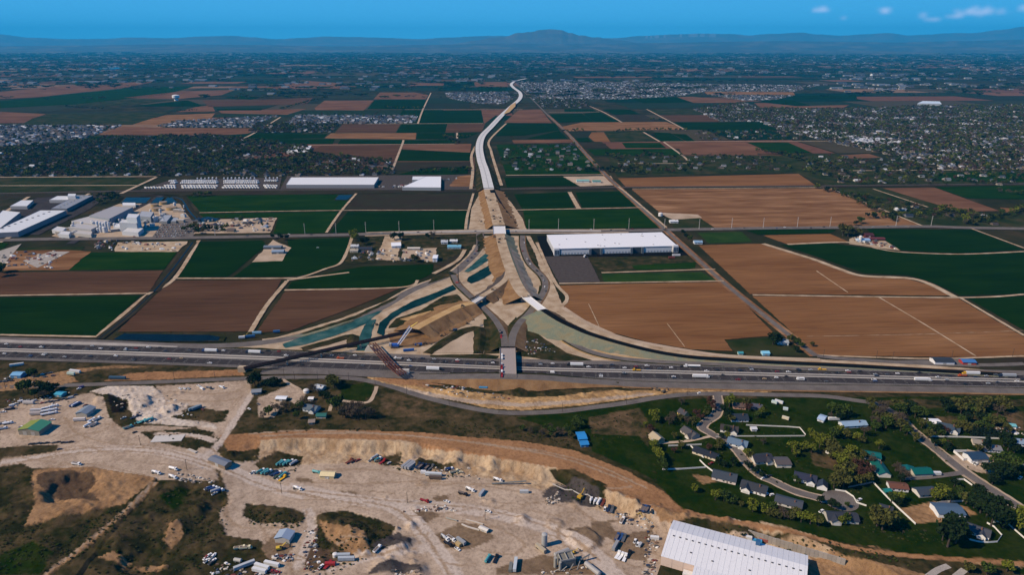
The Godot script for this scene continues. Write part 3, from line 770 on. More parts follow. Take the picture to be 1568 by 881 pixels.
	strip("road", mats.asphalt_old, 6.8, 9, [1250, 546, 1300, 551, 1400, 557, 1500, 560, 1568, 558])
	# the old overpass, weathered concrete
	var op := bridge("overpass", "grey concrete overpass crossing above the motorway", G(777.3, 533, 7.2), G(778.2, 579, 6.9), 20.0, 1.4, lin(.31, .27, .25), 3, 7.0)
	flyover("long dark rusty steel girder flyover without a deck slanting over the motorway", [G(374, 563.5, 9.5), G(636, 504.5, 9.5)], 6.2, 2.4, lin(.048, .022, .015), 4, [[545, 531], [493, 545], [440, 556.5]])
	flyover("short reddish steel girder bridge with open cross bracing over the motorway", [G(569, 525.5, 8), G(577, 534, 8), G(588, 546, 8), G(601, 560, 8), G(617, 572.5, 8)], 10.0, 1.7, lin(.105, .036, .022), 4, [[594, 559]])
	# abutments
	var ab := MB.new()
	ab.col = lin(.55, .53, .50)
	var p0 := G(617, 573, 0)
	ab.box(p0, Vector3(16, 6.3, 3), Transform3D.IDENTITY)
	single("bridge_abutment", ab.mesh(mats.wall), "pale concrete abutment under the south end of the reddish girder bridge", "abutment")
	var ab2 := MB.new()
	ab2.col = lin(.45, .42, .37)
	var p1 := G(566, 537.5, 0)
	ab2.taper(p1, Vector3(13, 7.5, 9), Vector3(7, 1.5, 4))
	single("bridge_abutment", ab2.mesh(mats.wall), "pale tapered abutment under the north end of the reddish girder bridge", "abutment")
	var ab3 := MB.new()
	ab3.col = lin(.42, .34, .24)
	ab3.box(G(372, 569, 0), Vector3(9, 6.6, 6), Transform3D.IDENTITY)
	single("bridge_abutment", ab3.mesh(mats.wall), "tan abutment block at the south end of the long girder flyover", "abutment")

func bridge(called: String, label: String, a: Vector3, b: Vector3, w: float, th: float, col: Color, bents: int, h: float) -> Node3D:
	var mid := (a + b) * 0.5
	var d := b - a
	d.y = 0
	var len := d.length()
	var t := thing(called, label, "bridge", Vector3(mid.x, 0, mid.z), atan2(-d.z, d.x))
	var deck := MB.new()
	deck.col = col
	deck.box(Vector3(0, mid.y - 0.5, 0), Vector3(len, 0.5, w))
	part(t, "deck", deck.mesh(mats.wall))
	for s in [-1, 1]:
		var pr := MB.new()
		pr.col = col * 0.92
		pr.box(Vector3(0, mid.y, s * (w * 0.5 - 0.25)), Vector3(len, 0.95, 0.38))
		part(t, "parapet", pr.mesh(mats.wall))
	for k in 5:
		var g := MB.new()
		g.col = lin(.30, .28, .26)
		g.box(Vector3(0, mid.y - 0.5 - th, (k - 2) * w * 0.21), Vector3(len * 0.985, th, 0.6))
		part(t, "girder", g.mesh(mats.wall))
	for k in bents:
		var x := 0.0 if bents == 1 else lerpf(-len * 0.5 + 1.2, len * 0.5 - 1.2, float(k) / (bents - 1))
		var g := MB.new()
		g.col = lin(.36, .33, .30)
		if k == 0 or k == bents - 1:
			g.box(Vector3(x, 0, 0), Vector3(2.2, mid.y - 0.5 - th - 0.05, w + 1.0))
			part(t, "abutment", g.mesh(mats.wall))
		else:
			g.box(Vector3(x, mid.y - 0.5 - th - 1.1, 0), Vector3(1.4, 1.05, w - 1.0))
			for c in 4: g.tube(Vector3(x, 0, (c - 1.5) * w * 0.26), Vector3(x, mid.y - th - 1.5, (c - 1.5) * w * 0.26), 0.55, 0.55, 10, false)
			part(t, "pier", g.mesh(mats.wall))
	return t

func flyover(label: String, raw: Array, w: float, th: float, col: Color, lines: int, piers: Array) -> void:
	var line := smooth_line(PackedVector3Array(raw), 6.0)
	var t := thing("girder_bridge", label, "bridge")
	for g in lines:
		var o := (float(g) / (lines - 1) - 0.5) * w
		var b := MB.new()
		b.col = col
		for i in line.size() - 1:
			var s0 := side_of(line, i)
			var s1 := side_of(line, i + 1)
			var a := line[i] + s0 * o
			var c := line[i + 1] + s1 * o
			# web and two flanges
			for q in [[-th, -th + 0.12, 0.3], [-0.12, 0.0, 0.3], [-th, 0.0, 0.06]]:
				var lo := Vector3(0, q[0], 0)
				var hi := Vector3(0, q[1], 0)
				b.quad(a + lo - s0 * q[2], a + hi - s0 * q[2], c + hi - s1 * q[2], c + lo - s1 * q[2])
				b.quad(a + lo + s0 * q[2], c + lo + s1 * q[2], c + hi + s1 * q[2], a + hi + s0 * q[2])
				b.quad(a + hi - s0 * q[2], a + hi + s0 * q[2], c + hi + s1 * q[2], c + hi - s1 * q[2])
		part(t, "girder", b.mesh(mats.steel))
	for i in range(0, line.size()):
		var s := side_of(line, i)
		var b := MB.new()
		b.col = col * 1.5
		b.tube(line[i] - s * w * 0.5 + Vector3(0, -0.45, 0), line[i] + s * w * 0.5 + Vector3(0, -0.45, 0), 0.16, 0.16, 4, false)
		b.tube(line[i] - s * w * 0.5 + Vector3(0, -th + 0.4, 0), line[i] + s * w * 0.5 + Vector3(0, -th + 0.4, 0), 0.18, 0.18, 4, false)
		part(t, "cross_brace", b.mesh(mats.steel))
	for p in piers:
		var b := MB.new()
		b.col = lin(.40, .37, .33)
		var f := G(p[0], p[1], 0)
		var near := line[0]
		var dirn := side_of(line, line.size() / 2)
		for q in line:
			if Vector2(q.x - f.x, q.z - f.z).length() < Vector2(near.x - f.x, near.z - f.z).length(): near = q
		f = Vector3(near.x, 0, near.z)
		for s in [-0.3, 0.3]: b.tube(f + dirn * s * w, f + dirn * s * w + Vector3(0, near.y - th - 1.0, 0), 0.75, 0.75, 10, false)
		b.tube(f - dirn * w * 0.55 + Vector3(0, near.y - th - 0.7, 0), f + dirn * w * 0.55 + Vector3(0, near.y - th - 0.7, 0), 0.65, 0.65, 4)
		part(t, "pier", b.mesh(mats.wall))

# ---------------------------------------------------------------- the near ground: gravel pit, yards, gardens
const GX0 := -690.0
const GZ0 := -792.0
const CELL := 1.6
const NX := 864
const NZ := 252
const PIT := -9.0
var hgt := PackedFloat32Array()
var zone := PackedByteArray()
var scarp := PackedVector2Array()   # top edge of the pit's north face, x to z

func smooth(a: float, b: float, x: float) -> float:
	var t := clampf((x - a) / (b - a), 0.0, 1.0)
	return t * t * (3.0 - 2.0 * t)

func scarp_z(x: float) -> float:
	for k in scarp.size() - 1:
		if x >= scarp[k].x and x < scarp[k + 1].x:
			return lerpf(scarp[k].y, scarp[k + 1].y, (x - scarp[k].x) / (scarp[k + 1].x - scarp[k].x))
	return scarp[0].y if x < scarp[0].x else scarp[scarp.size() - 1].y

func H(x: float, z: float) -> float:
	var u := (x - GX0) / CELL
	var v := (z - GZ0) / CELL
	if u < 0 or v < 0 or u >= NX - 1 or v >= NZ - 1: return 0.0
	var i := int(u)
	var j := int(v)
	var k := j * NX + i
	u -= i; v -= j
	return lerpf(lerpf(hgt[k], hgt[k + 1], u), lerpf(hgt[k + NX], hgt[k + NX + 1], u), v)

# point of the near ground under a pixel
func P(px: float, py: float) -> Vector3:
	var p := G(px, py, 0.0)
	for k in 5:
		p = G(px, py, H(p.x, p.z))
	return p

func fill_zone(id: int, pts: Array, h := 0.0) -> void:
	var poly := PackedVector2Array()
	for k in range(0, pts.size(), 2):
		var p := G(pts[k], pts[k + 1], h)
		poly.append(Vector2((p.x - GX0) / CELL, (p.z - GZ0) / CELL))
	fill_poly(id, poly)

func fill_poly(id: int, poly: PackedVector2Array) -> void:
	var lo := 1e9
	var hi := -1e9
	for p in poly:
		lo = minf(lo, p.y); hi = maxf(hi, p.y)
	for j in range(maxi(0, int(ceil(lo))), mini(NZ - 1, int(hi)) + 1):
		var xs := []
		for k in poly.size():
			var a := poly[k]
			var b := poly[(k + 1) % poly.size()]
			if (a.y <= j) != (b.y <= j):
				xs.append(a.x + (j - a.y) / (b.y - a.y) * (b.x - a.x))
		xs.sort()
		for k in range(0, xs.size() - 1, 2):
			for i in range(maxi(0, int(ceil(xs[k]))), mini(NX - 1, int(xs[k + 1])) + 1):
				zone[j * NX + i] = id

func fill_path(id: int, w: float, pts: Array, h := 0.0) -> void:
	var raw := PackedVector3Array()
	for k in range(0, pts.size(), 2): raw.append(G(pts[k], pts[k + 1], h))
	var line := smooth_line(raw, 5.0)
	var left := PackedVector2Array()
	var right := PackedVector2Array()
	for i in line.size():
		var s := side_of(line, i) * w * 0.5
		var a := line[i] + s
		var b := line[i] - s
		left.append(Vector2((a.x - GX0) / CELL, (a.z - GZ0) / CELL))
		right.append(Vector2((b.x - GX0) / CELL, (b.z - GZ0) / CELL))
	right.reverse()
	left.append_array(right)
	fill_poly(id, left)

# zones: base colour, second colour, mix scale
var zcol := {}

func make_pit() -> void:
	hgt.resize(NX * NZ)
	zone.resize(NX * NZ)
	for k in [[330, 676], [380, 676], [430, 672], [520, 673], [600, 675], [650, 680], [720, 692], [790, 704], [850, 716], [905, 738], [960, 764], [1010, 786], [1060, 797], [1110, 800], [1170, 806], [1230, 822], [1290, 842], [1350, 868], [1420, 905]]:
		var p := G(k[0], k[1])
		scarp.append(Vector2(p.x, p.z))
	var mounds := []
	# pixel x, y, radius, height, flatness: stockpiles, spoil heaps and hollows
	for m in [[753, 716, 9, 5.5, 0], [800, 796, 8, 4.0, 0], [895, 826, 15, 3.0, 1], [540, 820, 20, 6.5, 0], [560, 838, 16, 6.0, 0], [520, 806, 14, 5.0, 0], [606, 842, 13, 5, 0], [622, 832, 8, 4, 0], [590, 872, 15, 5, 0], [640, 876, 11, 4.5, 0], [500, 795, 11, 3, 0],
			[351, 693, 9, 5.0, 0], [372, 696, 8, 2.5, 0], [640, 712, 13, 4.0, 0], [700, 712, 14, 5.5, 0], [670, 705, 10, 4.0, 0], [735, 720, 8, 3, 0], [160, 612, 13, 3.0, 1], [215, 618, 16, 4.0, 1], [260, 628, 10, 3.2, 1], [185, 626, 9, 2.5, 1], [235, 640, 9, 2, 1], [845, 745, 6, 2, 0], [855, 752, 5, 1.8, 0],
			[110, 745, 26, -5.5, 1], [70, 730, 10, 3.0, 0], [60, 760, 12, 4.0, 0], [100, 790, 14, 3.5, 0], [165, 745, 9, 2.5, 0], [265, 800, 16, 5.0, 0], [300, 775, 14, 5.5, 0], [245, 760, 12, 3.5, 0], [320, 830, 14, 3, 0], [180, 830, 16, 4, 0], [60, 850, 18, 4, 0], [20, 780, 14, 4, 0], [335, 760, 10, -3, 0], [285, 745, 8, -3.0, 0], [220, 850, 20, -4, 1], [140, 800, 12, -3, 0],
			[795, 600, 12, 4.0, 0], [780, 602, 8, 3.0, 0], [890, 604, 6, 2.5, 0], [940, 600, 16, 2.2, 0], [640, 590, 16, 2.5, 0], [700, 600, 14, 1.2, 1], [880, 770, 8, 3.0, 0], [945, 772, 7, 3, 0], [1000, 790, 7, 2.5, 0], [870, 815, 5, 1.2, 1], [850, 803, 9, 1.6, 1], [430, 778, 13, 1.5, 1]]:
		var p := G(m[0], m[1], PIT if m[0] > 430 and m[1] > 690 else 0.0)
		mounds.append([p.x, p.z, m[2], m[3], m[4]])
	# small spoil heaps and tipped loads
	var mr := RandomNumberGenerator.new()
	mr.seed = 44
	for q in [[620, 706, 780, 726, 26], [845, 745, 1010, 792, 26], [470, 800, 640, 880, 26], [1010, 796, 1120, 812, 14], [560, 740, 840, 800, 8], [350, 690, 420, 700, 8], [20, 725, 230, 790, 18], [640, 586, 960, 612, 18], [150, 600, 280, 645, 14]]:
		for k in q[4]:
			var px := mr.randf_range(q[0], q[2])
			var py := lerpf(q[1], q[3], (px - q[0]) / (q[2] - q[0])) + mr.randf_range(-6, 6) if q[0] in [620, 845, 1010] else mr.randf_range(q[1], q[3])
			var p := G(px, py, PIT if px > 430 and py > 690 else 0.0)
			mounds.append([p.x, p.z, mr.randf_range(2.5, 6.5), mr.randf_range(0.8, 2.8), 0])
	zcol = {
		0: [lin(.024, .028, .009), lin(.095, .070, .036)],   # rough grass and weeds
		1: [lin(.545, .435, .335), lin(.385, .295, .22)],       # dusty yard
		2: [lin(.60, .515, .445), lin(.545, .46, .39)],         # travelled gravel road
		3: [lin(.40, .22, .11), lin(.28, .15, .075)],        # brown bench above the pit
		4: [lin(.56, .43, .29), lin(.36, .24, .14)],         # cut face
		5: [lin(.0100, .0250, .0014), lin(.028, .040, .0060)],   # lawn
		6: [lin(.10, .066, .042), lin(.14, .096, .060)],     # raw dark soil
		7: [lin(.38, .235, .125), lin(.25, .15, .078)],      # sandy spoil
		8: [lin(.68, .60, .52), lin(.48, .40, .33)],         # crushed concrete
		9: [lin(.060, .053, .052), lin(.10, .088, .082)],    # dark aggregate
		10: [lin(.010, .009, .007), lin(.018, .015, .011)],  # black compost
		11: [lin(.60, .39, .185), lin(.30, .185, .088)],      # yellow sand
		12: [lin(.022, .026, .008), lin(.100, .074, .038)],  # dark scrub
		13: [lin(.26, .185, .12), lin(.17, .12, .078)],      # damp dirt
		15: [lin(.41, .305, .215), lin(.36, .265, .185)],       # wheel tracks
		14: [lin(.030, .034, .012), lin(.15, .10, .055)],    # dry pasture
	}
	for q in ZONES:
		if q[0] == "a": fill_zone(q[1], q.slice(3), q[2])
		else: fill_path(q[1], q[3], q.slice(4), q[2])
	# wheel tracks and lighter lanes worn across the yards
	var tr := RandomNumberGenerator.new()
	tr.seed = 17
	for q in TRACKS:
		for o in [-1.6, 1.6]:
			var pp := []
			for k in range(1, q.size(), 2):
				pp.append(q[k] + o); pp.append(q[k + 1] + o * 0.25)
			track(pp, q[0])
	for k in 46:
		var a := [tr.randf_range(350, 990), tr.randf_range(735, 870)] if k % 3 else [tr.randf_range(10, 330), tr.randf_range(640, 712)]
		var d := tr.randf_range(-0.5, 0.35)
		var len := tr.randf_range(30, 110)
		var bend := tr.randf_range(-14, 14)
		track([a[0], a[1], a[0] + len * 0.5, a[1] + len * 0.5 * d + bend * 0.4, a[0] + len, a[1] + len * d], -9 if a[0] > 440 else (-4 if a[1] > 715 else 0))
	# heights
	for j in NZ:
		var z := GZ0 + j * CELL
		for i in NX:
			var x := GX0 + i * CELL
			var k := j * NX + i
			var h := 0.0
			var s := z - scarp_z(x)
			if s > 0.0 and x > -330.0:
				h = PIT * smooth(0.0, 10.0 + nz.get_noise_2d(x * 2.5, z * 0.6) * 4.0 + maxf(0.0, nz2.get_noise_2d(x * 1.6, 33.0)) * 22.0, s + nz.get_noise_2d(x * 1.1, 5.0) * 4.0) * smooth(-330.0, -190.0, x + s * 0.25)
			var zi := zone[k]
			if zi == 0 or zi == 12 or zi == 14:
				h += nz.get_noise_2d(x * 1.2, z * 1.2) * (2.2 if x < -120.0 and z > -560.0 else 0.25) + (nz.get_noise_2d(x * 4.0, z * 4.0) * 0.9 if x < -120.0 and z > -560.0 else 0.0)
			elif zi == 4 or zi == 8 or zi == 7 or zi == 11:
				h += absf(nz.get_noise_2d(x * 5.0, z * 5.0)) * 1.6
			hgt[k] = h
	for m in mounds:
		var r: float = m[2]
		for j in range(maxi(0, int((m[1] - r - GZ0) / CELL)), mini(NZ, int((m[1] + r - GZ0) / CELL) + 2)):
			for i in range(maxi(0, int((m[0] - r - GX0) / CELL)), mini(NX, int((m[0] + r - GX0) / CELL) + 2)):
				var x := GX0 + i * CELL
				var z := GZ0 + j * CELL
				var d := Vector2(x - m[0], z - m[1]).length() / r + nz.get_noise_2d(x * 3.0, z * 3.0) * 0.28
				if d < 1.0:
					var t := smooth(1.0, 0.55, d) if m[4] else (1.0 - d) * (1.0 - d * 0.25)
					hgt[j * NX + i] += m[3] * t * (1.0 + nz.get_noise_2d(x * 7.0, z * 7.0) * 0.12)
	# mesh with smooth normals and ground colours
	var v := PackedVector3Array()
	var nn := PackedVector3Array()
	var cc := PackedColorArray()
	var uv := PackedVector2Array()
	v.resize(NX * NZ); nn.resize(NX * NZ); cc.resize(NX * NZ); uv.resize(NX * NZ)
	var ca := []
	var cb := []
	for k in 16:
		ca.append(zcol[k][0]); cb.append(zcol[k][1])
	for j in NZ:
		var z := GZ0 + j * CELL
		for i in NX:
			var x := GX0 + i * CELL
			var k := j * NX + i
			v[k] = Vector3(x, hgt[k], z)
			uv[k] = Vector2(x, z) / 1000.0
			var dx := hgt[j * NX + mini(i + 1, NX - 1)] - hgt[j * NX + maxi(i - 1, 0)]
			var dz := hgt[mini(j + 1, NZ - 1) * NX + i] - hgt[maxi(j - 1, 0) * NX + i]
			nn[k] = Vector3(-dx, 2.0 * CELL, -dz).normalized()
			var a := nz.get_noise_2d(x * 5.0, z * 5.0)
			var b := nz.get_noise_2d(x * 1.3 + 900.0, z * 1.3)
			var i2 := clampi(i + int(a * 3.6 + 0.5), 0, NX - 1)
			var j2 := clampi(j + int(b * 2.6 + a * 1.4 + 0.5), 0, NZ - 1)
			var zi := zone[j2 * NX + i2]
			var t := clampf(0.45 + a * 0.7 + b * 0.9, 0.0, 1.0)
			var col: Color = ca[zi].lerp(cb[zi], t)
			var zj := zone[k]
			if zj != zi:
				col = col.lerp(ca[zj].lerp(cb[zj], t), 0.5)
			cc[k] = col
	var ix := PackedInt32Array()
	ix.resize((NX - 1) * (NZ - 1) * 6)
	var q := 0
	for j in NZ - 1:
		for i in NX - 1:
			var k := j * NX + i
			ix[q] = k; ix[q + 1] = k + 1; ix[q + 2] = k + NX + 1
			ix[q + 3] = k; ix[q + 4] = k + NX + 1; ix[q + 5] = k + NX
			q += 6
	var arr := []
	arr.resize(Mesh.ARRAY_MAX)
	arr[Mesh.ARRAY_VERTEX] = v
	arr[Mesh.ARRAY_NORMAL] = nn
	arr[Mesh.ARRAY_COLOR] = cc
	arr[Mesh.ARRAY_TEX_UV] = uv
	arr[Mesh.ARRAY_TEX_UV2] = uv
	arr[Mesh.ARRAY_INDEX] = ix
	var am := ArrayMesh.new()
	am.add_surface_from_arrays(Mesh.PRIMITIVE_TRIANGLES, arr)
	var m := StandardMaterial3D.new()
	m.resource_name = "near_ground"
	m.vertex_color_use_as_albedo = true
	m.albedo_color = Color(KA, KA, KA).linear_to_srgb()
	m.roughness = 0.95
	m.metallic_specular = 0.0
	m.albedo_texture = ctex(61, 30.0, 5, [Color(.52, .50, .48), Color(.84, .83, .82), Color(1, 1, 1), Color(1, .99, .97)], 512)
	m.uv1_scale = Vector3(1000.0 / 130.0, 1000.0 / 130.0, 1)
	m.detail_enabled = true
	m.detail_blend_mode = BaseMaterial3D.BLEND_MODE_MUL
	m.detail_albedo = fine_tex
	m.detail_uv_layer = BaseMaterial3D.DETAIL_UV_2
	m.uv2_scale = Vector3(1000.0 / 43.0, 1000.0 / 43.0, 1)
	am.surface_set_material(0, m)
	struct("terrain", am)
	# streets and lanes on the near ground
	strip("road", mats.asphalt_old, 2.5, 9, [-60, 594, 0, 593, 100, 590.5, 204, 587, 300, 583, 380, 580, 430, 578.5, 492, 578, 540, 580, 575, 586, 602, 593, 645, 607, 696, 620, 748, 630, 790, 633, 857, 630.5, 910, 624, 959, 617.5, 1010, 608.8, 1061, 604, 1120, 603.5, 1180, 605, 1257, 607, 1308, 613.5, 1345, 620, 1375, 638, 1395, 658, 1435, 690, 1475, 722, 1520, 752, 1580, 790, 1640, 825], 2, 4.0)
	strip("road_verge", mats.dust, 1.6, 11.5, [1098, 605, 1100, 622, 1096, 636, 1083, 645, 1075, 655, 1088, 664, 1120, 682, 1140, 705, 1162, 727, 1185, 738, 1215, 752, 1250, 762, 1285, 770], 2, 3.0, 1.0)
	strip("road_verge", mats.dust, 1.4, 14, [1375, 638, 1395, 658, 1435, 690, 1475, 722, 1520, 752, 1580, 790], 2, 3.0, 1.5)
	strip("road", mats.asphalt_old, 2.6, 8, [1098, 605, 1100, 622, 1096, 636, 1083, 645, 1075, 655, 1088, 664, 1120, 682, 1140, 705, 1162, 727, 1185, 738, 1215, 752, 1250, 762, 1285, 770], 2, 3.0)
	strip("road", mats.asphalt_old, 2.7, 6, [1380, 733, 1420, 731, 1476, 724], 2, 3.0)
	disc("road", mats.asphalt_old, 2.8, G(1286, 767), 15.0)
	for r in [[5.0, 1420, 884, 1436, 873, 1452, 867], [5.0, 1462, 884, 1476, 873], ]:
		strip("drain_channel", mats.concrete, 3.0, r[0], r.slice(1), 2, 3.0)
	for r in [[4.5, 510, 612, 560, 617, 573, 604, 577, 592], [4, 1010, 679, 1050, 676, 1090, 668], [5, 1480, 690, 1520, 700, 1568, 712], [4, 460, 597, 440, 586, 432, 580], [4, 510, 612, 505, 630]]:
		strip("driveway", mats.dust, 2.2, r[0], r.slice(1), 2, 3.0, 0.5)

func track(pp: Array, h: float) -> void:
	# only worn into bare ground
	var raw := PackedVector3Array()
	for k in range(0, pp.size(), 2): raw.append(G(pp[k], pp[k + 1], h))
	for p in smooth_line(raw, 1.2):
		var i := int((p.x - GX0) / CELL)
		var j := int((p.z - GZ0) / CELL)
		if i < 0 or j < 0 or i >= NX or j >= NZ: continue
		if zone[j * NX + i] in [1, 2, 7, 3]: zone[j * NX + i] = 15

const TRACKS := [
	[0, 0, 706, 60, 697, 130, 688, 200, 686, 260, 692, 330, 709], [0, 0, 715, 60, 704, 130, 694, 200, 692, 260, 699, 320, 712], [-6, 330, 716, 400, 740, 470, 756, 560, 770], [-9, 470, 753, 560, 764, 640, 772, 720, 779, 800, 795, 870, 824, 920, 860],
	[-9, 560, 770, 610, 782, 645, 815, 672, 850, 690, 881], [-9, 480, 740, 560, 742, 660, 738, 740, 745, 820, 758], [-9, 500, 720, 590, 722, 660, 740], [-9, 640, 745, 740, 742, 830, 752, 900, 790, 920, 820], [-9, 740, 800, 800, 830, 790, 850, 740, 845],
	[-9, 840, 770, 900, 790, 922, 815, 905, 845, 870, 838, 856, 815, 880, 795], [-3, 345, 760, 350, 790, 370, 800, 420, 800, 455, 795, 470, 775], [-3, 350, 750, 345, 780, 365, 798], [-4, 400, 800, 420, 830, 440, 850, 450, 881], [-9, 640, 842, 560, 856, 500, 872, 460, 876],
	[0, 160, 650, 230, 660, 300, 672, 330, 690], [0, 60, 690, 110, 670, 160, 660, 190, 640], [0, 100, 640, 120, 665, 170, 680, 230, 684], [0, 260, 600, 320, 604, 372, 600], [0, 260, 612, 320, 616, 366, 612], [0, 300, 650, 340, 640, 372, 606], [0, 385, 665, 480, 660, 600, 666, 720, 678, 840, 694, 920, 716, 990, 748], [0, 400, 669, 520, 664, 640, 669, 760, 684, 860, 702, 960, 738],
	[0, 240, 737, 205, 771, 160, 811, 110, 851, 60, 889], [0, 70, 716, 140, 712, 220, 728], [-9, 930, 800, 1000, 806, 1004, 850], [-9, 930, 850, 985, 870, 990, 830],
]

func disc(called: String, m: Material, k: float, c: Vector3, r: float) -> void:
	var poly := PackedVector2Array()
	for i in 28: poly.append(Vector2(c.x + cos(TAU * i / 28) * r, c.z + sin(TAU * i / 28) * r))
	struct(called, flat_mesh(poly, m, k))

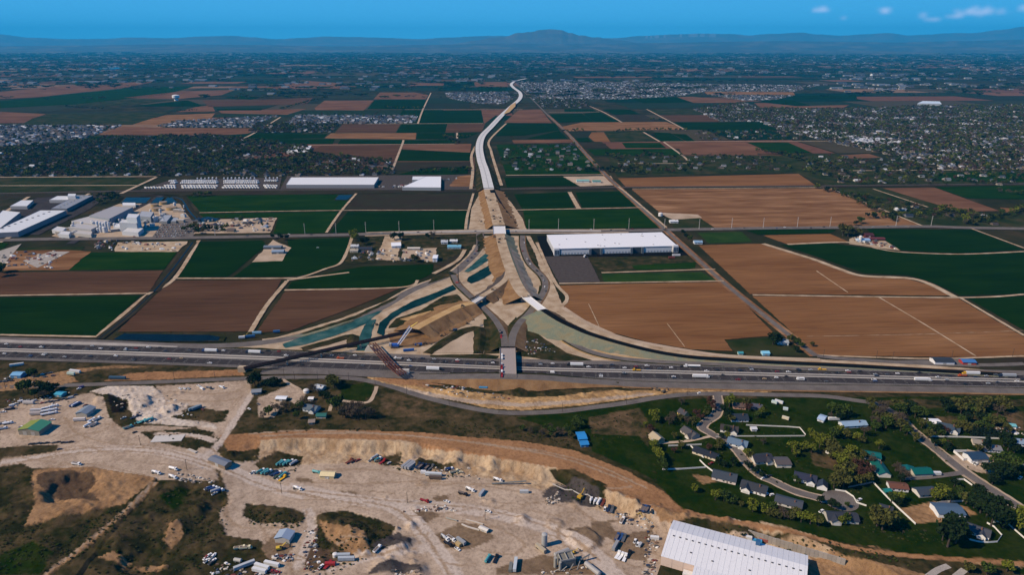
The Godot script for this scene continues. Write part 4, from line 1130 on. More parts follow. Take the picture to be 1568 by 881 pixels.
const ZONES := [
	# kind (a area, p path), zone, height, (width), pixels
	["a", 5, 0, 790, 640, 1000, 612, 1568, 606, 1700, 700, 1700, 881, 1320, 881, 1240, 830, 1060, 795, 1005, 740, 1000, 700, 900, 670],
	["a", 12, 0, 380, 600, 640, 600, 790, 640, 900, 690, 800, 672, 640, 660, 480, 656, 350, 668, 385, 610],
	["a", 14, 0, 585, 600, 640, 612, 700, 630, 720, 640, 600, 640, 580, 630],
	["a", 14, 0, 900, 640, 980, 625, 1000, 660, 990, 690, 930, 690, 905, 665],
	["a", 5, 0, 900, 665, 980, 668, 1000, 700, 1003, 735, 960, 715, 905, 690],
	["a", 11, 0, 560, 578, 620, 574, 690, 583, 800, 590, 1000, 594, 1180, 600, 1180, 602, 1061, 600, 1010, 605, 900, 620, 800, 629, 750, 626, 700, 614, 640, 600, 590, 588],
	["a", 12, 0, 660, 586, 720, 590, 800, 594, 900, 593, 1000, 595, 1000, 598, 905, 601, 860, 607, 800, 609, 740, 602, 690, 597],
	["a", 1, 0, 600, 590, 660, 602, 720, 612, 800, 618, 900, 612, 1000, 602, 1000, 605, 900, 617, 800, 624, 720, 618, 650, 606],
	["a", 3, 0, 570, 580, 620, 578, 680, 590, 660, 596, 600, 588],
	["a", 3, 0, 100, 585, 180, 565, 260, 570, 370, 566, 375, 575, 240, 582],
	["a", 7, 0, 0, 585, 120, 565, 180, 560, 230, 562, 150, 570, 100, 590, 0, 600],
	["a", 12, 0, 110, 575, 150, 566, 250, 562, 300, 565, 200, 572, 130, 592],
	["a", 1, 0, 240, 592, 380, 583, 388, 600, 362, 640, 338, 672, 305, 662, 300, 648, 330, 640, 330, 628, 290, 622, 262, 630, 245, 612],
	["a", 1, 0, 0, 628, 50, 612, 90, 612, 140, 602, 160, 612, 168, 640, 185, 655, 235, 652, 290, 655, 318, 664, 332, 672, 300, 682, 335, 690, 345, 705, 260, 700, 200, 690, 120, 693, 60, 705, 0, 716],
	["a", 12, 0, 0, 686, 60, 682, 92, 682, 85, 692, 40, 698, 0, 704],
	["a", 12, 0, 215, 662, 300, 656, 330, 662, 328, 672, 300, 690, 270, 684, 235, 676],
	["a", 12, 0, 0, 600, 60, 596, 80, 604, 40, 612, 0, 624],
	["a", 8, 0, 138, 600, 165, 592, 235, 592, 250, 605, 255, 620, 290, 618, 285, 632, 262, 640, 330, 650, 332, 656, 270, 652, 215, 648, 200, 630, 196, 612, 165, 606],
	["a", 10, 0, 166, 607, 178, 612, 196, 616, 192, 632, 172, 633],
	["a", 12, 0, 280, 630, 300, 622, 330, 630, 352, 628, 345, 645, 330, 648, 285, 642],
	["a", 12, 0, 0, 712, 50, 720, 60, 735, 40, 800, 0, 830],
	["a", 7, 0, 52, 722, 100, 714, 150, 714, 240, 732, 192, 772, 115, 790, 38, 806, 55, 770, 50, 742],
	["a", 6, 0, 60, 727, 100, 720, 140, 723, 152, 736, 132, 747, 155, 768, 110, 764, 72, 752, 57, 740],
	["a", 1, 0, 30, 706, 120, 692, 200, 690, 330, 712, 335, 730, 250, 735, 230, 730, 140, 716, 50, 718],
	["a", 12, 0, 252, 742, 300, 738, 340, 742, 345, 760, 350, 790, 330, 800, 380, 820, 300, 881, 110, 881, 190, 800],
	["a", 5, 0, 245, 760, 275, 742, 290, 742, 280, 765, 265, 775],
	["a", 5, 0, 0, 850, 50, 830, 85, 850, 60, 881, 0, 881],
	["a", 7, 0, 258, 800, 275, 790, 280, 812, 262, 832, 250, 820],
	["a", 7, 0, 150, 850, 175, 842, 200, 850, 180, 860, 240, 850, 260, 855, 230, 862],
	["a", 1, -3, 335, 712, 400, 738, 480, 760, 480, 800, 500, 881, 390, 881, 420, 850, 400, 820, 345, 812, 335, 780, 350, 760],
	["a", 12, -5, 376, 766, 440, 772, 470, 782, 460, 796, 400, 796, 372, 785],
	["a", 12, -3, 265, 872, 330, 840, 420, 850, 410, 881, 265, 881],
	["a", 3, 0, 335, 668, 400, 662, 480, 658, 640, 662, 720, 670, 800, 676, 880, 690, 960, 722, 1015, 752, 1045, 780, 1080, 800, 1010, 795, 960, 772, 880, 742, 800, 716, 700, 698, 560, 682, 400, 680, 350, 690],
	["a", 1, -9, 340, 716, 385, 712, 430, 700, 560, 695, 640, 705, 720, 728, 800, 732, 850, 742, 880, 762, 960, 780, 1010, 800, 1060, 806, 1120, 808, 1290, 850, 1400, 881, 1400, 960, 560, 960, 500, 881, 480, 790, 420, 772, 400, 745],
	["a", 4, -4, 400, 680, 440, 676, 540, 678, 620, 680, 660, 690, 760, 706, 850, 722, 920, 750, 1000, 788, 990, 800, 900, 768, 840, 745, 760, 728, 640, 712, 560, 702, 430, 706, 395, 700],
	["a", 4, -5, 1165, 806, 1240, 826, 1300, 848, 1340, 870, 1310, 876, 1240, 850, 1160, 822],
	["a", 7, -4, 1000, 785, 1060, 797, 1160, 806, 1165, 822, 1100, 812, 1010, 800],
	["a", 12, -9, 390, 715, 425, 694, 465, 700, 462, 712, 430, 718, 400, 724],
	["a", 12, -9, 580, 702, 615, 695, 612, 712, 590, 715],
	["a", 12, -9, 628, 712, 640, 704, 700, 716, 690, 722, 640, 718],
	["a", 12, -9, 840, 730, 880, 732, 930, 756, 925, 768, 880, 752],
	["a", 9, -9, 838, 748, 880, 742, 918, 760, 912, 778, 870, 772, 830, 762],
	["a", 12, -9, 478, 795, 500, 785, 530, 782, 580, 795, 608, 808, 585, 840, 540, 860, 500, 875, 470, 872, 466, 860, 478, 840],
	["a", 7, -9, 490, 800, 520, 812, 560, 818, 568, 850, 540, 855, 500, 825],
	["a", 6, -9, 470, 868, 460, 850, 480, 838, 540, 850, 560, 860, 500, 872],
	["a", 9, -9, 578, 830, 610, 815, 632, 828, 630, 846, 580, 852, 568, 845],
	["a", 9, -9, 558, 881, 600, 858, 645, 868, 650, 881],
	["a", 13, -9, 860, 812, 900, 806, 930, 818, 920, 838, 885, 842, 862, 830],
	["a", 13, -9, 905, 800, 985, 792, 1000, 815, 990, 860, 950, 855, 940, 830, 905, 810],
	["a", 1, -9, 935, 800, 985, 795, 995, 812, 960, 818, 940, 812],
	["a", 13, -9, 662, 825, 700, 800, 745, 805, 758, 825, 720, 842, 680, 840],
	["a", 13, -9, 760, 870, 830, 850, 900, 858, 925, 881, 760, 881],
	["a", 13, -9, 605, 782, 660, 784, 675, 788, 645, 808, 625, 795],
	["a", 13, -9, 440, 800, 400, 840, 420, 868, 450, 840],
	["a", 13, -9, 520, 752, 555, 755, 545, 760, 522, 758],
	["a", 13, -9, 453, 732, 480, 734, 478, 740, 456, 738],
	["a", 13, -9, 662, 762, 690, 757, 684, 768, 668, 769],
	["a", 7, -9, 1190, 862, 1330, 850, 1420, 872, 1430, 960, 1250, 960],
	["a", 7, 0, 1275, 850, 1370, 846, 1400, 856, 1568, 860, 1568, 868, 1400, 866, 1420, 881, 1300, 881],
	["a", 7, 0, 1378, 780, 1430, 768, 1480, 776, 1495, 788, 1440, 800, 1400, 802],
	["a", 1, 0, 1452, 700, 1500, 690, 1530, 708, 1520, 728, 1490, 722],
	["a", 7, 0, 1060, 728, 1085, 730, 1098, 738, 1075, 742],
	["a", 14, 0, 1240, 690, 1290, 688, 1310, 712, 1290, 725, 1245, 712],
	["a", 14, 0, 1420, 640, 1568, 630, 1568, 660, 1430, 662],
	["a", 5, 0, 1190, 612, 1300, 612, 1330, 640, 1200, 650],
	["a", 12, 0, 1320, 614, 1390, 612, 1568, 612, 1568, 622, 1400, 626],
	["a", 5, 0, 523, 592, 560, 586, 573, 590, 570, 606, 555, 614, 522, 612],
	["a", 1, 0, 395, 610, 440, 592, 448, 600, 420, 640, 396, 640],
	["a", 1, 0, 440, 590, 470, 600, 460, 622, 446, 616],
	["a", 12, 0, 1030, 800, 1060, 793, 1240, 822, 1560, 876, 1568, 881, 1420, 881, 1300, 850, 1230, 822],
	["p", 3, 0, 5, 1040, 782, 1100, 795, 1200, 812, 1300, 838, 1380, 850, 1480, 858, 1568, 864],
	["p", 2, 0, 12, 0, 711, 60, 700, 130, 690, 200, 688, 260, 695, 330, 712],
	["p", 2, -5, 13, 300, 704, 360, 722, 420, 742, 470, 753],
	["p", 2, -9, 14, 440, 746, 540, 765, 600, 772, 690, 778, 760, 788, 830, 808, 900, 840, 950, 890],
	["p", 2, -9, 14, 590, 770, 630, 795, 660, 830, 690, 870, 705, 900],
	["p", 2, -9, 9, 500, 872, 560, 855, 640, 842, 668, 840],
	["p", 2, -6, 8, 470, 775, 478, 800, 470, 830, 452, 870],
	["p", 7, 0, 6, 238, 738, 205, 772, 160, 812, 110, 852, 60, 890],
	["p", 2, 0, 7, 388, 600, 360, 645, 335, 680, 310, 700],
	["p", 1, 0, 8, 640, 688, 622, 704, 605, 722],
	["p", 2, 0, 7, 240, 664, 300, 668, 330, 676],
	["p", 12, 0, 7, 120, 590, 135, 578, 150, 566],
]

# ---------------------------------------------------------------- buildings
func at_px(px: float, py: float) -> Vector3:
	var p := G(px, py)
	if p.z > GZ0 + 2.0: return P(px, py)
	return p + Vector3(0, L(2.0, p.z), 0)

# house or barn: roof ridge along its x axis
func house(called: String, label: String, px: float, py: float, w: float, d: float, turn: float, roof: String, walls: String, wall_h := 3.0, rise := 2.2, wing := 0.0, group := "") -> Node3D:
	var t := thing(called, label, "house" if called.contains("house") else "shed" if called.contains("shed") else "barn", at_px(px, py), deg_to_rad(turn), group)
	var wm: Material = mats.wall
	var near := py > 560
	if near:
		w *= 0.78; d *= 0.84; wall_h *= 0.92; wing *= 0.8
	var b := MB.new()
	b.col = hexl(walls)
	b.gable_walls(Vector3(0, -0.3, 0), w, d, wall_h + 0.3, rise)
	part(t, "wall", b.mesh(wm))
	var r := MB.new()
	r.col = hexl(roof)
	r.gable(Vector3.ZERO, w, d, wall_h, rise, 0.6)
	var rn := part(t, "roof", r.mesh(mats.metal_roof))
	if called == "house" or called == "farmhouse":
		var c := MB.new()
		c.col = lin(.20, .10, .07)
		c.box(Vector3(w * 0.22, wall_h + rise * 0.4, d * 0.15), Vector3(0.9, rise * 0.9 + 0.6, 0.9))
		part(rn, "chimney", c.mesh(wm))
		for k in 3:
			var q := MB.new()
			q.col = lin(.03, .04, .05)
			q.box(Vector3((k - 1) * w * 0.3, 1.0, d * 0.5 + 0.02), Vector3(1.6, 1.2, 0.08))
			part(t, "window", q.mesh(mats.paint))
		var dr := MB.new()
		dr.col = lin(.10, .06, .04)
		dr.box(Vector3(w * 0.15, 0.1, d * 0.5 + 0.02), Vector3(1.0, 2.1, 0.1))
		part(t, "door", dr.mesh(mats.paint))
	if wing != 0.0:
		# a cross gable whose ridge runs towards +z
		var x := Transform3D(Basis(Vector3.UP, PI / 2), Vector3(signf(wing) * w * 0.26, 0, d * 0.42))
		var ww: float = absf(wing)
		var b2 := MB.new()
		b2.col = hexl(walls) * 1.04
		b2.gable_walls(Vector3(0, -0.3, 0), ww, ww * 0.85, wall_h + 0.3, rise * 0.85, x)
		part(t, "wing_wall", b2.mesh(wm))
		var r2 := MB.new()
		r2.col = hexl(roof)
		r2.gable(Vector3(0, 0.05, 0), ww, ww * 0.85, wall_h, rise * 0.85, 0.5, x)
		part(t, "wing_roof", r2.mesh(mats.metal_roof))
		var g := MB.new()
		g.col = lin(.62, .62, .60)
		g.box(x * Vector3(-ww * 0.5 - 0.04, 0, 0), Vector3(ww * 0.55, 2.3, 0.1))
		part(t, "garage_door", g.mesh(mats.paint))
	elif called != "house" and called != "farmhouse":
		var g := MB.new()
		g.col = lin(.40, .40, .40)
		g.box(Vector3(0, 0, d * 0.5 + 0.03), Vector3(minf(4.0, w * 0.3), wall_h * 0.8, 0.1))
		part(t, "door", g.mesh(mats.paint))
	return t

# flat-roofed building from the four corners of its roof, in pixels at roof height h
func block(called: String, label: String, category: String, h: float, pts: Array, roof: Color, walls: Color, g0 := 0.0, group := "") -> Node3D:
	var c := []
	for k in range(0, 8, 2): c.append(G(pts[k], pts[k + 1], g0 + h))
	var o: Vector3 = (c[0] + c[1] + c[2] + c[3]) * 0.25
	o.y = g0 + (L(2.0, o.z) if g0 == 0.0 else 0.0)
	var t := thing(called, label, category, o, 0.0, group)
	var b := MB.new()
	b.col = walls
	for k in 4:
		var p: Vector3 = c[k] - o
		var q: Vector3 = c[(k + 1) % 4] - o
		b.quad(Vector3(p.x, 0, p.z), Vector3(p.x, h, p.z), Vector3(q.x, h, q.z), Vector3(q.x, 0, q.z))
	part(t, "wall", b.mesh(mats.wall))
	var r := MB.new()
	r.col = roof
	var e := []
	for k in 4:
		var p: Vector3 = c[k] - o
		e.append(Vector3(p.x * 0.995, h - 0.5, p.z * 0.995))
	r.quad(e[0], e[1], e[2], e[3])
	part(t, "roof", r.mesh(mats.metal_roof))
	var pr := MB.new()
	pr.col = walls.lerp(roof, 0.6)
	for k in 4:
		var p: Vector3 = c[k] - o
		var q: Vector3 = c[(k + 1) % 4] - o
		var ip: Vector3 = e[k]
		var iq: Vector3 = e[(k + 1) % 4]
		p.y = h; q.y = h; ip.y = h; iq.y = h
		pr.quad(p, ip, iq, q)
		pr.quad(ip, e[k], e[(k + 1) % 4], iq)
	part(t, "parapet", pr.mesh(mats.wall))
	return t

# rows of small things on the roof or wall of a block: boxes at fractions along an edge
func units(t: Node3D, called: String, c: Array, n: int, size: Vector3, y: float, col: Color) -> void:
	var m := MB.new()
	m.col = col
	m.box(Vector3.ZERO, size)
	var mesh := m.mesh(mats.paint)
	for k in n:
		var f := (k + 0.5) / n
		var o := part(t, called, mesh)
		o.position = (c[0] as Vector3).lerp(c[1], f) - t.position
		o.position.y = y

func cyl(called: String, label: String, category: String, p: Vector3, r: float, h: float, col: Color, dome: float, group := "", top := 1.0) -> Node3D:
	var t := thing(called, label, category, p, 0.0, group)
	var b := MB.new()
	b.col = col
	b.tube(Vector3(0, -0.2, 0), Vector3(0, h, 0), r, r * top, 18, dome == 0.0)
	part(t, "shell", b.mesh(mats.metal_roof))
	if dome > 0.0:
		var d := MB.new()
		d.col = col * 1.02
		d.tube(Vector3(0, h, 0), Vector3(0, h + dome * 0.7, 0), r * top, r * 0.6 * top, 18, false)
		d.tube(Vector3(0, h + dome * 0.7, 0), Vector3(0, h + dome, 0), r * 0.6 * top, 0.1, 18, false)
		part(t, "dome", d.mesh(mats.metal_roof))
	return t

func make_buildings() -> void:
	var hs := [
		# the neighbourhood south-east of the interchange
		["barn", "tan gabled barn with a pale ribbed roof", 1005, 675, 17, 12, -65, "a89a80", "b0a184", 4.5, 3.0, 0],
		["house", "dark roofed house with a pale yellow gable end among trees", 1046, 636, 13, 10, -60, "3a3a40", "c9b070", 3.5, 3.2, 0],
		["house", "grey shingled house with a narrow pale garage", 1056, 666, 22, 13, -62, "4c4a4a", "b8b0a4", 3.2, 3.0, 9],
		["house", "charcoal hip roofed house with a long white eave", 1130, 642, 23, 15, 0, "2e333b", "dcdcd8", 3.2, 3.4, 0],
		["house", "dark brown roofed house with a tall bright white gable front", 1116, 660, 22, 13, -20, "38332f", "e6e6e4", 3.6, 3.2, 10],
		["house", "blue grey roofed house with white trim above the junction", 1129, 681, 24, 14, -28, "5c7288", "dfe3e6", 3.4, 3.0, 9],
		["house", "long dark house with solar panels beside a white fence", 1080, 697, 30, 12, -36, "20242c", "d8cdb4", 3.2, 2.4, 0],
		["house", "dark slate roofed house beside the square pale shed", 1165, 705, 24, 16, 8, "33343a", "c9c6c0", 3.2, 3.2, 9],
		["shed", "square white walled shed with a brown weathered roof", 1196, 711, 18, 15, 0, "57504c", "d6d4c8", 4.0, 1.2, 0],
		["house", "brown roofed pinkish house under tall trees by the main road", 1131, 624, 17, 11, -10, "5a4a42", "c49a86", 3.2, 2.4, 0],
		["house", "purple grey roofed cottage half hidden by shrubs", 1158, 625, 14, 10, -20, "4a4a58", "8e8a90", 3.0, 2.4, 0],
		["garden_shed", "small white garden shed on the lawn", 1153, 659, 7, 6, 0, "c8ccd0", "d8dadc", 3.0, 1.0, 0],
		["farmhouse", "long low house with a pale blue metal roof", 1305, 652, 34, 12, 6, "8aa4bc", "cfd6da", 3.2, 2.2, 0],
		["garden_shed", "light blue shed with a white lean-to in the paddock", 1258, 643, 8, 14, -40, "9fb6d0", "c9d2dc", 3.0, 1.2, 0],
		["barn", "teal roofed barn with a pale open gable at the field edge", 1334, 701, 18, 13, -18, "0f5c5a", "c6beb2", 4.0, 2.4, 0],
		["house", "teal roofed house with its white gable end facing the lane", 1347, 722, 26, 13, 84, "0d5552", "dcdcd6", 3.6, 2.8, 0],
		["shed", "low teal roofed shed between the lane and the paddock", 1389, 722, 10, 14, 80, "125a5a", "9a958c", 3.2, 1.6, 0],
		["barn", "wide teal roofed barn next to the white camper", 1408, 726, 23, 12, 4, "0e5a56", "b8b4a8", 4.0, 2.2, 0],
		["house", "brown roofed bungalow with a row of white pillars", 1373, 748, 20, 12, -10, "6a4634", "dde0e4", 3.4, 1.6, 0],
		["house", "slate roofed ranch house below the side lane", 1416, 756, 24, 13, 6, "3d434d", "cfcdc8", 3.2, 2.2, 0],
		["barn", "white metal workshop with a slate blue roof on a dirt yard", 1449, 786, 28, 18, -4, "4a6076", "e2e6ea", 5.0, 1.6, 0],
		["house", "grey roofed house ringed by a white oval fence", 1490, 814, 28, 14, -38, "44464c", "dedede", 3.4, 2.8, 9],
		["house", "dark roofed house with pinkish white rear wall and patio", 1109, 733, 27, 16, -24, "39424a", "dccfc8", 3.6, 3.4, 0],
		["house", "large dark roofed house with a white gable above the hedge", 1154, 750, 28, 15, -30, "30343a", "e4e4e4", 3.6, 3.4, -11],
		["house", "low slate roofed house hidden behind the pit-edge trees", 1207, 772, 28, 14, -28, "40454f", "c4c2c0", 3.2, 2.4, 0],
		["house", "dark roofed house with two white gables by the cul-de-sac", 1232, 735, 24, 14, -24, "2e3140", "e6e8ea", 3.6, 3.2, 10],
		["garage", "detached white gabled garage by the cul-de-sac", 1258, 747, 11, 10, 66, "343846", "e8eaec", 3.6, 3.0, 0],
		["house", "wide charcoal roofed house below the cul-de-sac", 1287, 795, 32, 14, -6, "33373f", "b8b4ac", 3.4, 3.0, -11],
		["house", "small dark roofed house with a white side by the long white fence", 1355, 783, 13, 11, -30, "30343e", "e4e6e8", 3.4, 2.6, 0],
		["barn", "bright white flat roofed outbuilding among conifers", 1427, 650, 18, 12, -4, "e8eaee", "dfe1e4", 4.0, 0.8, 0],
		["house", "large blue slate roofed house behind the white outbuilding", 1450, 658, 26, 15, -30, "3a4856", "d6d8dc", 3.6, 3.4, 10],
		["barn", "navy roofed workshop with white doors by a gravel yard", 1492, 704, 22, 15, 4, "2c4258", "dde0e4", 5.0, 1.8, 0],
		["house", "grey roofed bungalow beside a round conifer", 1516, 689, 20, 12, -8, "76787c", "d4d6d8", 3.2, 2.0, 0],
		["house", "pale blue roofed house with white walls at the wood's edge", 1553, 679, 22, 12, -12, "7f93a8", "dfe2e6", 3.2, 2.2, 0],
		["house", "tan house with grey roof beside a parked camper and cars", 1497, 680, 14, 11, -20, "8a847a", "cfc4b2", 3.0, 2.0, 0],
		["garden_shed", "small turquoise roofed shed near the stacked lumber", 1547, 654, 9, 7, -10, "6fb0b8", "b0b8ba", 2.8, 1.0, 0],
		["garden_shed", "turquoise play house by the long white fence", 1357, 754, 7, 5, 10, "1f7a78", "2a6a68", 2.6, 1.2, 0],
		# the farm lots south of the motorway, west side
		["shed", "weathered grey shed under a round dark tree", 394, 602, 13, 10, 10, "7e868e", "76787a", 3.4, 1.6, 0],
		["shed", "long open shed with a shiny white metal roof", 432, 613, 15, 8, -4, "dfe6ee", "6a6258", 3.6, 0.8, 0],
		["farmhouse", "pale grey metal roofed house beside a yellow green tree", 490, 596, 15, 11, -20, "b4bcc4", "a8aaac", 3.4, 1.8, 0],
		["farmhouse", "slate blue roofed farmhouse with a pale porch", 478, 628, 20, 13, -18, "4c5a66", "c8ccd0", 3.4, 2.8, 9],
		["shed", "teal green roofed shed with a buff wall", 493, 639, 13, 8, 0, "2a625a", "b4a488", 3.4, 1.4, 0],
		["garden_shed", "small white roofed shed by the farm drive", 477, 613, 7, 6, 0, "e2e2e2", "b09888", 3.0, 0.8, 0],
		["garden_shed", "little grey brown hut at the edge of the bench", 478, 648, 8, 8, 10, "8a7c72", "7a6e66", 2.8, 1.0, 0],
		["shed", "bright blue roofed shed, upper of a row beside the pasture", 890, 671, 11, 16, 8, "2f86c8", "3a78a8", 3.2, 1.0, 0],
		["shed", "bright blue roofed shed, lower of a row beside the pasture", 894, 682, 10, 9, 8, "2f7fbe", "3a78a8", 3.2, 1.0, 0],
		["shed", "pale blue metal shop behind the truck yard", 30, 577, 16, 12, -4, "6fa4cc", "4f86b4", 4.5, 1.6, 0],
		["shed", "grey steel gabled workshop in the gravel yard", 133, 634, 19, 15, 84, "7a8794", "a8a49c", 5.0, 2.0, 0],
		["shed", "turquoise roofed shed behind the wrecked cars", 94, 606, 12, 9, -14, "3f9ab8", "5a90a0", 3.4, 1.0, 0],
		["shed", "silver blue steel shed in the pit beside scrap equipment", 437, 826, 13, 15, 82, "93a4b8", "b8b4ae", 5.0, 2.0, 0],
		["shed", "cream fabric roofed shelter in the pit with a car beside", 503, 730, 17, 9, -4, "d8caa0", "c8ba94", 3.6, 1.6, 0],
		["shed", "long grey roofed open equipment shed beside the haul road", 338, 711, 29, 10, -28, "6e7480", "8a7a68", 4.5, 1.2, 0],
		["shed", "pale office trailer with a long roof beside the quarry lane", 741, 813, 10, 4, -32, "d4d0c8", "c8c0b4", 2.8, 0.5, 0],
		# along the arterial
		["farmhouse", "white farmhouse beside the yellow green tree on the arterial", 544, 379, 15, 11, 0, "b8bcc0", "e0e2e4", 3.4, 2.4, 0],
		["farmhouse", "tan farmhouse with a pale roof south of the white farmhouse", 543, 386, 15, 11, 0, "a8a090", "d0c8b4", 3.4, 2.4, 0],
		["farmhouse", "dark roofed farmhouse shaded by trees on the arterial", 560, 383, 26, 14, 0, "30323a", "6a665e", 3.4, 2.6, 0],
		["barn", "white roofed barn on the gravel lot", 607, 378, 18, 26, 10, "e8ecf0", "d8dce0", 5.0, 1.8, 0],
		["shed", "low pale roofed shed beside the gravel lot", 634, 383, 24, 10, 0, "c4bcb2", "a89e92", 4.0, 1.2, 0],
		["house", "white gabled house by the curved ramp", 681, 373, 13, 12, 0, "aeb4bc", "dee0e4", 4.0, 3.0, 0],
		["house", "sky blue roofed house by the curved ramp", 696, 380, 26, 14, 0, "6fa8c0", "a8c4d0", 3.8, 2.4, 0],
		["house", "white roofed cottage among shrubs near the ramp", 695, 371, 15, 12, 0, "d0d4d8", "c8ccd0", 3.4, 2.0, 0],
		["shed", "tall white open sided hay shed at the field corner", 667, 399, 8, 22, 0, "e8ecf4", "dfe4ee", 7.0, 0.8, 0],
		["barn", "long grey barn in the crop field yard", 419, 381, 34, 12, 0, "6a7684", "565e68", 4.5, 1.8, 0],
		["barn", "blue grey roofed barn in the crop field yard", 427, 388, 22, 14, 4, "8296ac", "6e7680", 4.5, 2.0, 0],
		["barn", "dark red gabled barn on the eastern farm", 1328, 363, 18, 16, 0, "4a2420", "5a2a24", 5.0, 3.0, 0],
		["barn", "pale blue roofed milking barn on the eastern farm", 1320, 370, 24, 14, 0, "8fb0d0", "b8c8d8", 4.5, 2.0, 0],
		["barn", "long rust red roofed cattle shed on the eastern farm", 1338, 368, 38, 12, 0, "6a3024", "4a3028", 4.0, 1.4, 0],
		["house", "white farmhouse with a pale roof north of the straight road", 1031, 341, 18, 13, 0, "ced2d6", "dadcde", 3.6, 2.2, 0],
		["house", "blue roofed house beside the straight road", 1068, 373, 16, 12, 0, "7fa0bc", "cfdae4", 3.6, 2.4, 0],
		["barn", "turquoise and white roofed barn by the railway crossing", 892, 279, 36, 20, 0, "7ab0a8", "d0d8d8", 5.0, 2.0, 0],
		["barn", "green roofed shed by the railway crossing", 913, 280, 24, 14, 0, "4a8a80", "c0c8c8", 5.0, 2.0, 0],
		["barn", "white arched hangar with a dark roof beside the motorway", 1441, 556, 24, 13, -2, "34363a", "e2e4e8", 4.5, 1.8, 0],
		["shed", "red and blue shed beside the motorway", 1480, 557, 16, 10, -4, "3f6fa8", "a83a30", 4.0, 1.4, 0],
		["house", "white house behind a broad dark tree by the straight road", 1197, 526, 14, 12, -10, "9aa4ae", "dfe3e6", 3.6, 2.4, 0],
		["garden_shed", "light blue shed in the fenced meadow by the motorway", 1171, 543, 9, 8, 0, "7fc0dc", "a0d0e4", 3.0, 1.6, 0],
		["garden_shed", "small teal roofed pump house in the fenced meadow", 1133, 543, 6, 5, 0, "3f8f98", "b0c8c8", 2.6, 1.2, 0],
		["house", "white roofed dairy house at the orchard east of the farm", 1377, 322, 24, 16, 0, "e0e4e8", "d0d4d8", 4.0, 2.0, 0],
	]
	for h in hs:
		house(h[0], h[1], h[2], h[3], h[4], h[5], h[6], h[7], h[8], h[9], h[10], h[11])
	# the shop with a two-tone roof: olive west slope, teal east slope
	var gt := thing("workshop", "large workshop with an olive and teal green metal roof", "workshop", P(56, 660), deg_to_rad(-6))
	var gw := MB.new()
	gw.col = hexl("8a8478")
	var gx := Transform3D(Basis(Vector3.UP, PI / 2), Vector3.ZERO)
	gw.gable_walls(Vector3(0, -0.3, 0), 18, 23, 6.3, 2.2, gx)
	part(gt, "wall", gw.mesh(mats.wall))
	for s in [-1.0, 1.0]:
		var sl := MB.new()
		sl.col = hexl("7f8a2c") if s < 0 else hexl("3f7f66")
		sl.quad(Vector3(0, 8.4, -9.6), Vector3(0, 8.4, 9.6), Vector3(s * 12.2, 5.95, 9.6), Vector3(s * 12.2, 5.95, -9.6))
		part(gt, "roof_slope", sl.mesh(mats.metal_roof), "olive green west roof slope" if s < 0 else "teal green east roof slope")
	for k in 2:
		var dd := MB.new()
		dd.col = lin(.35, .34, .32)
		dd.box(Vector3(-4.5 + k * 9.0, 0, 9.05), Vector3(4.2, 4.4, 0.12))
		part(gt, "roll_up_door", dd.mesh(mats.paint))
	big_white_shed()
	distribution_warehouse()
	west_plant()

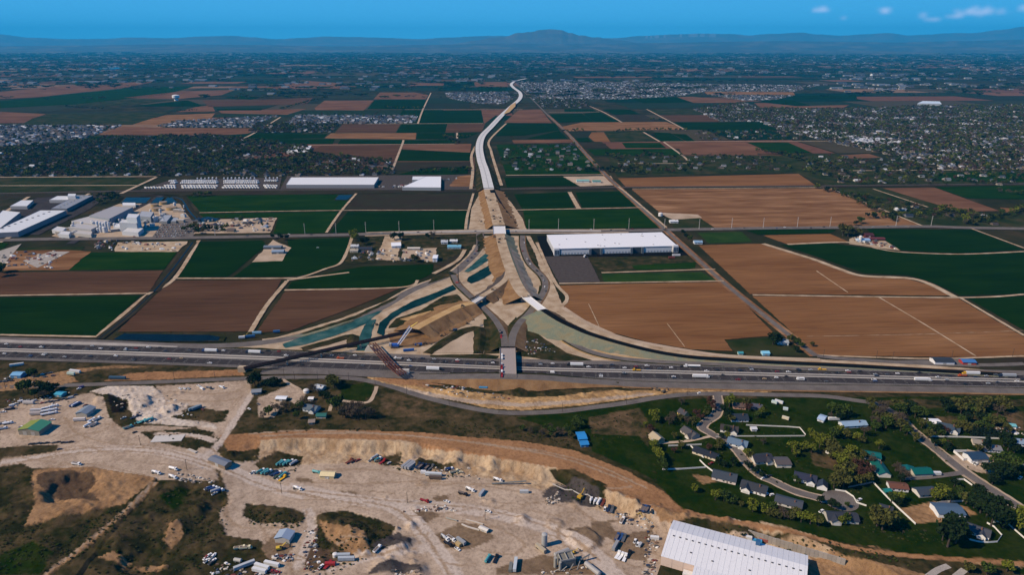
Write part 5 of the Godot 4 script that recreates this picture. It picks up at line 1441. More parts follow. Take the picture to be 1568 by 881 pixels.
func big_white_shed() -> void:
	var eave := -0.5
	var a := G(1031, 796.5, eave)      # back left eave
	var b := G(1237, 851, eave)        # back right eave
	var c := G(1012, 852, eave)        # front left eave
	var u := (b - a)
	var len := u.length()
	var dirx := u.normalized()
	var dirz := dirx.cross(Vector3.UP) * -1.0
	if dirz.dot(c - a) < 0: dirz = -dirz
	var dep := (c - a).dot(dirz)
	var org := a
	org.y = PIT
	var t := thing("industrial_shed", "huge white roofed industrial shed on the pit floor", "warehouse", org)
	t.transform = Transform3D(Basis(dirx, Vector3.UP, dirz), org)
	var e := eave - PIT
	var ridge := e + 3.6
	var rz := dep * 0.36
	# the plan has a notch at the front left and runs on past it towards the camera
	var w := MB.new()
	w.col = hexl("c8b8ac")
	w.box(Vector3(len * 0.5, 0, dep * 0.5), Vector3(len - 0.4, e - 0.05, dep - 0.4))
	w.box(Vector3(len * 0.5 + 13, 0, dep + 14), Vector3(len - 26.6, e - 0.9, 27.6))
	part(t, "wall", w.mesh(mats.wall))
	for gx in [0.3, len - 0.3]:
		var gb := MB.new()
		gb.col = hexl("c8b8ac")
		gb.tri(Vector3(gx, e - 0.1, 0.3), Vector3(gx, ridge - 0.15, rz), Vector3(gx, e - 0.1, dep - 0.3))
		part(t, "gable_end", gb.mesh(mats.wall))
	var names := [[0.0, e, rz, ridge, 0.0], [rz, ridge, dep, e, 0.0], [dep, e, dep + 29.0, e - 1.0, 26.0]]
	for q in names:
		var r := MB.new()
		r.col = lin(.70, .72, .76)
		var n := 40
		for k in n:
			var x0 := lerpf(q[4], len, float(k) / n)
			var x1 := lerpf(q[4], len, float(k + 1) / n)
			r.col = lin(.70, .72, .76) * (0.985 + 0.03 * rng.randf())
			r.quad(Vector3(x0, q[1], q[0]), Vector3(x1, q[1], q[0]), Vector3(x1, q[3], q[2]), Vector3(x0, q[3], q[2]))
		part(t, "roof_slope", r.mesh(mats.metal_roof))
		var sm := MB.new()
		sm.col = lin(.62, .64, .68)
		var a0 := Vector3(0, q[1], q[0])
		var a1 := Vector3(0, q[3], q[2])
		sm.tube(a0 + Vector3(0, 0.05, 0), a1 + Vector3(0, 0.05, 0), 0.11, 0.11, 4, false)
		var smm := sm.mesh(mats.paint)
		for k in 26:
			var o := part(t, "roof_seam", smm)
			o.position.x = lerpf(q[4] + 2.0, len - 2.0, k / 25.0)
	var vm := MB.new()
	vm.col = lin(.05, .05, .06)
	vm.box(Vector3.ZERO, Vector3(1.6, 0.5, 0.9))
	var vmm := vm.mesh(mats.paint)
	for k in 20:
		var o := part(t, "roof_vent", vmm)
		var zz := rz + 6.5
		o.position = Vector3(5.0 + k * (len - 10.0) / 19.0, ridge - (ridge - e) * (zz - rz) / (dep - rz), zz)
	for k in [[0.2, 0.62], [0.36, 0.7], [0.62, 0.66], [0.8, 0.8]]:
		var o := part(t, "roof_vent", vmm)
		var zz: float = rz + (dep - rz) * k[1]
		o.position = Vector3(len * k[0], ridge - (ridge - e) * (zz - rz) / (dep - rz), zz)
	var st := MB.new()
	st.col = hexl("2c5a86")
	st.box(Vector3(len * 0.645, e + 0.2, 4.0), Vector3(3.4, 4.6, 3.4))
	part(t, "dust_collector", st.mesh(mats.paint))
	for k in 3:
		var pn := MB.new()
		pn.col = hexl("d2beb2")
		pn.box(Vector3(0.5 + k * 8.6 + 4.2, 0.1, dep - 0.1), Vector3(8.4, e - 0.6, 0.25))
		part(t, "wall_panel", pn.mesh(mats.wall))
	var an := MB.new()
	an.col = lin(.72, .71, .70)
	an.box(Vector3(22, 0, dep + 3.4), Vector3(7, 3.2, 5))
	part(t, "annex", an.mesh(mats.wall))
	# lawn in the notch
	var lw := MB.new()
	for q in [[0.5, dep + 0.5], [25.5, dep + 0.5], [25.5, dep + 24.0], [0.5, dep + 24.0]]:
		lw.t.append(Vector2(q[0], q[1]))
	var lb := MB.new()
	var pts := []
	for q in lw.t: pts.append(t.transform * Vector3(q.x, 0.45, q.y))
	lb.quad(pts[0], pts[1], pts[2], pts[3])
	add_uv(lb)
	struct("lawn", lb.mesh(mats.weeds))

func distribution_warehouse() -> void:
	var h := 12.0
	var fl := G(848.5, 382.8, h)
	var fr := G(1038.5, 378.0, h)
	var bl := G(837, 360.2, h)
	var ux := (fr - fl).normalized()
	var len := fl.distance_to(fr)
	var uz := Vector3(-ux.z, 0, ux.x)
	var dep := absf((bl - fl).dot(uz))
	var org := (fl + fr) * 0.5
	org.y = L(2.4, org.z)
	var t := thing("distribution_warehouse", "long new white distribution warehouse with grey loading bays", "warehouse", org)
	t.transform = Transform3D(Basis(ux, Vector3.UP, uz), org)
	var w := MB.new()
	w.col = hexl("b4b9c0")
	w.box(Vector3(0, 0, -dep * 0.5 - 3.0), Vector3(len - 2, h - 0.3, dep - 6))
	part(t, "wall", w.mesh(mats.wall))
	var r := MB.new()
	r.col = lin(.80, .81, .83)
	r.box(Vector3(0, h - 0.6, -dep * 0.5 - 2.5), Vector3(len - 1.0, 0.7, dep - 5.0))
	part(t, "roof", r.mesh(mats.metal_roof))
	for s in [-1, 1]:
		var tw := MB.new()
		tw.col = hexl("cfd3d8")
		tw.box(Vector3(s * (len * 0.5 - 5), 0, -4), Vector3(10, h + 1.6, 9))
		var tn := part(t, "corner_tower", tw.mesh(mats.wall))
		for k in 3:
			var gl := MB.new()
			gl.col = lin(.03, .05, .08)
			gl.box(Vector3(s * (len * 0.5 - 5) + (k - 1) * 3.0, 1.0, 0.55), Vector3(2.3, h - 2.5, 0.12))
			part(tn, "window", gl.mesh(mats.paint))
	# three banks of loading docks between dark returns
	var x := -len * 0.5 + 13.0
	for k in 3:
		var bw := (len - 26.0 - 2 * 26.0) / 3.0
		var pn := MB.new()
		pn.col = hexl("d6dade")
		pn.box(Vector3(x + bw * 0.5, 1.4, -0.8), Vector3(bw, h - 3.4, 0.4))
		var pp := part(t, "wall_panel", pn.mesh(mats.wall))
		var n := 9
		for j in n:
			var d := MB.new()
			d.col = hexl("9aa3ad")
			d.box(Vector3(x + bw * (j + 0.5) / n, 1.2, -0.5), Vector3(2.9, 3.6, 0.15))
			part(pp, "dock_door", d.mesh(mats.paint))
		x += bw
		if k < 2:
			for q in [[2.2, 4.4], [23.8, 4.4]]:
				var rt := MB.new()
				rt.col = hexl("5f6873")
				rt.box(Vector3(x + q[0], 0, -1.2), Vector3(q[1], h, 3.5))
				part(t, "pilaster", rt.mesh(mats.wall))
			var rc := MB.new()
			rc.col = hexl("39404a")
			rc.box(Vector3(x + 13, 0, -3.4), Vector3(17, h - 0.5, 1.2))
			part(t, "recess_wall", rc.mesh(mats.wall))
			x += 26.0
	for k in 16:
		var u := MB.new()
		u.col = lin(.45, .46, .48)
		u.box(Vector3(rng.randf_range(-len * .45, len * .45), h + 0.1, -rng.randf_range(10, dep - 10)), Vector3(2.4, 1.3, 2.0))
		part(t, "roof_unit", u.mesh(mats.paint))

func west_plant() -> void:
	var wh := lin(.66, .68, .70)
	var gr := lin(.30, .31, .33)
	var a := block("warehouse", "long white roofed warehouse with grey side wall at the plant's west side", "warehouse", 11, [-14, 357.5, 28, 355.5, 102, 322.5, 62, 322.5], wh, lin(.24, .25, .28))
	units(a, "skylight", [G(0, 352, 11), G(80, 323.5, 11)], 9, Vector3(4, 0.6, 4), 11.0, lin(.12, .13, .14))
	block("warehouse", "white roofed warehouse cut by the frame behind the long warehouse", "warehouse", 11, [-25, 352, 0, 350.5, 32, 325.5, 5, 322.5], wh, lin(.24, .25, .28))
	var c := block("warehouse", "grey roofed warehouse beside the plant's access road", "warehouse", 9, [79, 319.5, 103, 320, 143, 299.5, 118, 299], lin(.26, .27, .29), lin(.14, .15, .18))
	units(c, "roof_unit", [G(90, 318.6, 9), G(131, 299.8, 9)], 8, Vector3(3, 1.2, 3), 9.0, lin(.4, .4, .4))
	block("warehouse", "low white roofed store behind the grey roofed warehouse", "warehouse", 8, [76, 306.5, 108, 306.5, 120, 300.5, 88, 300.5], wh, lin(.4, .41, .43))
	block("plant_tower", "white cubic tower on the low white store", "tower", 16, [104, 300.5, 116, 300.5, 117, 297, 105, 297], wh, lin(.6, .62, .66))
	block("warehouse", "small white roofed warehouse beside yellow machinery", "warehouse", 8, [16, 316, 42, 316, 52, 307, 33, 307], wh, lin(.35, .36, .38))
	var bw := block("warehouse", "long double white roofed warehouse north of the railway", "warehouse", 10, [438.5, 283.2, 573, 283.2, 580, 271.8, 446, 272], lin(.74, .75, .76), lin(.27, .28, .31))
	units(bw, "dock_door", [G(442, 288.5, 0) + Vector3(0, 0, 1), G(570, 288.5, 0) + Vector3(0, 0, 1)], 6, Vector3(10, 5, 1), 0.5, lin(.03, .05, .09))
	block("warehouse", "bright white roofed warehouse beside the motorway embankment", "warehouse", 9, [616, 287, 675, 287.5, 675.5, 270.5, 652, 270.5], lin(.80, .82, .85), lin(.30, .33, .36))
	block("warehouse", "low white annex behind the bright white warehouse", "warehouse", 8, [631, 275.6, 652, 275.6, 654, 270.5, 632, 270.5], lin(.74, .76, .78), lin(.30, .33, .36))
	block("school_building", "white flat roofed school building among trees", "school", 9, [439, 232.5, 470.5, 234, 477.5, 223.5, 449.5, 223], lin(.72, .73, .73), lin(.30, .30, .31))
	block("store_building", "huge pale blue roofed retail shed far beyond the suburb", "warehouse", 14, [1404, 158.6, 1441, 159.2, 1438, 155.6, 1412, 155], lin(.60, .70, .78), lin(.4, .45, .5))
	block("store_building", "white round cornered hall beside the new white houses", "warehouse", 9, [1358, 218.5, 1379, 218.5, 1378, 216.4, 1362, 216.4], lin(.76, .76, .74), lin(.5, .5, .5))
	# the processing plant
	for q in [
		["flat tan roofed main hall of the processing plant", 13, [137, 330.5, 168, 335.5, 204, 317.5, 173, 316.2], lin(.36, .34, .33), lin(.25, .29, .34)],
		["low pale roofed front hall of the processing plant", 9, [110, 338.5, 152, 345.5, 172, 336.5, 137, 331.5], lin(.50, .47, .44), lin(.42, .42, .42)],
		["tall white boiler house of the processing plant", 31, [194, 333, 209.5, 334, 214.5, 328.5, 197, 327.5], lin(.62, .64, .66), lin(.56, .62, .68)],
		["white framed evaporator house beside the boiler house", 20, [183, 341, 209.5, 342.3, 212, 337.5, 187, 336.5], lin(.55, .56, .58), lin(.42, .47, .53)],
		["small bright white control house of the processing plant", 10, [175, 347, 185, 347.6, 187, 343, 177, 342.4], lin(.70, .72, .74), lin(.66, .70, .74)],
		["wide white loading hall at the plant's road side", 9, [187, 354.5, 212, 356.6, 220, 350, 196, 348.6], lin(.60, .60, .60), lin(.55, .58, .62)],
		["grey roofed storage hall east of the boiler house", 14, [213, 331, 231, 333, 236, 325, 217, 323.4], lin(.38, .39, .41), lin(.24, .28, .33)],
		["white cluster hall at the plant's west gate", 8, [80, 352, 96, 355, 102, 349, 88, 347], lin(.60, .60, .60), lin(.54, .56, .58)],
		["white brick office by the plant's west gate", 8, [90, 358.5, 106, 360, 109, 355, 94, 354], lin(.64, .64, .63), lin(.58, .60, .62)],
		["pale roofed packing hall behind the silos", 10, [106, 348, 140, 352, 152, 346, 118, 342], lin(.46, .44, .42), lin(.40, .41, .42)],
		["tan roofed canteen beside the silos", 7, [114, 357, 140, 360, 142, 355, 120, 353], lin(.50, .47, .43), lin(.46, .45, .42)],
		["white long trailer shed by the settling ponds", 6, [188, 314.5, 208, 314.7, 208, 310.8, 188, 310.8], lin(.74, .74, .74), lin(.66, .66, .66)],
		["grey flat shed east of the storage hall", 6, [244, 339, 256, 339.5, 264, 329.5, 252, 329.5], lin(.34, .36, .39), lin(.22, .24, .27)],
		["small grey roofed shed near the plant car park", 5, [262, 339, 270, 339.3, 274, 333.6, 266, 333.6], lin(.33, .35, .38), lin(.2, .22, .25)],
	]:
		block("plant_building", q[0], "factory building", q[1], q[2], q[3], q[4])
	for k in 9:
		cyl("storage_silo", "tall white cylindrical silo in the plant's silo bank", "silo", at_px(151.5 + (k % 5) * 4.3, 353.0 + (k / 5) * 3.4), 2.7, 19.0 - (k % 3) * 2.0 - (k / 5) * 6.0, lin(.66, .68, .71), 1.2, "silos of the processing plant")
	for k in [[264, 321.5, 12.5], [240.5, 323, 11], [238, 317, 9], [251, 313.5, 9]]:
		var t := cyl("settling_tank", "round tan clarifier tank beside the settling ponds", "tank", at_px(k[0], k[1]), k[2], 6.5, lin(.42, .30, .14), 0.0, "clarifier tanks of the processing plant")
		var wt := MB.new()
		wt.col = lin(.28, .17, .07)
		wt.tube(Vector3(0, 6.5, 0), Vector3(0, 6.56, 0), k[2] * 0.93, k[2] * 0.93, 18, true)
		part(t, "liquid", wt.mesh(mats.paint))
		var br := MB.new()
		br.col = lin(.5, .5, .5)
		br.box(Vector3(0, 6.7, 0), Vector3(k[2] * 2.0, 0.8, 1.0))
		part(t, "bridge_walkway", br.mesh(mats.paint))
	# tanks, ducts and equipment housings between the halls
	var pr := RandomNumberGenerator.new()
	pr.seed = 12
	var eq := [MB.new(), MB.new(), MB.new()]
	eq[0].col = lin(.58, .59, .60)
	eq[0].box(Vector3.ZERO, Vector3(7, 4.5, 5))
	eq[0].col = lin(.30, .31, .33)
	eq[0].box(Vector3(1.5, 4.5, 0), Vector3(2, 1.2, 2))
	eq[1].col = lin(.62, .63, .64)
	eq[1].tube(Vector3.ZERO, Vector3(0, 8, 0), 2.0, 2.0, 12)
	eq[1].tube(Vector3(0, 8, 0), Vector3(0, 9, 0), 2.0, 0.3, 12)
	eq[2].col = lin(.34, .30, .26)
	eq[2].box(Vector3.ZERO, Vector3(11, 3.6, 5))
	eq[2].col = lin(.5, .48, .45)
	eq[2].box(Vector3(0, 3.6, 0), Vector3(11.4, 0.4, 5.4))
	var em := []
	for k in 3: em.append(eq[k].mesh(mats.wall))
	for k in 64:
		var f := pr.randf()
		var px := lerpf(92, 250, f) + pr.randf_range(-6, 6)
		var py := lerpf(358, 338, f) + pr.randf_range(-10, 8)
		if k % 4 == 0:
			px = pr.randf_range(215, 285); py = pr.randf_range(318, 342)
		var kd := k % 3
		var o := single(["equipment_housing", "process_tank", "plant_shed"][kd], em[kd], ["pale equipment housing between the plant halls", "slim white process tank between the plant halls", "low tan shed between the plant halls"][kd], ["housing", "tank", "shed"][kd], at_px(px, py) + Vector3(0, 0.4, 0), pr.randf_range(-0.2, 0.5), "equipment of the processing plant")
		o.scale = Vector3.ONE * pr.randf_range(0.8, 1.6)
	# water towers far off
	var wt1 := thing("water_tower", "huge white cylindrical water tower among far fields", "water tower", at_px(270.6, 154.6))
	var s1 := MB.new()
	s1.col = lin(.72, .75, .78)
	s1.tube(Vector3.ZERO, Vector3(0, 14, 0), 13, 13, 20, false)
	part(wt1, "base", s1.mesh(mats.wall))
	var s2 := MB.new()
	s2.col = lin(.74, .77, .80)
	s2.tube(Vector3(0, 14, 0), Vector3(0, 20, 0), 13, 24, 24, false)
	s2.tube(Vector3(0, 20, 0), Vector3(0, 36, 0), 24, 24, 24, false)
	s2.tube(Vector3(0, 36, 0), Vector3(0, 40, 0), 24, 8, 24, true)
	part(wt1, "tank", s2.mesh(mats.wall))
	var wt2 := thing("water_tower", "white bulb water tower on legs above the far town", "water tower", at_px(1333, 121.6))
	var s3 := MB.new()
	s3.col = lin(.72, .74, .74)
	s3.tube(Vector3(0, 30, 0), Vector3(0, 38, 0), 8, 17, 20, false)
	s3.tube(Vector3(0, 38, 0), Vector3(0, 48, 0), 17, 15, 20, false)
	s3.tube(Vector3(0, 48, 0), Vector3(0, 54, 0), 15, 3, 20, true)
	part(wt2, "tank", s3.mesh(mats.wall))
	for k in 6:
		var lg := MB.new()
		lg.col = lin(.6, .62, .64)
		var d := Vector3(cos(TAU * k / 6), 0, sin(TAU * k / 6))
		lg.tube(d * 15, d * 13 + Vector3(0, 38, 0), 1.2, 1.0, 6, false)
		part(wt2, "leg", lg.mesh(mats.wall))

# ---------------------------------------------------------------- trees
var crown_mesh := {}
var trunk_mesh: ArrayMesh
const KIND_COL := [
	[Color(.011, .022, .009), Color(.022, .036, .014)],     # 0 dark evergreen
	[Color(.085, .110, .014), Color(.150, .165, .026)],     # 1 yellow green, new leaves
	[Color(.032, .056, .012), Color(.062, .090, .020)],     # 2 mid green
	[Color(.060, .048, .036), Color(.105, .084, .062)],     # 3 bare twigs
	[Color(.060, .030, .024), Color(.095, .050, .036)],     # 4 red brown buds
	[Color(.012, .024, .016), Color(.022, .036, .022)],     # 5 conifer
	[Color(.056, .062, .016), Color(.095, .096, .030)],     # 6 olive
]
const KIND_NAME := ["dark evergreen tree", "yellow green spring tree", "mid green leafy tree", "bare grey brown tree", "red brown budding tree", "dark pointed conifer", "olive green tree"]

func make_crown(kind: int, sd: int, leaves: int, size: float) -> ArrayMesh:
	var r := RandomNumberGenerator.new()
	r.seed = sd * 31 + kind
	var b := MB.new()
	var lobes := []
	if kind == 5:
		for k in 9: lobes.append([Vector3(0, 1.2 + k * 1.05, 0), 2.7 * (1.0 - k / 10.0) + 0.3, 0.75])
	else:
		lobes.append([Vector3(0, 5.6, 0), 2.9, 0.85])
		for k in 8:
			var an := TAU * (k + r.randf()) / 8.0
			lobes.append([Vector3(cos(an) * r.randf_range(1.6, 2.7), r.randf_range(3.6, 7.2), sin(an) * r.randf_range(1.6, 2.7)), r.randf_range(1.1, 1.9), 0.9])
	for k in leaves:
		var lb: Array = lobes[r.randi() % lobes.size()]
		var d := Vector3(r.randfn(), r.randfn(), r.randfn()).normalized()
		var rad: float = lb[1] * pow(r.randf(), 0.28) * r.randf_range(0.9, 1.12)
		var p: Vector3 = lb[0] + Vector3(d.x, d.y * lb[2], d.z) * rad
		var s := size * r.randf_range(0.6, 1.3)
		if kind == 3 or kind == 4: s *= 0.75
		var u := Vector3(r.randfn(), r.randfn() * 0.6, r.randfn()).normalized()
		var w := u.cross(Vector3(r.randfn(), r.randfn(), r.randfn())).normalized()
		b.col = (KIND_COL[kind][0] as Color).lerp(KIND_COL[kind][1], r.randf())
		if kind == 3:
			w *= 0.35
			u *= 1.5
		b.quad(p - u * s, p + w * s * 0.8, p + u * s, p - w * s * 0.7)
	return b.mesh(mats.leaf)

func tree_parts() -> void:
	var b := MB.new()
	b.col = lin(.055, .042, .032)
	b.tube(Vector3(0, -0.4, 0), Vector3(0.1, 3.0, 0), 0.38, 0.24, 6, false)
	b.tube(Vector3(0.1, 3.0, 0), Vector3(0.2, 6.5, 0.1), 0.24, 0.08, 5, false)
	for k in 5:
		var an := TAU * k / 5.0 + 0.3
		b.tube(Vector3(0.1, 2.6 + k * 0.4, 0), Vector3(cos(an) * 2.2, 4.6 + (k % 3) * 0.7, sin(an) * 2.2), 0.15, 0.04, 4, false)
	trunk_mesh = b.mesh(mats.wall)
	for kind in 7:
		for v in 3:
			crown_mesh["%d_%d" % [kind, v]] = make_crown(kind, v + 1, 420 if kind != 3 else 520, 0.62)
		crown_mesh["%d_far" % kind] = make_crown(kind, 9, 110, 1.0)

var n_trees := 0

func tree(kind: int, px: float, py: float, s: float, where: String, group: String) -> void:
	var p := at_px(px, py)
	var t := thing("conifer" if kind == 5 else "tree", KIND_NAME[kind] + " " + where, "tree", p, rng.randf() * TAU, group)
	s *= 1.1
	var sy := s * rng.randf_range(0.88, 1.15)
	t.scale = Vector3(s * rng.randf_range(0.9, 1.12), sy, s * rng.randf_range(0.9, 1.12))
	part(t, "trunk", trunk_mesh)
	part(t, "crown", crown_mesh["%d_%d" % [kind, rng.randi() % 3]])
	n_trees += 1

func make_trees() -> void:
	tree_parts()
	# [where, group, kind, x, y, scale, ...]
	var rows := [
		["in the row along the pit edge", "trees along the pit edge", [1,1064,754,.9, 1,1095,766,1.25, 2,1108,768,1.3, 2,1122,772,1.1, 6,1134,776,.7, 1,1152,784,1.25, 1,1168,786,1.1, 6,1178,790,1.0, 6,1190,794,1.1, 3,1200,795,1.1, 6,1210,796,1.15, 1,1226,800,1.2, 1,1240,803,1.25, 6,1252,806,1.1, 2,1182,783,1.0, 3,1195,785,.9, 6,1218,788,.9, 2,1296,800,1.0, 1,1288,803,.9]],
		["beside the houses of the cul-de-sac", "trees of the cul-de-sac", [0,1100,712,.9, 0,1108,716,.8, 0,1122,714,1.0, 0,1146,722,1.1, 0,1156,726,1.0, 0,1166,732,.8, 2,1216,738,.7, 2,1222,741,.6, 0,1256,772,.9, 0,1272,777,1.0, 0,1278,781,.9, 2,1296,778,.6, 1,1142,700,1.0, 6,1148,702,.9, 2,1112,664,.9, 1,1113,671,.8, 0,1104,672,.7, 3,1052,650,1.1, 6,1060,652,1.0, 2,1046,658,.8, 6,1103,686,1.2, 6,1098,690,.9, 4,1085,690,.8]],
		["on the lawns near the main road", "trees near the main road", [1,1116,624,1.7, 0,1108,634,1.3, 0,1114,642,1.0, 6,1142,622,1.2, 4,1146,629,1.0, 4,1088,624,1.3, 4,1092,630,1.0, 3,1024,650,1.3, 3,1030,642,1.1, 1,1000,644,1.4, 1,1004,648,1.1, 6,1042,645,.9, 4,1066,640,1.1, 4,1072,644,1.0, 6,1080,638,1.0, 2,1082,632,.9, 3,1043,620,1.0, 1,988,655,.8, 4,996,662,1.0, 2,1160,640,1.0, 1,1165,636,1.0, 6,1120,646,.9, 6,1032,672,.8, 4,1032,694,.8, 3,1168,681,.8]],
		["in the hedge beside the pasture", "hedge trees beside the pasture", [1,1002,690,1.2, 1,1006,698,1.2, 1,1010,706,1.2, 2,1013,714,1.1, 2,1016,721,1.0, 1,1000,684,1.0, 6,1043,688,.9, 2,1196,700,.4]],
		["around the paddock east of the lawns", "trees around the paddock", [1,1212,692,1.2, 1,1220,690,1.2, 1,1232,692,1.2, 1,1242,694,1.1, 1,1218,700,1.0, 1,1240,670,1.1, 1,1248,674,1.0, 1,1254,686,1.2, 1,1262,680,1.3, 6,1268,690,1.4, 6,1276,694,1.4, 6,1270,702,1.3, 1,1280,708,1.3, 6,1286,700,1.2, 1,1302,696,1.2, 2,1276,672,1.4, 1,1284,668,1.3, 6,1294,672,1.1, 1,1310,674,1.1, 3,1322,668,1.3, 6,1318,678,.9, 1,1345,688,1.1, 0,1350,690,.8, 2,1280,636,1.5, 2,1290,638,1.6, 2,1272,634,1.4, 0,1298,640,1.0, 0,1284,644,1.0, 3,1270,642,.8]],
		["in the grove above the cul-de-sac", "grove above the cul-de-sac", [6,1282,742,1.8, 6,1290,748,1.7, 1,1294,738,1.5, 6,1300,728,1.6, 4,1310,722,1.4, 6,1302,716,1.6, 1,1288,716,1.5, 1,1296,708,1.4, 4,1318,734,1.4, 6,1326,740,1.3, 4,1330,726,1.2, 1,1284,730,1.4, 6,1310,744,1.4, 6,1276,748,1.5, 3,1334,712,1.1, 6,1322,705,1.0, 3,1376,728,1.2, 3,1384,734,1.2, 3,1370,722,1.1, 0,1378,738,.9]],
		["around the workshop yard", "trees around the workshop yard", [6,1342,806,1.9, 6,1350,812,2.0, 6,1360,806,1.9, 1,1346,798,1.5, 2,1364,770,1.2, 1,1373,768,1.2, 1,1440,758,1.4, 1,1446,764,1.1, 1,1432,766,1.2, 0,1454,770,1.1, 2,1472,768,1.1, 0,1490,778,1.8, 0,1500,786,2.0, 0,1510,792,2.1, 0,1524,798,2.2, 0,1516,806,2.0, 0,1534,808,2.0, 0,1542,802,1.8, 0,1502,770,1.7, 0,1494,762,1.5, 6,1478,772,1.3, 0,1450,838,2.5, 0,1462,832,2.3, 0,1454,824,2.2, 0,1442,828,1.6, 1,1550,806,1.8, 1,1560,812,1.8, 1,1566,800,1.7, 0,1510,726,1.5, 0,1520,732,1.7, 0,1532,734,1.8, 0,1544,730,1.6, 2,1528,718,1.8, 2,1540,714,1.7, 2,1550,722,1.6, 0,1518,742,1.3, 0,1460,746,1.1, 2,1467,756,.9, 1,1540,876,1.2, 2,1510,880,1.2, 6,1482,878,1.0, 0,1375,776,.9]],
		["in the wood along the eastern lane", "wood along the eastern lane", [6,1371,626,1.5, 2,1376,634,1.6, 6,1384,632,1.4, 0,1390,626,1.4, 0,1396,634,1.5, 2,1400,640,1.5, 6,1405,636,1.4, 2,1412,642,1.4, 0,1445,628,1.6, 0,1451,632,1.6, 6,1462,630,1.8, 6,1470,634,1.9, 6,1478,630,1.9, 2,1484,636,1.8, 6,1490,632,1.8, 6,1496,640,1.7, 0,1500,646,1.5, 6,1508,628,1.7, 6,1518,626,1.7, 6,1528,626,1.8, 6,1536,630,1.6, 3,1526,636,1.3, 2,1508,650,1.4, 6,1516,652,1.4, 6,1524,654,1.3, 2,1532,650,1.2, 0,1478,648,1.3, 2,1470,652,1.3, 6,1462,660,1.2, 6,1474,662,1.3, 6,1484,664,1.3, 2,1496,660,1.2, 2,1510,662,1.2, 6,1540,662,1.1, 5,1488,667,.9, 5,1494,668,.9, 5,1500,668,.9, 5,1506,669,.9, 5,1513,669,.9, 5,1520,670,.9, 5,1527,671,.9, 5,1534,671,.9, 2,1424,662,1.3, 0,1432,664,1.3, 2,1440,668,1.1, 4,1446,664,1.0, 6,1410,656,1.3, 6,1420,672,1.2, 3,1380,648,1.5, 3,1372,652,1.5, 6,1362,648,1.5, 2,1356,656,1.6, 6,1348,650,1.5, 3,1338,652,1.3, 3,1344,640,1.6, 6,1335,634,1.4, 6,1332,622,1.3, 3,1350,632,1.5, 2,1340,660,1.3, 6,1378,660,1.5, 2,1388,666,1.2, 0,1430,684,1.0, 0,1448,690,1.0, 5,1508,690,1.7, 0,1536,684,1.8, 0,1542,690,1.6, 0,1552,694,1.3, 1,1440,684,.9, 6,1496,692,1.0, 4,1451,686,.8, 6,1400,676,1.1]],
		["on the farm lots by the frontage road", "trees of the frontage farm lots", [0,391,591,1.8, 0,396,588,1.4, 0,410,592,1.2, 0,420,592,1.2, 0,430,590,1.0, 6,512,594,1.9, 6,508,588,1.5, 3,480,602,1.2, 3,476,598,1.0, 0,494,610,1.1, 0,502,612,1.1, 3,466,620,1.3, 2,460,628,1.1, 3,440,630,1.4, 3,430,632,1.3, 3,422,630,1.2, 2,412,636,1.2, 2,515,628,1.7, 2,520,624,1.6, 3,530,640,1.7, 3,540,642,1.7, 3,550,640,1.7, 3,560,642,1.6, 3,536,632,1.6, 3,548,630,1.5, 3,570,640,1.4, 0,525,640,1.2, 2,505,622,1.0, 2,455,642,1.0, 3,404,642,1.0]],
		["behind the gravel yard", "trees behind the gravel yard", [2,37,602,1.7, 2,45,602,1.7, 6,63,598,1.5, 0,72,602,1.6, 0,78,604,1.4, 0,88,596,1.0, 2,50,577,1.3, 0,54,576,1.0, 0,60,608,1.2, 2,54,610,1.1, 3,68,610,1.2]],
		["beside the lane below the bench", "trees below the frontage road", [2,884,648,1.2, 2,880,656,1.1, 2,888,656,1.1, 3,830,670,1.0, 2,845,668,1.1, 3,858,668,1.1, 2,868,664,1.0, 3,842,660,1.0, 6,874,672,.9, 2,800,660,.8, 3,812,664,.8, 2,835,660,.9]],
		["at the fenced meadow by the motorway", "trees at the fenced meadow", [0,1183,528,2.0, 0,1190,526,1.6, 6,1210,527,1.5, 2,1220,530,1.2, 2,1226,533,1.0, 6,1243,531,.8, 0,1218,540,1.0]],
		["on the farm by the arterial road", "farm trees by the arterial road", [6,1290,361,2.8, 6,1298,362,2.9, 3,1304,360,2.4, 6,1314,362,1.8, 2,1316,343,2.0, 0,1310,346,1.4, 1,541,366,2.3, 1,544,370,1.9, 0,604,368,1.9, 0,614,368,1.9, 0,556,376,1.7, 0,562,374,1.6, 3,663,366,1.8, 0,655,366,1.2, 6,635,402,1.7, 3,640,400,1.4, 0,430,368,1.5, 0,440,368,1.4, 0,418,366,1.2, 0,1050,366,1.4, 2,1056,370,1.3, 0,1045,360,1.3, 2,4,418,2.2, 0,0,424,2.0]],
	]
	for q in rows:
		var a: Array = q[2]
		for k in range(0, a.size(), 4):
			tree(a[k], a[k + 1], a[k + 2], a[k + 3], q[0], q[1])
	# shrubs that nobody could count: scrub along banks and in the rough ground
	var sh := []
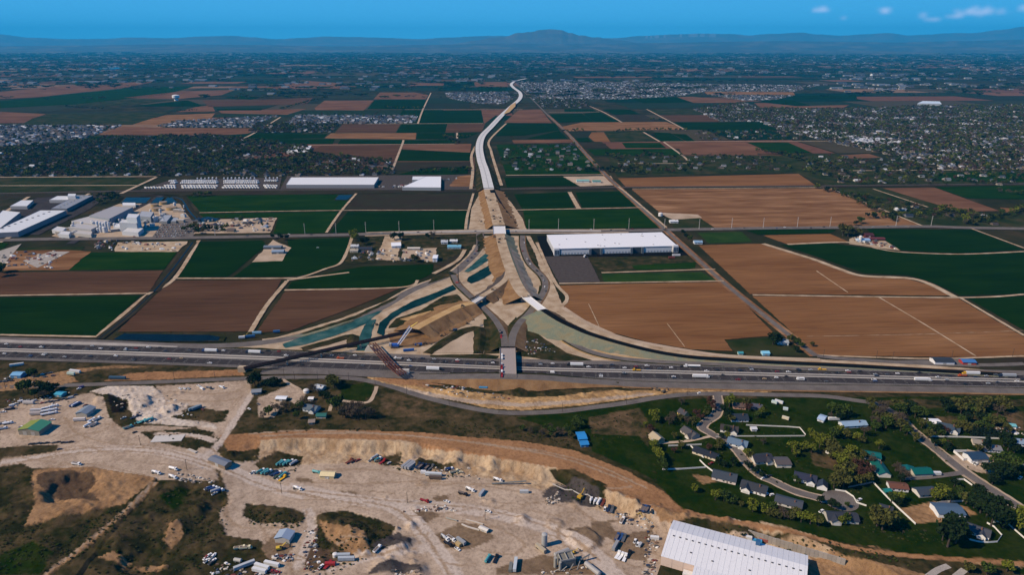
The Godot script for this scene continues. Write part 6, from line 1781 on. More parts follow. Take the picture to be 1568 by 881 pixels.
	for area in [[420, [250, 740, 350, 745, 345, 800, 300, 860, 120, 881, 200, 800]], [260, [0, 800, 60, 800, 120, 860, 60, 881, 0, 881]], [200, [120, 800, 200, 775, 190, 800, 110, 865, 90, 850]], [260, [1020, 640, 1180, 615, 1320, 650, 1330, 760, 1200, 745, 1060, 700]], [200, [1330, 640, 1568, 620, 1568, 760, 1420, 700]], [120, [1300, 790, 1400, 805, 1460, 840, 1330, 820]], [160, [1060, 800, 1240, 826, 1400, 856, 1400, 870, 1280, 846]], [120, [900, 640, 985, 630, 1000, 680, 910, 680]], [200, [640, 642, 880, 668, 900, 690, 700, 664]], [200, [380, 766, 465, 780, 455, 796, 380, 790]], [40, [395, 714, 425, 696, 465, 700, 460, 712]], [50, [840, 732, 880, 732, 930, 756, 920, 770, 870, 752]], [160, [480, 795, 530, 782, 600, 800, 590, 830, 500, 870]], [50, [1030, 790, 1230, 822, 1240, 850, 1030, 806]], [60, [370, 648, 640, 652, 640, 660, 370, 664]],
			[40, [800, 520, 860, 545, 800, 548]], [40, [180, 509, 350, 511, 350, 514, 180, 513]], [30, [590, 700, 615, 696, 612, 710]], [40, [628, 712, 650, 704, 700, 716, 690, 722]], [40, [0, 712, 50, 722, 40, 790, 0, 800]], [50, [600, 640, 790, 650, 880, 684, 700, 664]], [25, [280, 630, 330, 630, 345, 640, 290, 642]], [40, [215, 664, 320, 660, 300, 688, 240, 676]]]:
		var poly := px_poly(area[1])
		var lo := poly[0]
		var hi := poly[0]
		for p in poly:
			lo = lo.min(p); hi = hi.max(p)
		var n := 0
		var tries := 0
		while n < area[0] and tries < 6000:
			tries += 1
			var p := Vector2(rng.randf_range(lo.x, hi.x), rng.randf_range(lo.y, hi.y))
			if Geometry2D.is_point_in_polygon(p, poly):
				var s := rng.randf_range(0.08, 0.32) * rng.randf_range(0.6, 1.2)
				sh.append([Transform3D(Basis(Vector3.UP, rng.randf() * TAU).scaled(Vector3(s, s * 0.7, s)), Vector3(p.x, H(p.x, p.y) - 0.7 * s * 2.0, p.y)), [0, 2, 3, 6, 6][rng.randi() % 5]])
				n += 1
	mass("scrub", "low scrub and brush on the banks and rough ground", sh, "far")

func mass(called: String, label: String, list: Array, which: String) -> void:
	for kind in 7:
		var xs := []
		for q in list:
			if q[1] == kind: xs.append(q[0])
		if xs.is_empty(): continue
		copies(called, label, crown_mesh["%d_%s" % [kind, which]], xs)

func copies(called: String, label: String, m: Mesh, xs: Array) -> void:
	var mm := MultiMesh.new()
	mm.transform_format = MultiMesh.TRANSFORM_3D
	mm.mesh = m
	mm.instance_count = xs.size()
	for k in xs.size(): mm.set_instance_transform(k, xs[k])
	var o := MultiMeshInstance3D.new()
	o.name = numbered(called)
	o.multimesh = mm
	o.set_meta("kind", "stuff")
	o.set_meta("label", label)
	add_child(o, true)

# ---------------------------------------------------------------- far towns and tree belts
func grid_points(pts: Array, sp: float, jit: float) -> Array:
	var poly := px_poly(pts)
	var lo := Vector2(1e9, 1e9)
	var hi := Vector2(-1e9, -1e9)
	for p in poly:
		var q := Vector2(p.x * E1.x + p.y * E1.z, p.x * N1.x + p.y * N1.z)
		lo = lo.min(q); hi = hi.max(q)
	var out := []
	var n := lo.y
	while n < hi.y:
		var e := lo.x + rng.randf() * sp
		while e < hi.x:
			var w := E1 * (e + rng.randf_range(-jit, jit) * sp) + N1 * (n + rng.randf_range(-jit, jit) * sp)
			if Geometry2D.is_point_in_polygon(Vector2(w.x, w.z), poly): out.append(w)
			e += sp
		n += sp
	return out

func make_far_towns() -> void:
	var hm := []
	for q in [["42444a", "8a8a88"], ["303238", "9a968e"], ["54473f", "8a7a66"], ["64686e", "b0b0b0"], ["b4b8be", "d0d0d0"], ["44362e", "6c6058"], ["26282e", "74767a"], ["6c625a", "a09888"]]:
		var b := MB.new()
		b.col = hexl(q[1])
		b.gable_walls(Vector3.ZERO, 14, 10.5, 3.6, 2.4)
		b.col = hexl(q[0])
		b.gable(Vector3.ZERO, 14, 10.5, 3.6, 2.4, 0.5)
		b.col = hexl(q[1])
		b.box(Vector3(4, 0, 6.5), Vector3(5.5, 2.9, 5))
		b.col = hexl(q[0])
		b.box(Vector3(4, 2.9, 6.6), Vector3(6, 0.5, 5.4))
		hm.append(b.mesh(mats.paint))
	var roof_name := ["grey", "charcoal", "brown", "light grey", "white", "dark brown", "slate", "tan"]
	var hx := []
	for k in 8: hx.append([])
	var tx := []
	# polygon, house spacing, tree spacing, chance that a roof is pale, name of the place
	var towns := [
		[[0, 193, 190, 193, 110, 219, 0, 224], 25, 38, "in the western housing estate"],
		[[240, 195, 270, 186, 430, 178, 390, 190, 385, 196], 25, 45, "in the estate west of the grove"],
		[[435, 192, 455, 177, 640, 178, 635, 189, 500, 191], 25, 50, "in the estate above the brown field"],
		[[0, 232, 60, 222, 180, 211, 330, 209, 470, 224, 480, 236, 600, 248, 604, 269, 340, 271, 0, 271], 46, 11.5, "under the trees of the leafy suburb"],
		[[380, 204, 395, 192, 520, 190, 505, 204], 40, 14, "in the wooded estate"],
		[[680, 143, 735, 142, 778, 141, 785, 152, 770, 160, 735, 159, 690, 152], 25, 50, "in the estate west of the new motorway"],
		[[790, 128, 866, 126, 1000, 128, 1250, 132, 1214, 141, 1080, 141, 1036, 148, 948, 153, 815, 151, 800, 135], 27, 40, "in the dense estate beyond the fields"],
		[[1085, 146, 1214, 147, 1190, 153, 1140, 155], 27, 45, "in the estate by the tan strip"],
		[[1060, 168, 1140, 158, 1165, 167, 1290, 168, 1400, 164, 1640, 160, 1640, 262, 1440, 258, 1380, 243, 1215, 205, 1190, 199, 1164, 187, 1100, 186], 29, 14.5, "in the eastern suburb"],
		[[1214, 203, 1260, 200, 1355, 215, 1350, 222, 1270, 213], 19, 80, "in the new white estate"],
		[[1250, 238, 1380, 245, 1568, 262, 1568, 284, 1290, 284, 1225, 262], 66, 21, "in the mixed acreages east of the fields"],
		[[945, 240, 1160, 238, 1220, 262, 940, 268], 75, 24, "on the smallholdings north of the railway"],
		[[770, 228, 880, 222, 922, 264, 780, 266], 62, 30, "on the smallholdings beside the new motorway"],
		[[1064, 203, 1190, 201, 1240, 216, 1066, 216], 80, 26, "on the smallholdings by the suburb"],
		[[815, 152, 900, 154, 905, 166, 830, 166], 70, 26, "on the far smallholdings"],
		[[1270, 290, 1420, 320, 1568, 330, 1568, 346, 1420, 345], 85, 24, "in the acreages by the arterial"],
		[[300, 336, 425, 335, 412, 357, 300, 357], 60, 45, "in the cluttered yards by the arterial"],
	]
	var ind := 0
	var cand := []
	for q in towns:
		for w in grid_points(q[0], q[1], 0.28):
			var k: int = [0, 0, 1, 1, 1, 2, 2, 3, 4, 4, 5, 5, 6, 6, 3, 7][rng.randi() % 16]
			if q[3].contains("new white"): k = 4 if rng.randf() < .6 else 3
			var turn := rng.randi() % 4 * PI / 2 - 0.0585
			w.y = L(2.2, w.z)
			var s := rng.randf_range(0.85, 1.25)
			cand.append([w, turn, s, k, q[3]])
		for w in grid_points(q[0], q[2], 0.5):
			if nz.get_noise_2d(w.x * 0.35, w.z * 0.35) + nz2.get_noise_2d(w.x * 0.5, w.z * 0.5) * 0.8 < rng.randf_range(-0.5, 0.15): continue
			var s := rng.randf_range(0.9, 1.95)
			w.y = L(2.0, w.z)
			tx.append([Transform3D(Basis(Vector3.UP, rng.randf() * TAU).scaled(Vector3(s, s * rng.randf_range(.8, 1.2), s)), w), [0, 2, 2, 3, 3, 3, 4, 6, 6, 1][rng.randi() % 10]])
	cand.sort_custom(func(a, b): return a[0].z > b[0].z)
	for c in cand:
		if ind < 300:
			var o := single("distant_house", hm[c[3]], "far house with a %s roof %s" % [roof_name[c[3]], c[4]], "house", c[0], c[1], "far houses " + c[4])
			o.scale = Vector3.ONE * c[2]
			ind += 1
		else:
			hx[c[3]].append(Transform3D(Basis(Vector3.UP, c[1]).scaled(Vector3.ONE * c[2]), c[0]))
	for k in 8: copies("town_houses", "mass of far %s roofed houses of the distant towns" % roof_name[k], hm[k], hx[k])
	# streets of the suburbs
	for st in [[1072, 176, 1200, 172, 1640, 168], [1100, 187, 1300, 183, 1640, 180], [1190, 199, 1400, 194, 1640, 192], [1215, 206, 1420, 207, 1640, 206], [1290, 223, 1450, 222, 1640, 220], [1380, 243, 1500, 240, 1640, 239], [1180, 160, 1330, 186, 1560, 225], [1240, 163, 1420, 190, 1640, 222], [1330, 165, 1500, 187, 1640, 205], [1140, 165, 1250, 190, 1440, 230, 1568, 256],
			[0, 244, 200, 242, 420, 244, 600, 256], [0, 258, 180, 256, 400, 258, 560, 262], [120, 222, 60, 270], [260, 212, 215, 270], [400, 216, 372, 270], [480, 236, 462, 268], [0, 208, 150, 206], [20, 196, 0, 200]]:
		strip("street", mats.asphalt_old, 3.2, 9, st, 2, 30.0)
	for gp in [[1420, 230, 1480, 232, 1500, 240, 1440, 239], [1330, 196, 1370, 197, 1376, 202, 1336, 201], [1500, 205, 1550, 205, 1560, 211, 1510, 211], [1250, 178, 1290, 178, 1300, 182, 1258, 182], [110, 262, 170, 262, 168, 268, 104, 268], [300, 230, 350, 230, 345, 236, 296, 236], [430, 248, 500, 250, 496, 256, 424, 254], [1390, 176, 1430, 176, 1440, 179, 1396, 180]]:
		sheet("park", mats.pasture, 3.0, gp, 3.0)
	# tree belts, shelter belts and groves
	for bl in [[12, 860, 262, 930, 262, 960, 258, 1000, 255], [11, 905, 262, 990, 268], [14, 300, 300, 320, 301], [13, 1190, 236, 1300, 268], [13, 1160, 232, 1190, 236, 1230, 240], [12, 1330, 335, 1420, 327, 1470, 330, 1500, 340], [12, 1250, 290, 1290, 300, 1330, 320, 1370, 340], [14, 1480, 345, 1568, 322], [14, 1530, 296, 1568, 300], [16, 860, 203, 890, 201], [16, 940, 203, 990, 200, 1050, 201], [18, 995, 184, 1010, 185], [14, 930, 238, 950, 246], [14, 985, 236, 1010, 240], [9, 305, 356, 345, 353], [14, 680, 210, 700, 220], [20, 100, 165, 160, 168], [20, 270, 172, 300, 170], [20, 430, 168, 500, 150], [18, 690, 213, 720, 210], [14, 640, 265, 720, 262], [10, 148, 304, 165, 302, 175, 306, 146, 314], [10, 290, 352, 312, 354], [14, 590, 166, 650, 167], [12, 766, 246, 810, 246], [12, 1445, 320, 1480, 328]]:
		var line := path3(bl.slice(1), bl[0] * 0.55)
		for p in line:
			var s := rng.randf_range(0.9, 1.9)
			tx.append([Transform3D(Basis(Vector3.UP, rng.randf() * TAU).scaled(Vector3.ONE * s), p + Vector3(rng.randfn() * 6, L(2, p.z), rng.randfn() * 9)), [0, 0, 2, 2, 3, 6, 6, 1][rng.randi() % 8]])
	# beyond: groves and roofs that blend into one mass
	for k in 15000:
		var d := pow(rng.randf(), 0.95) * 27000.0 + 5200.0
		var e := rng.randf_range(-0.95, 0.95) * d
		var w := E1 * e + N1 * d
		var dens := nz2.get_noise_2d(w.x * 0.05, w.z * 0.10)
		if dens < -0.05 and d < 9000: continue
		w.y = L(1.5, w.z)
		var s := rng.randf_range(1.2, 3.2) * (1.0 + d / 14000.0)
		tx.append([Transform3D(Basis(Vector3.UP, rng.randf() * TAU).scaled(Vector3(s * rng.randf_range(1.5, 5.0), s * 0.75, s * 1.2)), w), [0, 0, 2, 2, 3, 6][rng.randi() % 6]])
	mass("distant_trees", "distant trees of the suburbs, shelter belts and groves", tx, "far")
	var fx := [[], []]
	for k in 5200:
		var d := pow(rng.randf(), 0.8) * 15000.0 + 5600.0
		var w := E1 * (rng.randf_range(-0.95, 0.95) * d) + N1 * d
		if nz2.get_noise_2d(w.x * 0.05 + 40, w.z * 0.10) < 0.0: continue
		w.y = L(2.0, w.z)
		var s := rng.randf_range(1.0, 3.4) if rng.randf() < 0.9 else rng.randf_range(3.5, 6.0)
		fx[k % 2].append(Transform3D(Basis(Vector3.UP, -0.0585).scaled(Vector3(s * 1.6, minf(s, 2.5), s * 1.2)), w))
	copies("town_buildings", "pale roofed buildings of the farthest towns", hm[3], fx[0])
	copies("town_buildings", "grey roofed buildings of the farthest towns", hm[0], fx[1])

# ---------------------------------------------------------------- vehicles: each faces +x
var vcache := {}
const COLS := {"white": "e4e6e8", "black": "141518", "silver": "a8adb2", "grey": "55595e", "red": "8a1a18", "blue": "22457a", "tan": "b39c78", "green": "2c5a44", "orange": "c4561a", "yellow": "d8a818", "teal": "4f9aa0", "cream": "e2d8b4", "rust": "6a3320", "navy": "1a2844", "purple": "4a3a6a"}

func wheels(b: MB, xs: Array, w: float, r: float) -> void:
	b.col = lin(.012, .012, .012)
	for x in xs:
		for s in [-1.0, 1.0]:
			b.tube(Vector3(x, r, s * (w * 0.5 - 0.26)), Vector3(x, r, s * (w * 0.5 + 0.01)), r, r, 8)

func car_mesh(kind: String, col: String) -> ArrayMesh:
	var key := kind + col
	if vcache.has(key): return vcache[key]
	var b := MB.new()
	var c := hexl(COLS[col])
	var glass := lin(.018, .022, .027)
	match kind:
		"car", "suv":
			var up := 0.25 if kind == "suv" else 0.0
			b.col = c
			b.taper(Vector3(0, 0.32, 0), Vector3(4.7, 0.62 + up, 1.86), Vector3(4.5, 0.0, 1.78))
			b.col = glass
			b.taper(Vector3(-0.25 - up, 0.94 + up, 0), Vector3(2.7 + up * 3, 0.46 + up * .3, 1.74), Vector3(1.7 + up * 3, -0.1, 1.46))
			b.col = c
			b.taper(Vector3(-0.35 - up, 1.40 + up * 1.3, 0), Vector3(1.72 + up * 3, 0.06, 1.48), Vector3(1.6 + up * 3, 0.0, 1.4))
			wheels(b, [-1.45, 1.45], 1.86, 0.34)
		"pickup":
			b.col = c
			b.taper(Vector3(0, 0.42, 0), Vector3(5.7, 0.72, 1.98), Vector3(5.6, 0, 1.94))
			b.col = lin(.03, .03, .03)
			b.box(Vector3(-1.75, 1.145, 0), Vector3(1.9, 0.03, 1.6))
			b.col = glass
			b.taper(Vector3(0.35, 1.14, 0), Vector3(2.5, 0.56, 1.86), Vector3(1.7, -0.1, 1.6))
			b.col = c
			b.box(Vector3(0.25, 1.70, 0), Vector3(1.72, 0.07, 1.62))
			wheels(b, [-1.8, 1.8], 1.98, 0.40)
		"van":
			b.col = c
			b.taper(Vector3(-0.3, 0.4, 0), Vector3(5.2, 1.9, 2.05), Vector3(5.0, -0.05, 1.9))
			b.taper(Vector3(2.6, 0.4, 0), Vector3(0.9, 0.8, 1.98), Vector3(0.7, -0.1, 1.9))
			b.col = glass
			b.taper(Vector3(2.2, 1.25, 0), Vector3(0.9, 0.75, 1.9), Vector3(0.2, -0.3, 1.8))
			wheels(b, [-1.8, 1.9], 2.05, 0.38)
		"camper":
			b.col = c
			b.taper(Vector3(0, 0.6, 0), Vector3(9.0, 2.5, 2.5), Vector3(8.7, 0, 2.35))
			b.col = glass
			b.box(Vector3(0.5, 1.7, 0), Vector3(5.0, 0.7, 2.52))
			b.col = lin(.5, .5, .5)
			b.box(Vector3(-2, 3.1, 0), Vector3(1.0, 0.3, 0.9))
			b.box(Vector3(5.1, 0.5, 0), Vector3(1.4, 0.15, 0.3))
			wheels(b, [-0.9, 0.1], 2.4, 0.36)
		"mixer", "tanker_truck", "dump", "flatbed":
			b.col = hexl(COLS["white"]) if kind == "mixer" else c
			b.taper(Vector3(3.4, 0.7, 0), Vector3(2.0, 2.2, 2.4), Vector3(1.6, -0.15, 2.3))
			b.taper(Vector3(4.7, 0.7, 0), Vector3(1.2, 1.1, 2.0), Vector3(1.1, -0.1, 1.7))
			b.col = glass
			b.box(Vector3(4.05, 1.95, 0), Vector3(0.7, 0.7, 2.1))
			b.col = lin(.05, .05, .05)
			b.box(Vector3(0, 0.7, 0), Vector3(9.0, 0.3, 1.0))
			b.col = c
			if kind == "mixer":
				b.tube(Vector3(2.1, 2.1, 0), Vector3(0.2, 2.5, 0), 0.9, 1.3, 10)
				b.tube(Vector3(0.2, 2.5, 0), Vector3(-3.4, 3.3, 0), 1.3, 0.55, 10)
				b.box(Vector3(-4.0, 1.6, 0), Vector3(0.5, 2.0, 0.7))
			elif kind == "tanker_truck":
				b.tube(Vector3(2.1, 2.0, 0), Vector3(-4.4, 2.0, 0), 1.15, 1.15, 12)
			elif kind == "dump":
				b.taper(Vector3(-1.4, 1.0, 0), Vector3(6.2, 1.5, 2.2), Vector3(6.6, 0, 2.5))
				b.col = lin(.16, .12, .09)
				b.box(Vector3(-1.4, 2.3, 0), Vector3(6.0, 0.25, 2.1))
			else:
				b.box(Vector3(-1.4, 1.0, 0), Vector3(6.6, 0.2, 2.4))
				b.box(Vector3(1.8, 1.2, 0), Vector3(0.15, 1.0, 2.3))
			wheels(b, [-3.2, -2.0, 3.9], 2.4, 0.5)
	var m := b.mesh(mats.paint)
	vcache[key] = m
	return m

func put(kind: String, col: String, p: Vector3, turn: float, label: String, group := "") -> MeshInstance3D:
	var nm: String = {"car": "car", "suv": "car", "pickup": "pickup_truck", "van": "van", "camper": "camper_trailer", "mixer": "concrete_mixer_truck", "tanker_truck": "tank_truck", "dump": "dump_truck", "flatbed": "flatbed_truck"}[kind]
	var cat: String = {"car": "car", "suv": "car", "pickup": "pickup truck", "van": "van", "camper": "camper"}.get(kind, "truck")
	return single(nm, car_mesh(kind, col), label, cat, p, turn, group)

func semi(p: Vector3, turn: float, cab: String, box: String, label: String, style := "box", len := 16.0) -> void:
	var t := thing("semi_truck", label, "truck", p, turn)
	var b := MB.new()
	b.col = hexl(COLS[cab])
	b.taper(Vector3(len * 0.5 + 1.4, 0.8, 0), Vector3(3.0, 2.9, 2.5), Vector3(2.5, -0.2, 2.3))
	b.taper(Vector3(len * 0.5 + 3.4, 0.8, 0), Vector3(1.7, 1.4, 2.1), Vector3(1.5, -0.1, 1.8))
	b.col = lin(.018, .022, .027)
	b.box(Vector3(len * 0.5 + 2.45, 2.3, 0), Vector3(0.8, 0.9, 2.2))
	wheels(b, [len * 0.5 + 3.5, len * 0.5 - 0.6, len * 0.5 - 1.8], 2.5, 0.52)
	part(t, "cab", b.mesh(mats.paint))
	var r := MB.new()
	r.col = hexl(COLS[box])
	if style == "box":
		r.box(Vector3(0, 1.15, 0), Vector3(len, 2.85, 2.6))
	elif style == "tank":
		r.tube(Vector3(-len * 0.5, 2.2, 0), Vector3(len * 0.5 - 1.0, 2.2, 0), 1.2, 1.2, 12)
	else:
		r.box(Vector3(0, 1.2, 0), Vector3(len, 0.25, 2.6))
	wheels(r, [-len * 0.5 + 1.0, -len * 0.5 + 2.3], 2.5, 0.52)
	part(t, "trailer", r.mesh(mats.metal_roof))

func box_trailer(called: String, label: String, p: Vector3, turn: float, size: Vector3, col: Color, group := "") -> void:
	var t := thing(called, label, "container" if called == "shipping_container" else "trailer", p, turn, group)
	var b := MB.new()
	b.col = col
	var lift := 0.15 if called == "shipping_container" else 1.0
	b.box(Vector3(0, lift, 0), size)
	for k in int(size.x / 1.2):
		b.box(Vector3(-size.x * 0.5 + 0.6 + k * 1.2, lift + 0.1, 0), Vector3(0.12, size.y - 0.2, size.z + 0.08))
	part(t, "body", b.mesh(mats.metal_roof))
	var w := MB.new()
	if lift > 0.5:
		if not vcache.has("trailer_wheel"):
			var tw := MB.new()
			tw.col = lin(.012, .012, .012)
			tw.tube(Vector3(0, 0.5, -0.15), Vector3(0, 0.5, 0.15), 0.5, 0.5, 8)
			vcache["trailer_wheel"] = tw.mesh(mats.paint)
		for k in 4:
			var wn := part(t, "wheel", vcache["trailer_wheel"])
			wn.position = Vector3(-size.x * 0.5 + (1.2 if k < 2 else 2.4), 0, (size.z * 0.5 - 0.15) * (1.0 if k % 2 else -1.0))
		w.col = lin(.1, .1, .1)
		w.box(Vector3(size.x * 0.35, 0, 0), Vector3(0.3, 1.0, 1.6))
		part(t, "landing_gear", w.mesh(mats.paint))
	else:
		w.col = col * 0.8
		w.box(Vector3(size.x * 0.5 + 0.03, 0.3, 0), Vector3(0.08, size.y - 0.4, size.z * 0.94))
		part(t, "door", w.mesh(mats.paint))

func along(line: PackedVector3Array, s: float) -> Array:
	# point and direction at share s of the line
	var f := clampf(s, 0.0, 0.999) * (line.size() - 1)
	var i := int(f)
	return [line[i].lerp(line[i + 1], f - i), (line[i + 1] - line[i]).normalized(), side_of(line, i)]

func on_line_px(line: PackedVector3Array, px: float) -> Array:
	# where the line passes under that pixel column
	var best := 0
	for i in line.size() - 1:
		var p := line[i]
		var q := p - Vector3(0, CAM_H, 0)
		var zc := -q.z * cos(PITCH) - q.y * sin(PITCH)
		if PX + F * q.x / zc < px: best = i
	var a := line[best]
	var b := line[best + 1]
	return [a.lerp(b, 0.5), (b - a).normalized(), side_of(line, best)]

func make_vehicles() -> void:
	var palette := ["white", "white", "white", "silver", "grey", "black", "black", "black", "grey", "silver", "red", "blue", "navy", "tan"]
	var kinds := ["car", "car", "suv", "suv", "pickup", "car"]
	# the motorway: pixel columns of cars seen on each side, and lane offsets
	var wb := [2, 18, 38, 60, 64, 108, 136, 142, 150, 178, 216, 222, 240, 262, 284, 292, 344, 404, 430, 436, 462, 500, 508, 522, 536, 566, 598, 620, 628, 642, 658, 668, 676, 690, 698, 704, 708, 724, 736, 742, 746, 754, 760, 764, 805, 812, 822, 830, 838, 846, 898, 906, 922, 930, 936, 944, 962, 968, 978, 984, 990, 996, 1010, 1016, 1032, 1040, 1048, 1084, 1100, 1132, 1146, 1148, 1158, 1182, 1188, 1210, 1218, 1232, 1244, 1254, 1274, 1280, 1298, 1308, 1318, 1332, 1336, 1350, 1370, 1406, 1416, 1432, 1444, 1498, 1506, 1520, 1526, 1560]
	for k in wb.size():
		var q := on_line_px(hwy_wb, wb[k])
		var lane: float = [-5.5, -1.85, 1.85, 5.5][(k * 7 + k / 3) % 4]
		var col: String = palette[(k * 5 + k / 4) % palette.size()]
		var p: Vector3 = q[0] + q[2] * lane
		p.y = L(8.0, p.z) + 0.02
		put(kinds[(k * 3 + 1) % 6], col, p, atan2(-q[1].z, q[1].x) + PI, "%s %s on the northern motorway carriageway" % [col, "pickup" if kinds[(k * 3 + 1) % 6] == "pickup" else "car"], "traffic on the northern carriageway")
	var eb := [6, 24, 44, 46, 58, 70, 80, 104, 140, 168, 206, 212, 258, 272, 332, 466, 556, 632, 922, 926, 950, 958, 1026, 1040, 1088, 1104, 1134, 1176, 1180, 1212, 1268, 1335, 1340, 1460, 1470, 1504, 1520, 1562]
	for k in eb.size():
		var q := on_line_px(hwy_eb, eb[k])
		var lane: float = [-5.5, -1.85, 1.85, 5.5][(k * 3 + 1) % 4]
		var col: String = palette[(k * 3 + 2) % palette.size()]
		var p: Vector3 = q[0] + q[2] * lane
		p.y = L(8.0, p.z) + 0.02
		put(kinds[(k * 5) % 6], col, p, atan2(-q[1].z, q[1].x), "%s %s on the southern motorway carriageway" % [col, "pickup" if kinds[(k * 5) % 6] == "pickup" else "car"], "traffic on the southern carriageway")
	for s in [[0, 318, 2.0, "blue", "white", "semi with a white trailer and blue cab on the northern carriageway", "box"], [0, 386, 2.0, "navy", "white", "semi with a white trailer near the long girder flyover", "box"], [0, 210, 5.5, "silver", "grey", "semi with a low grey trailer on the northern carriageway", "flat"],
			[0, 877, -1.8, "black", "white", "semi with a white trailer and black cab east of the overpass", "box"], [0, 1056, -5.4, "white", "white", "semi with a slim white tank trailer beyond the overpass", "tank"], [0, 1484, -5.4, "yellow", "white", "semi with a white trailer and yellow cab behind a digger", "box"], [0, 1542, -1.8, "navy", "silver", "semi with a silver trailer at the end of the black ramp", "box"],
			[1, 672, 2.0, "black", "white", "semi with a long white flat load west of the overpass", "box"], [1, 1064, 2.0, "white", "white", "all white semi on the southern carriageway beyond the overpass", "box"], [1, 1418, -2.0, "white", "white", "white semi with a short nose passing the eastern wood", "box"]]:
		var ln: PackedVector3Array = hwy_wb if s[0] == 0 else hwy_eb
		var q := on_line_px(ln, s[1])
		var p: Vector3 = q[0] + q[2] * s[2]
		p.y = L(8.0, p.z) + 0.02
		semi(p, atan2(-q[1].z, q[1].x) + (PI if s[0] == 0 else 0.0), s[3], s[4], s[5], s[6])
	for s in [[0, 532, 6.5, "dump", "orange", "orange dump truck by the median"], [1, 845, -1.8, "van", "white", "white box van just east of the overpass"], [1, 1230, 1.8, "camper", "white", "white coach on the southern carriageway"], [0, 975, 8.0, "flatbed", "yellow", "yellow attenuator truck on the median shoulder"], [0, 1270, -6.8, "flatbed", "yellow", "yellow truck on the northern shoulder"], [0, 608, -2, "dump", "white", "white dump truck beside the reddish girder bridge"], [0, 1470, 0, "dump", "orange", "orange dump truck beside the yellow cab semi"]]:
		var ln: PackedVector3Array = hwy_wb if s[0] == 0 else hwy_eb
		var q := on_line_px(ln, s[1])
		var p: Vector3 = q[0] + q[2] * s[2]
		p.y = L(8.0, p.z) + 0.02
		put(s[3], s[4], p, atan2(-q[1].z, q[1].x) + (PI if s[0] == 0 else 0.0), s[5])
	# queue of trucks along the west side of the overpass and its approach
	for s in [[768.5, 545, "van", "white"], [768.6, 549.5, "van", "white"], [768.4, 559, "pickup", "white"], [768.2, 564.5, "flatbed", "red"], [768.4, 570, "van", "white"], [768.6, 576, "flatbed", "red"], [767.4, 518, "flatbed", "red"], [766, 511, "dump", "black"]]:
		var p := G(s[0], s[1], 7.3 if s[1] > 530 else 5.6)
		put(s[2], s[3], p + Vector3(0, 0.75 if s[1] < 530 else 0.0, 0), PI / 2, "%s %s standing along the overpass parapet" % [s[3], "van" if s[2] == "van" else "truck"], "works vehicles on the overpass")
	# traffic queued on the loop roads
	for s in [[732, 372, 70], [733.5, 377, 75], [732.5, 381, 60], [730, 386, 55], [727, 390, 50], [722, 396, 45], [716, 401, 45], [690, 421, 30], [803, 373, -85], [800, 386, -80], [807, 398, -70], [812, 406, -62], [822, 416, -50], [829, 424, -55], [832, 431, -80], [834, 441, -95], [801, 368, 90], [835, 447, -100], [810, 401, -66]]:
		var p := G(s[0], s[1], 0.5) + Vector3(0, L(9, -1000), 0)
		put("car" if int(s[0]) % 2 else "suv", palette[int(s[0] + s[1]) % palette.size()], p, deg_to_rad(s[2]), "%s car queued on the interchange loop road" % palette[int(s[0] + s[1]) % palette.size()], "cars on the interchange loops")
	# arterial traffic
	for k in 26:
		var px: float = [96, 140, 205, 268, 352, 380, 442, 478, 512, 585, 640, 676, 728, 790, 905, 935, 968, 1090, 1140, 1188, 1202, 1240, 1262, 1335, 1360, 1390][k]
		var py := 366.0 - px * 0.0128
		py = 366.5 - (px - 80) * 0.0165 if px < 758 else 355.2 - (px - 758) * 0.0115
		var p := G(px, py)
		p.y = L(5.6, p.z)
		p += Vector3(0, 0, 3.0 if k % 2 else -4.0)
		put(kinds[k % 6], palette[(k * 5) % palette.size()], p, 0.03 + (PI if k % 2 else 0.0), "%s car driving on the arterial road" % palette[(k * 5) % palette.size()], "traffic on the arterial road")
	# plant car park
	for r in 7:
		for k in 12:
			if (r * 5 + k * 3) % 11 == 0: continue
			var px := 236.0 + r * 3.0 + k * 4.6
			var py := 364.0 - r * 3.6 - k * 0.25
			if px > 298 - r * 1.5: continue
			var c: String = palette[(r * 7 + k * 5) % palette.size()]
			put("car" if k % 3 else "suv", c, at_px(px, py) + Vector3(0, 0.6, 0), PI / 2 + 0.4, "%s car parked in the processing plant car park" % c, "cars in the plant car park")
	# campers and trailers stored north of the railway
	for r in [[289, 222, 424, 46, 0.9], [286.2, 252, 426, 40, 0.9], [281.5, 262, 400, 44, -0.2], [278.5, 260, 426, 50, -0.2], [274.9, 300, 428, 22, 0.3]]:
		for k in r[3]:
			var px := lerpf(r[1], r[2], (k + 0.5) / r[3])
			if int(px / 9.0) % 7 == 2: continue
			var cp := put("camper", "white", at_px(px, r[0] - (px - 220) * 0.002), PI / 2 + r[4], "white camper trailer in the storage rows north of the railway", "stored campers")
			cp.scale = Vector3.ONE * rng.randf_range(1.15, 1.5)
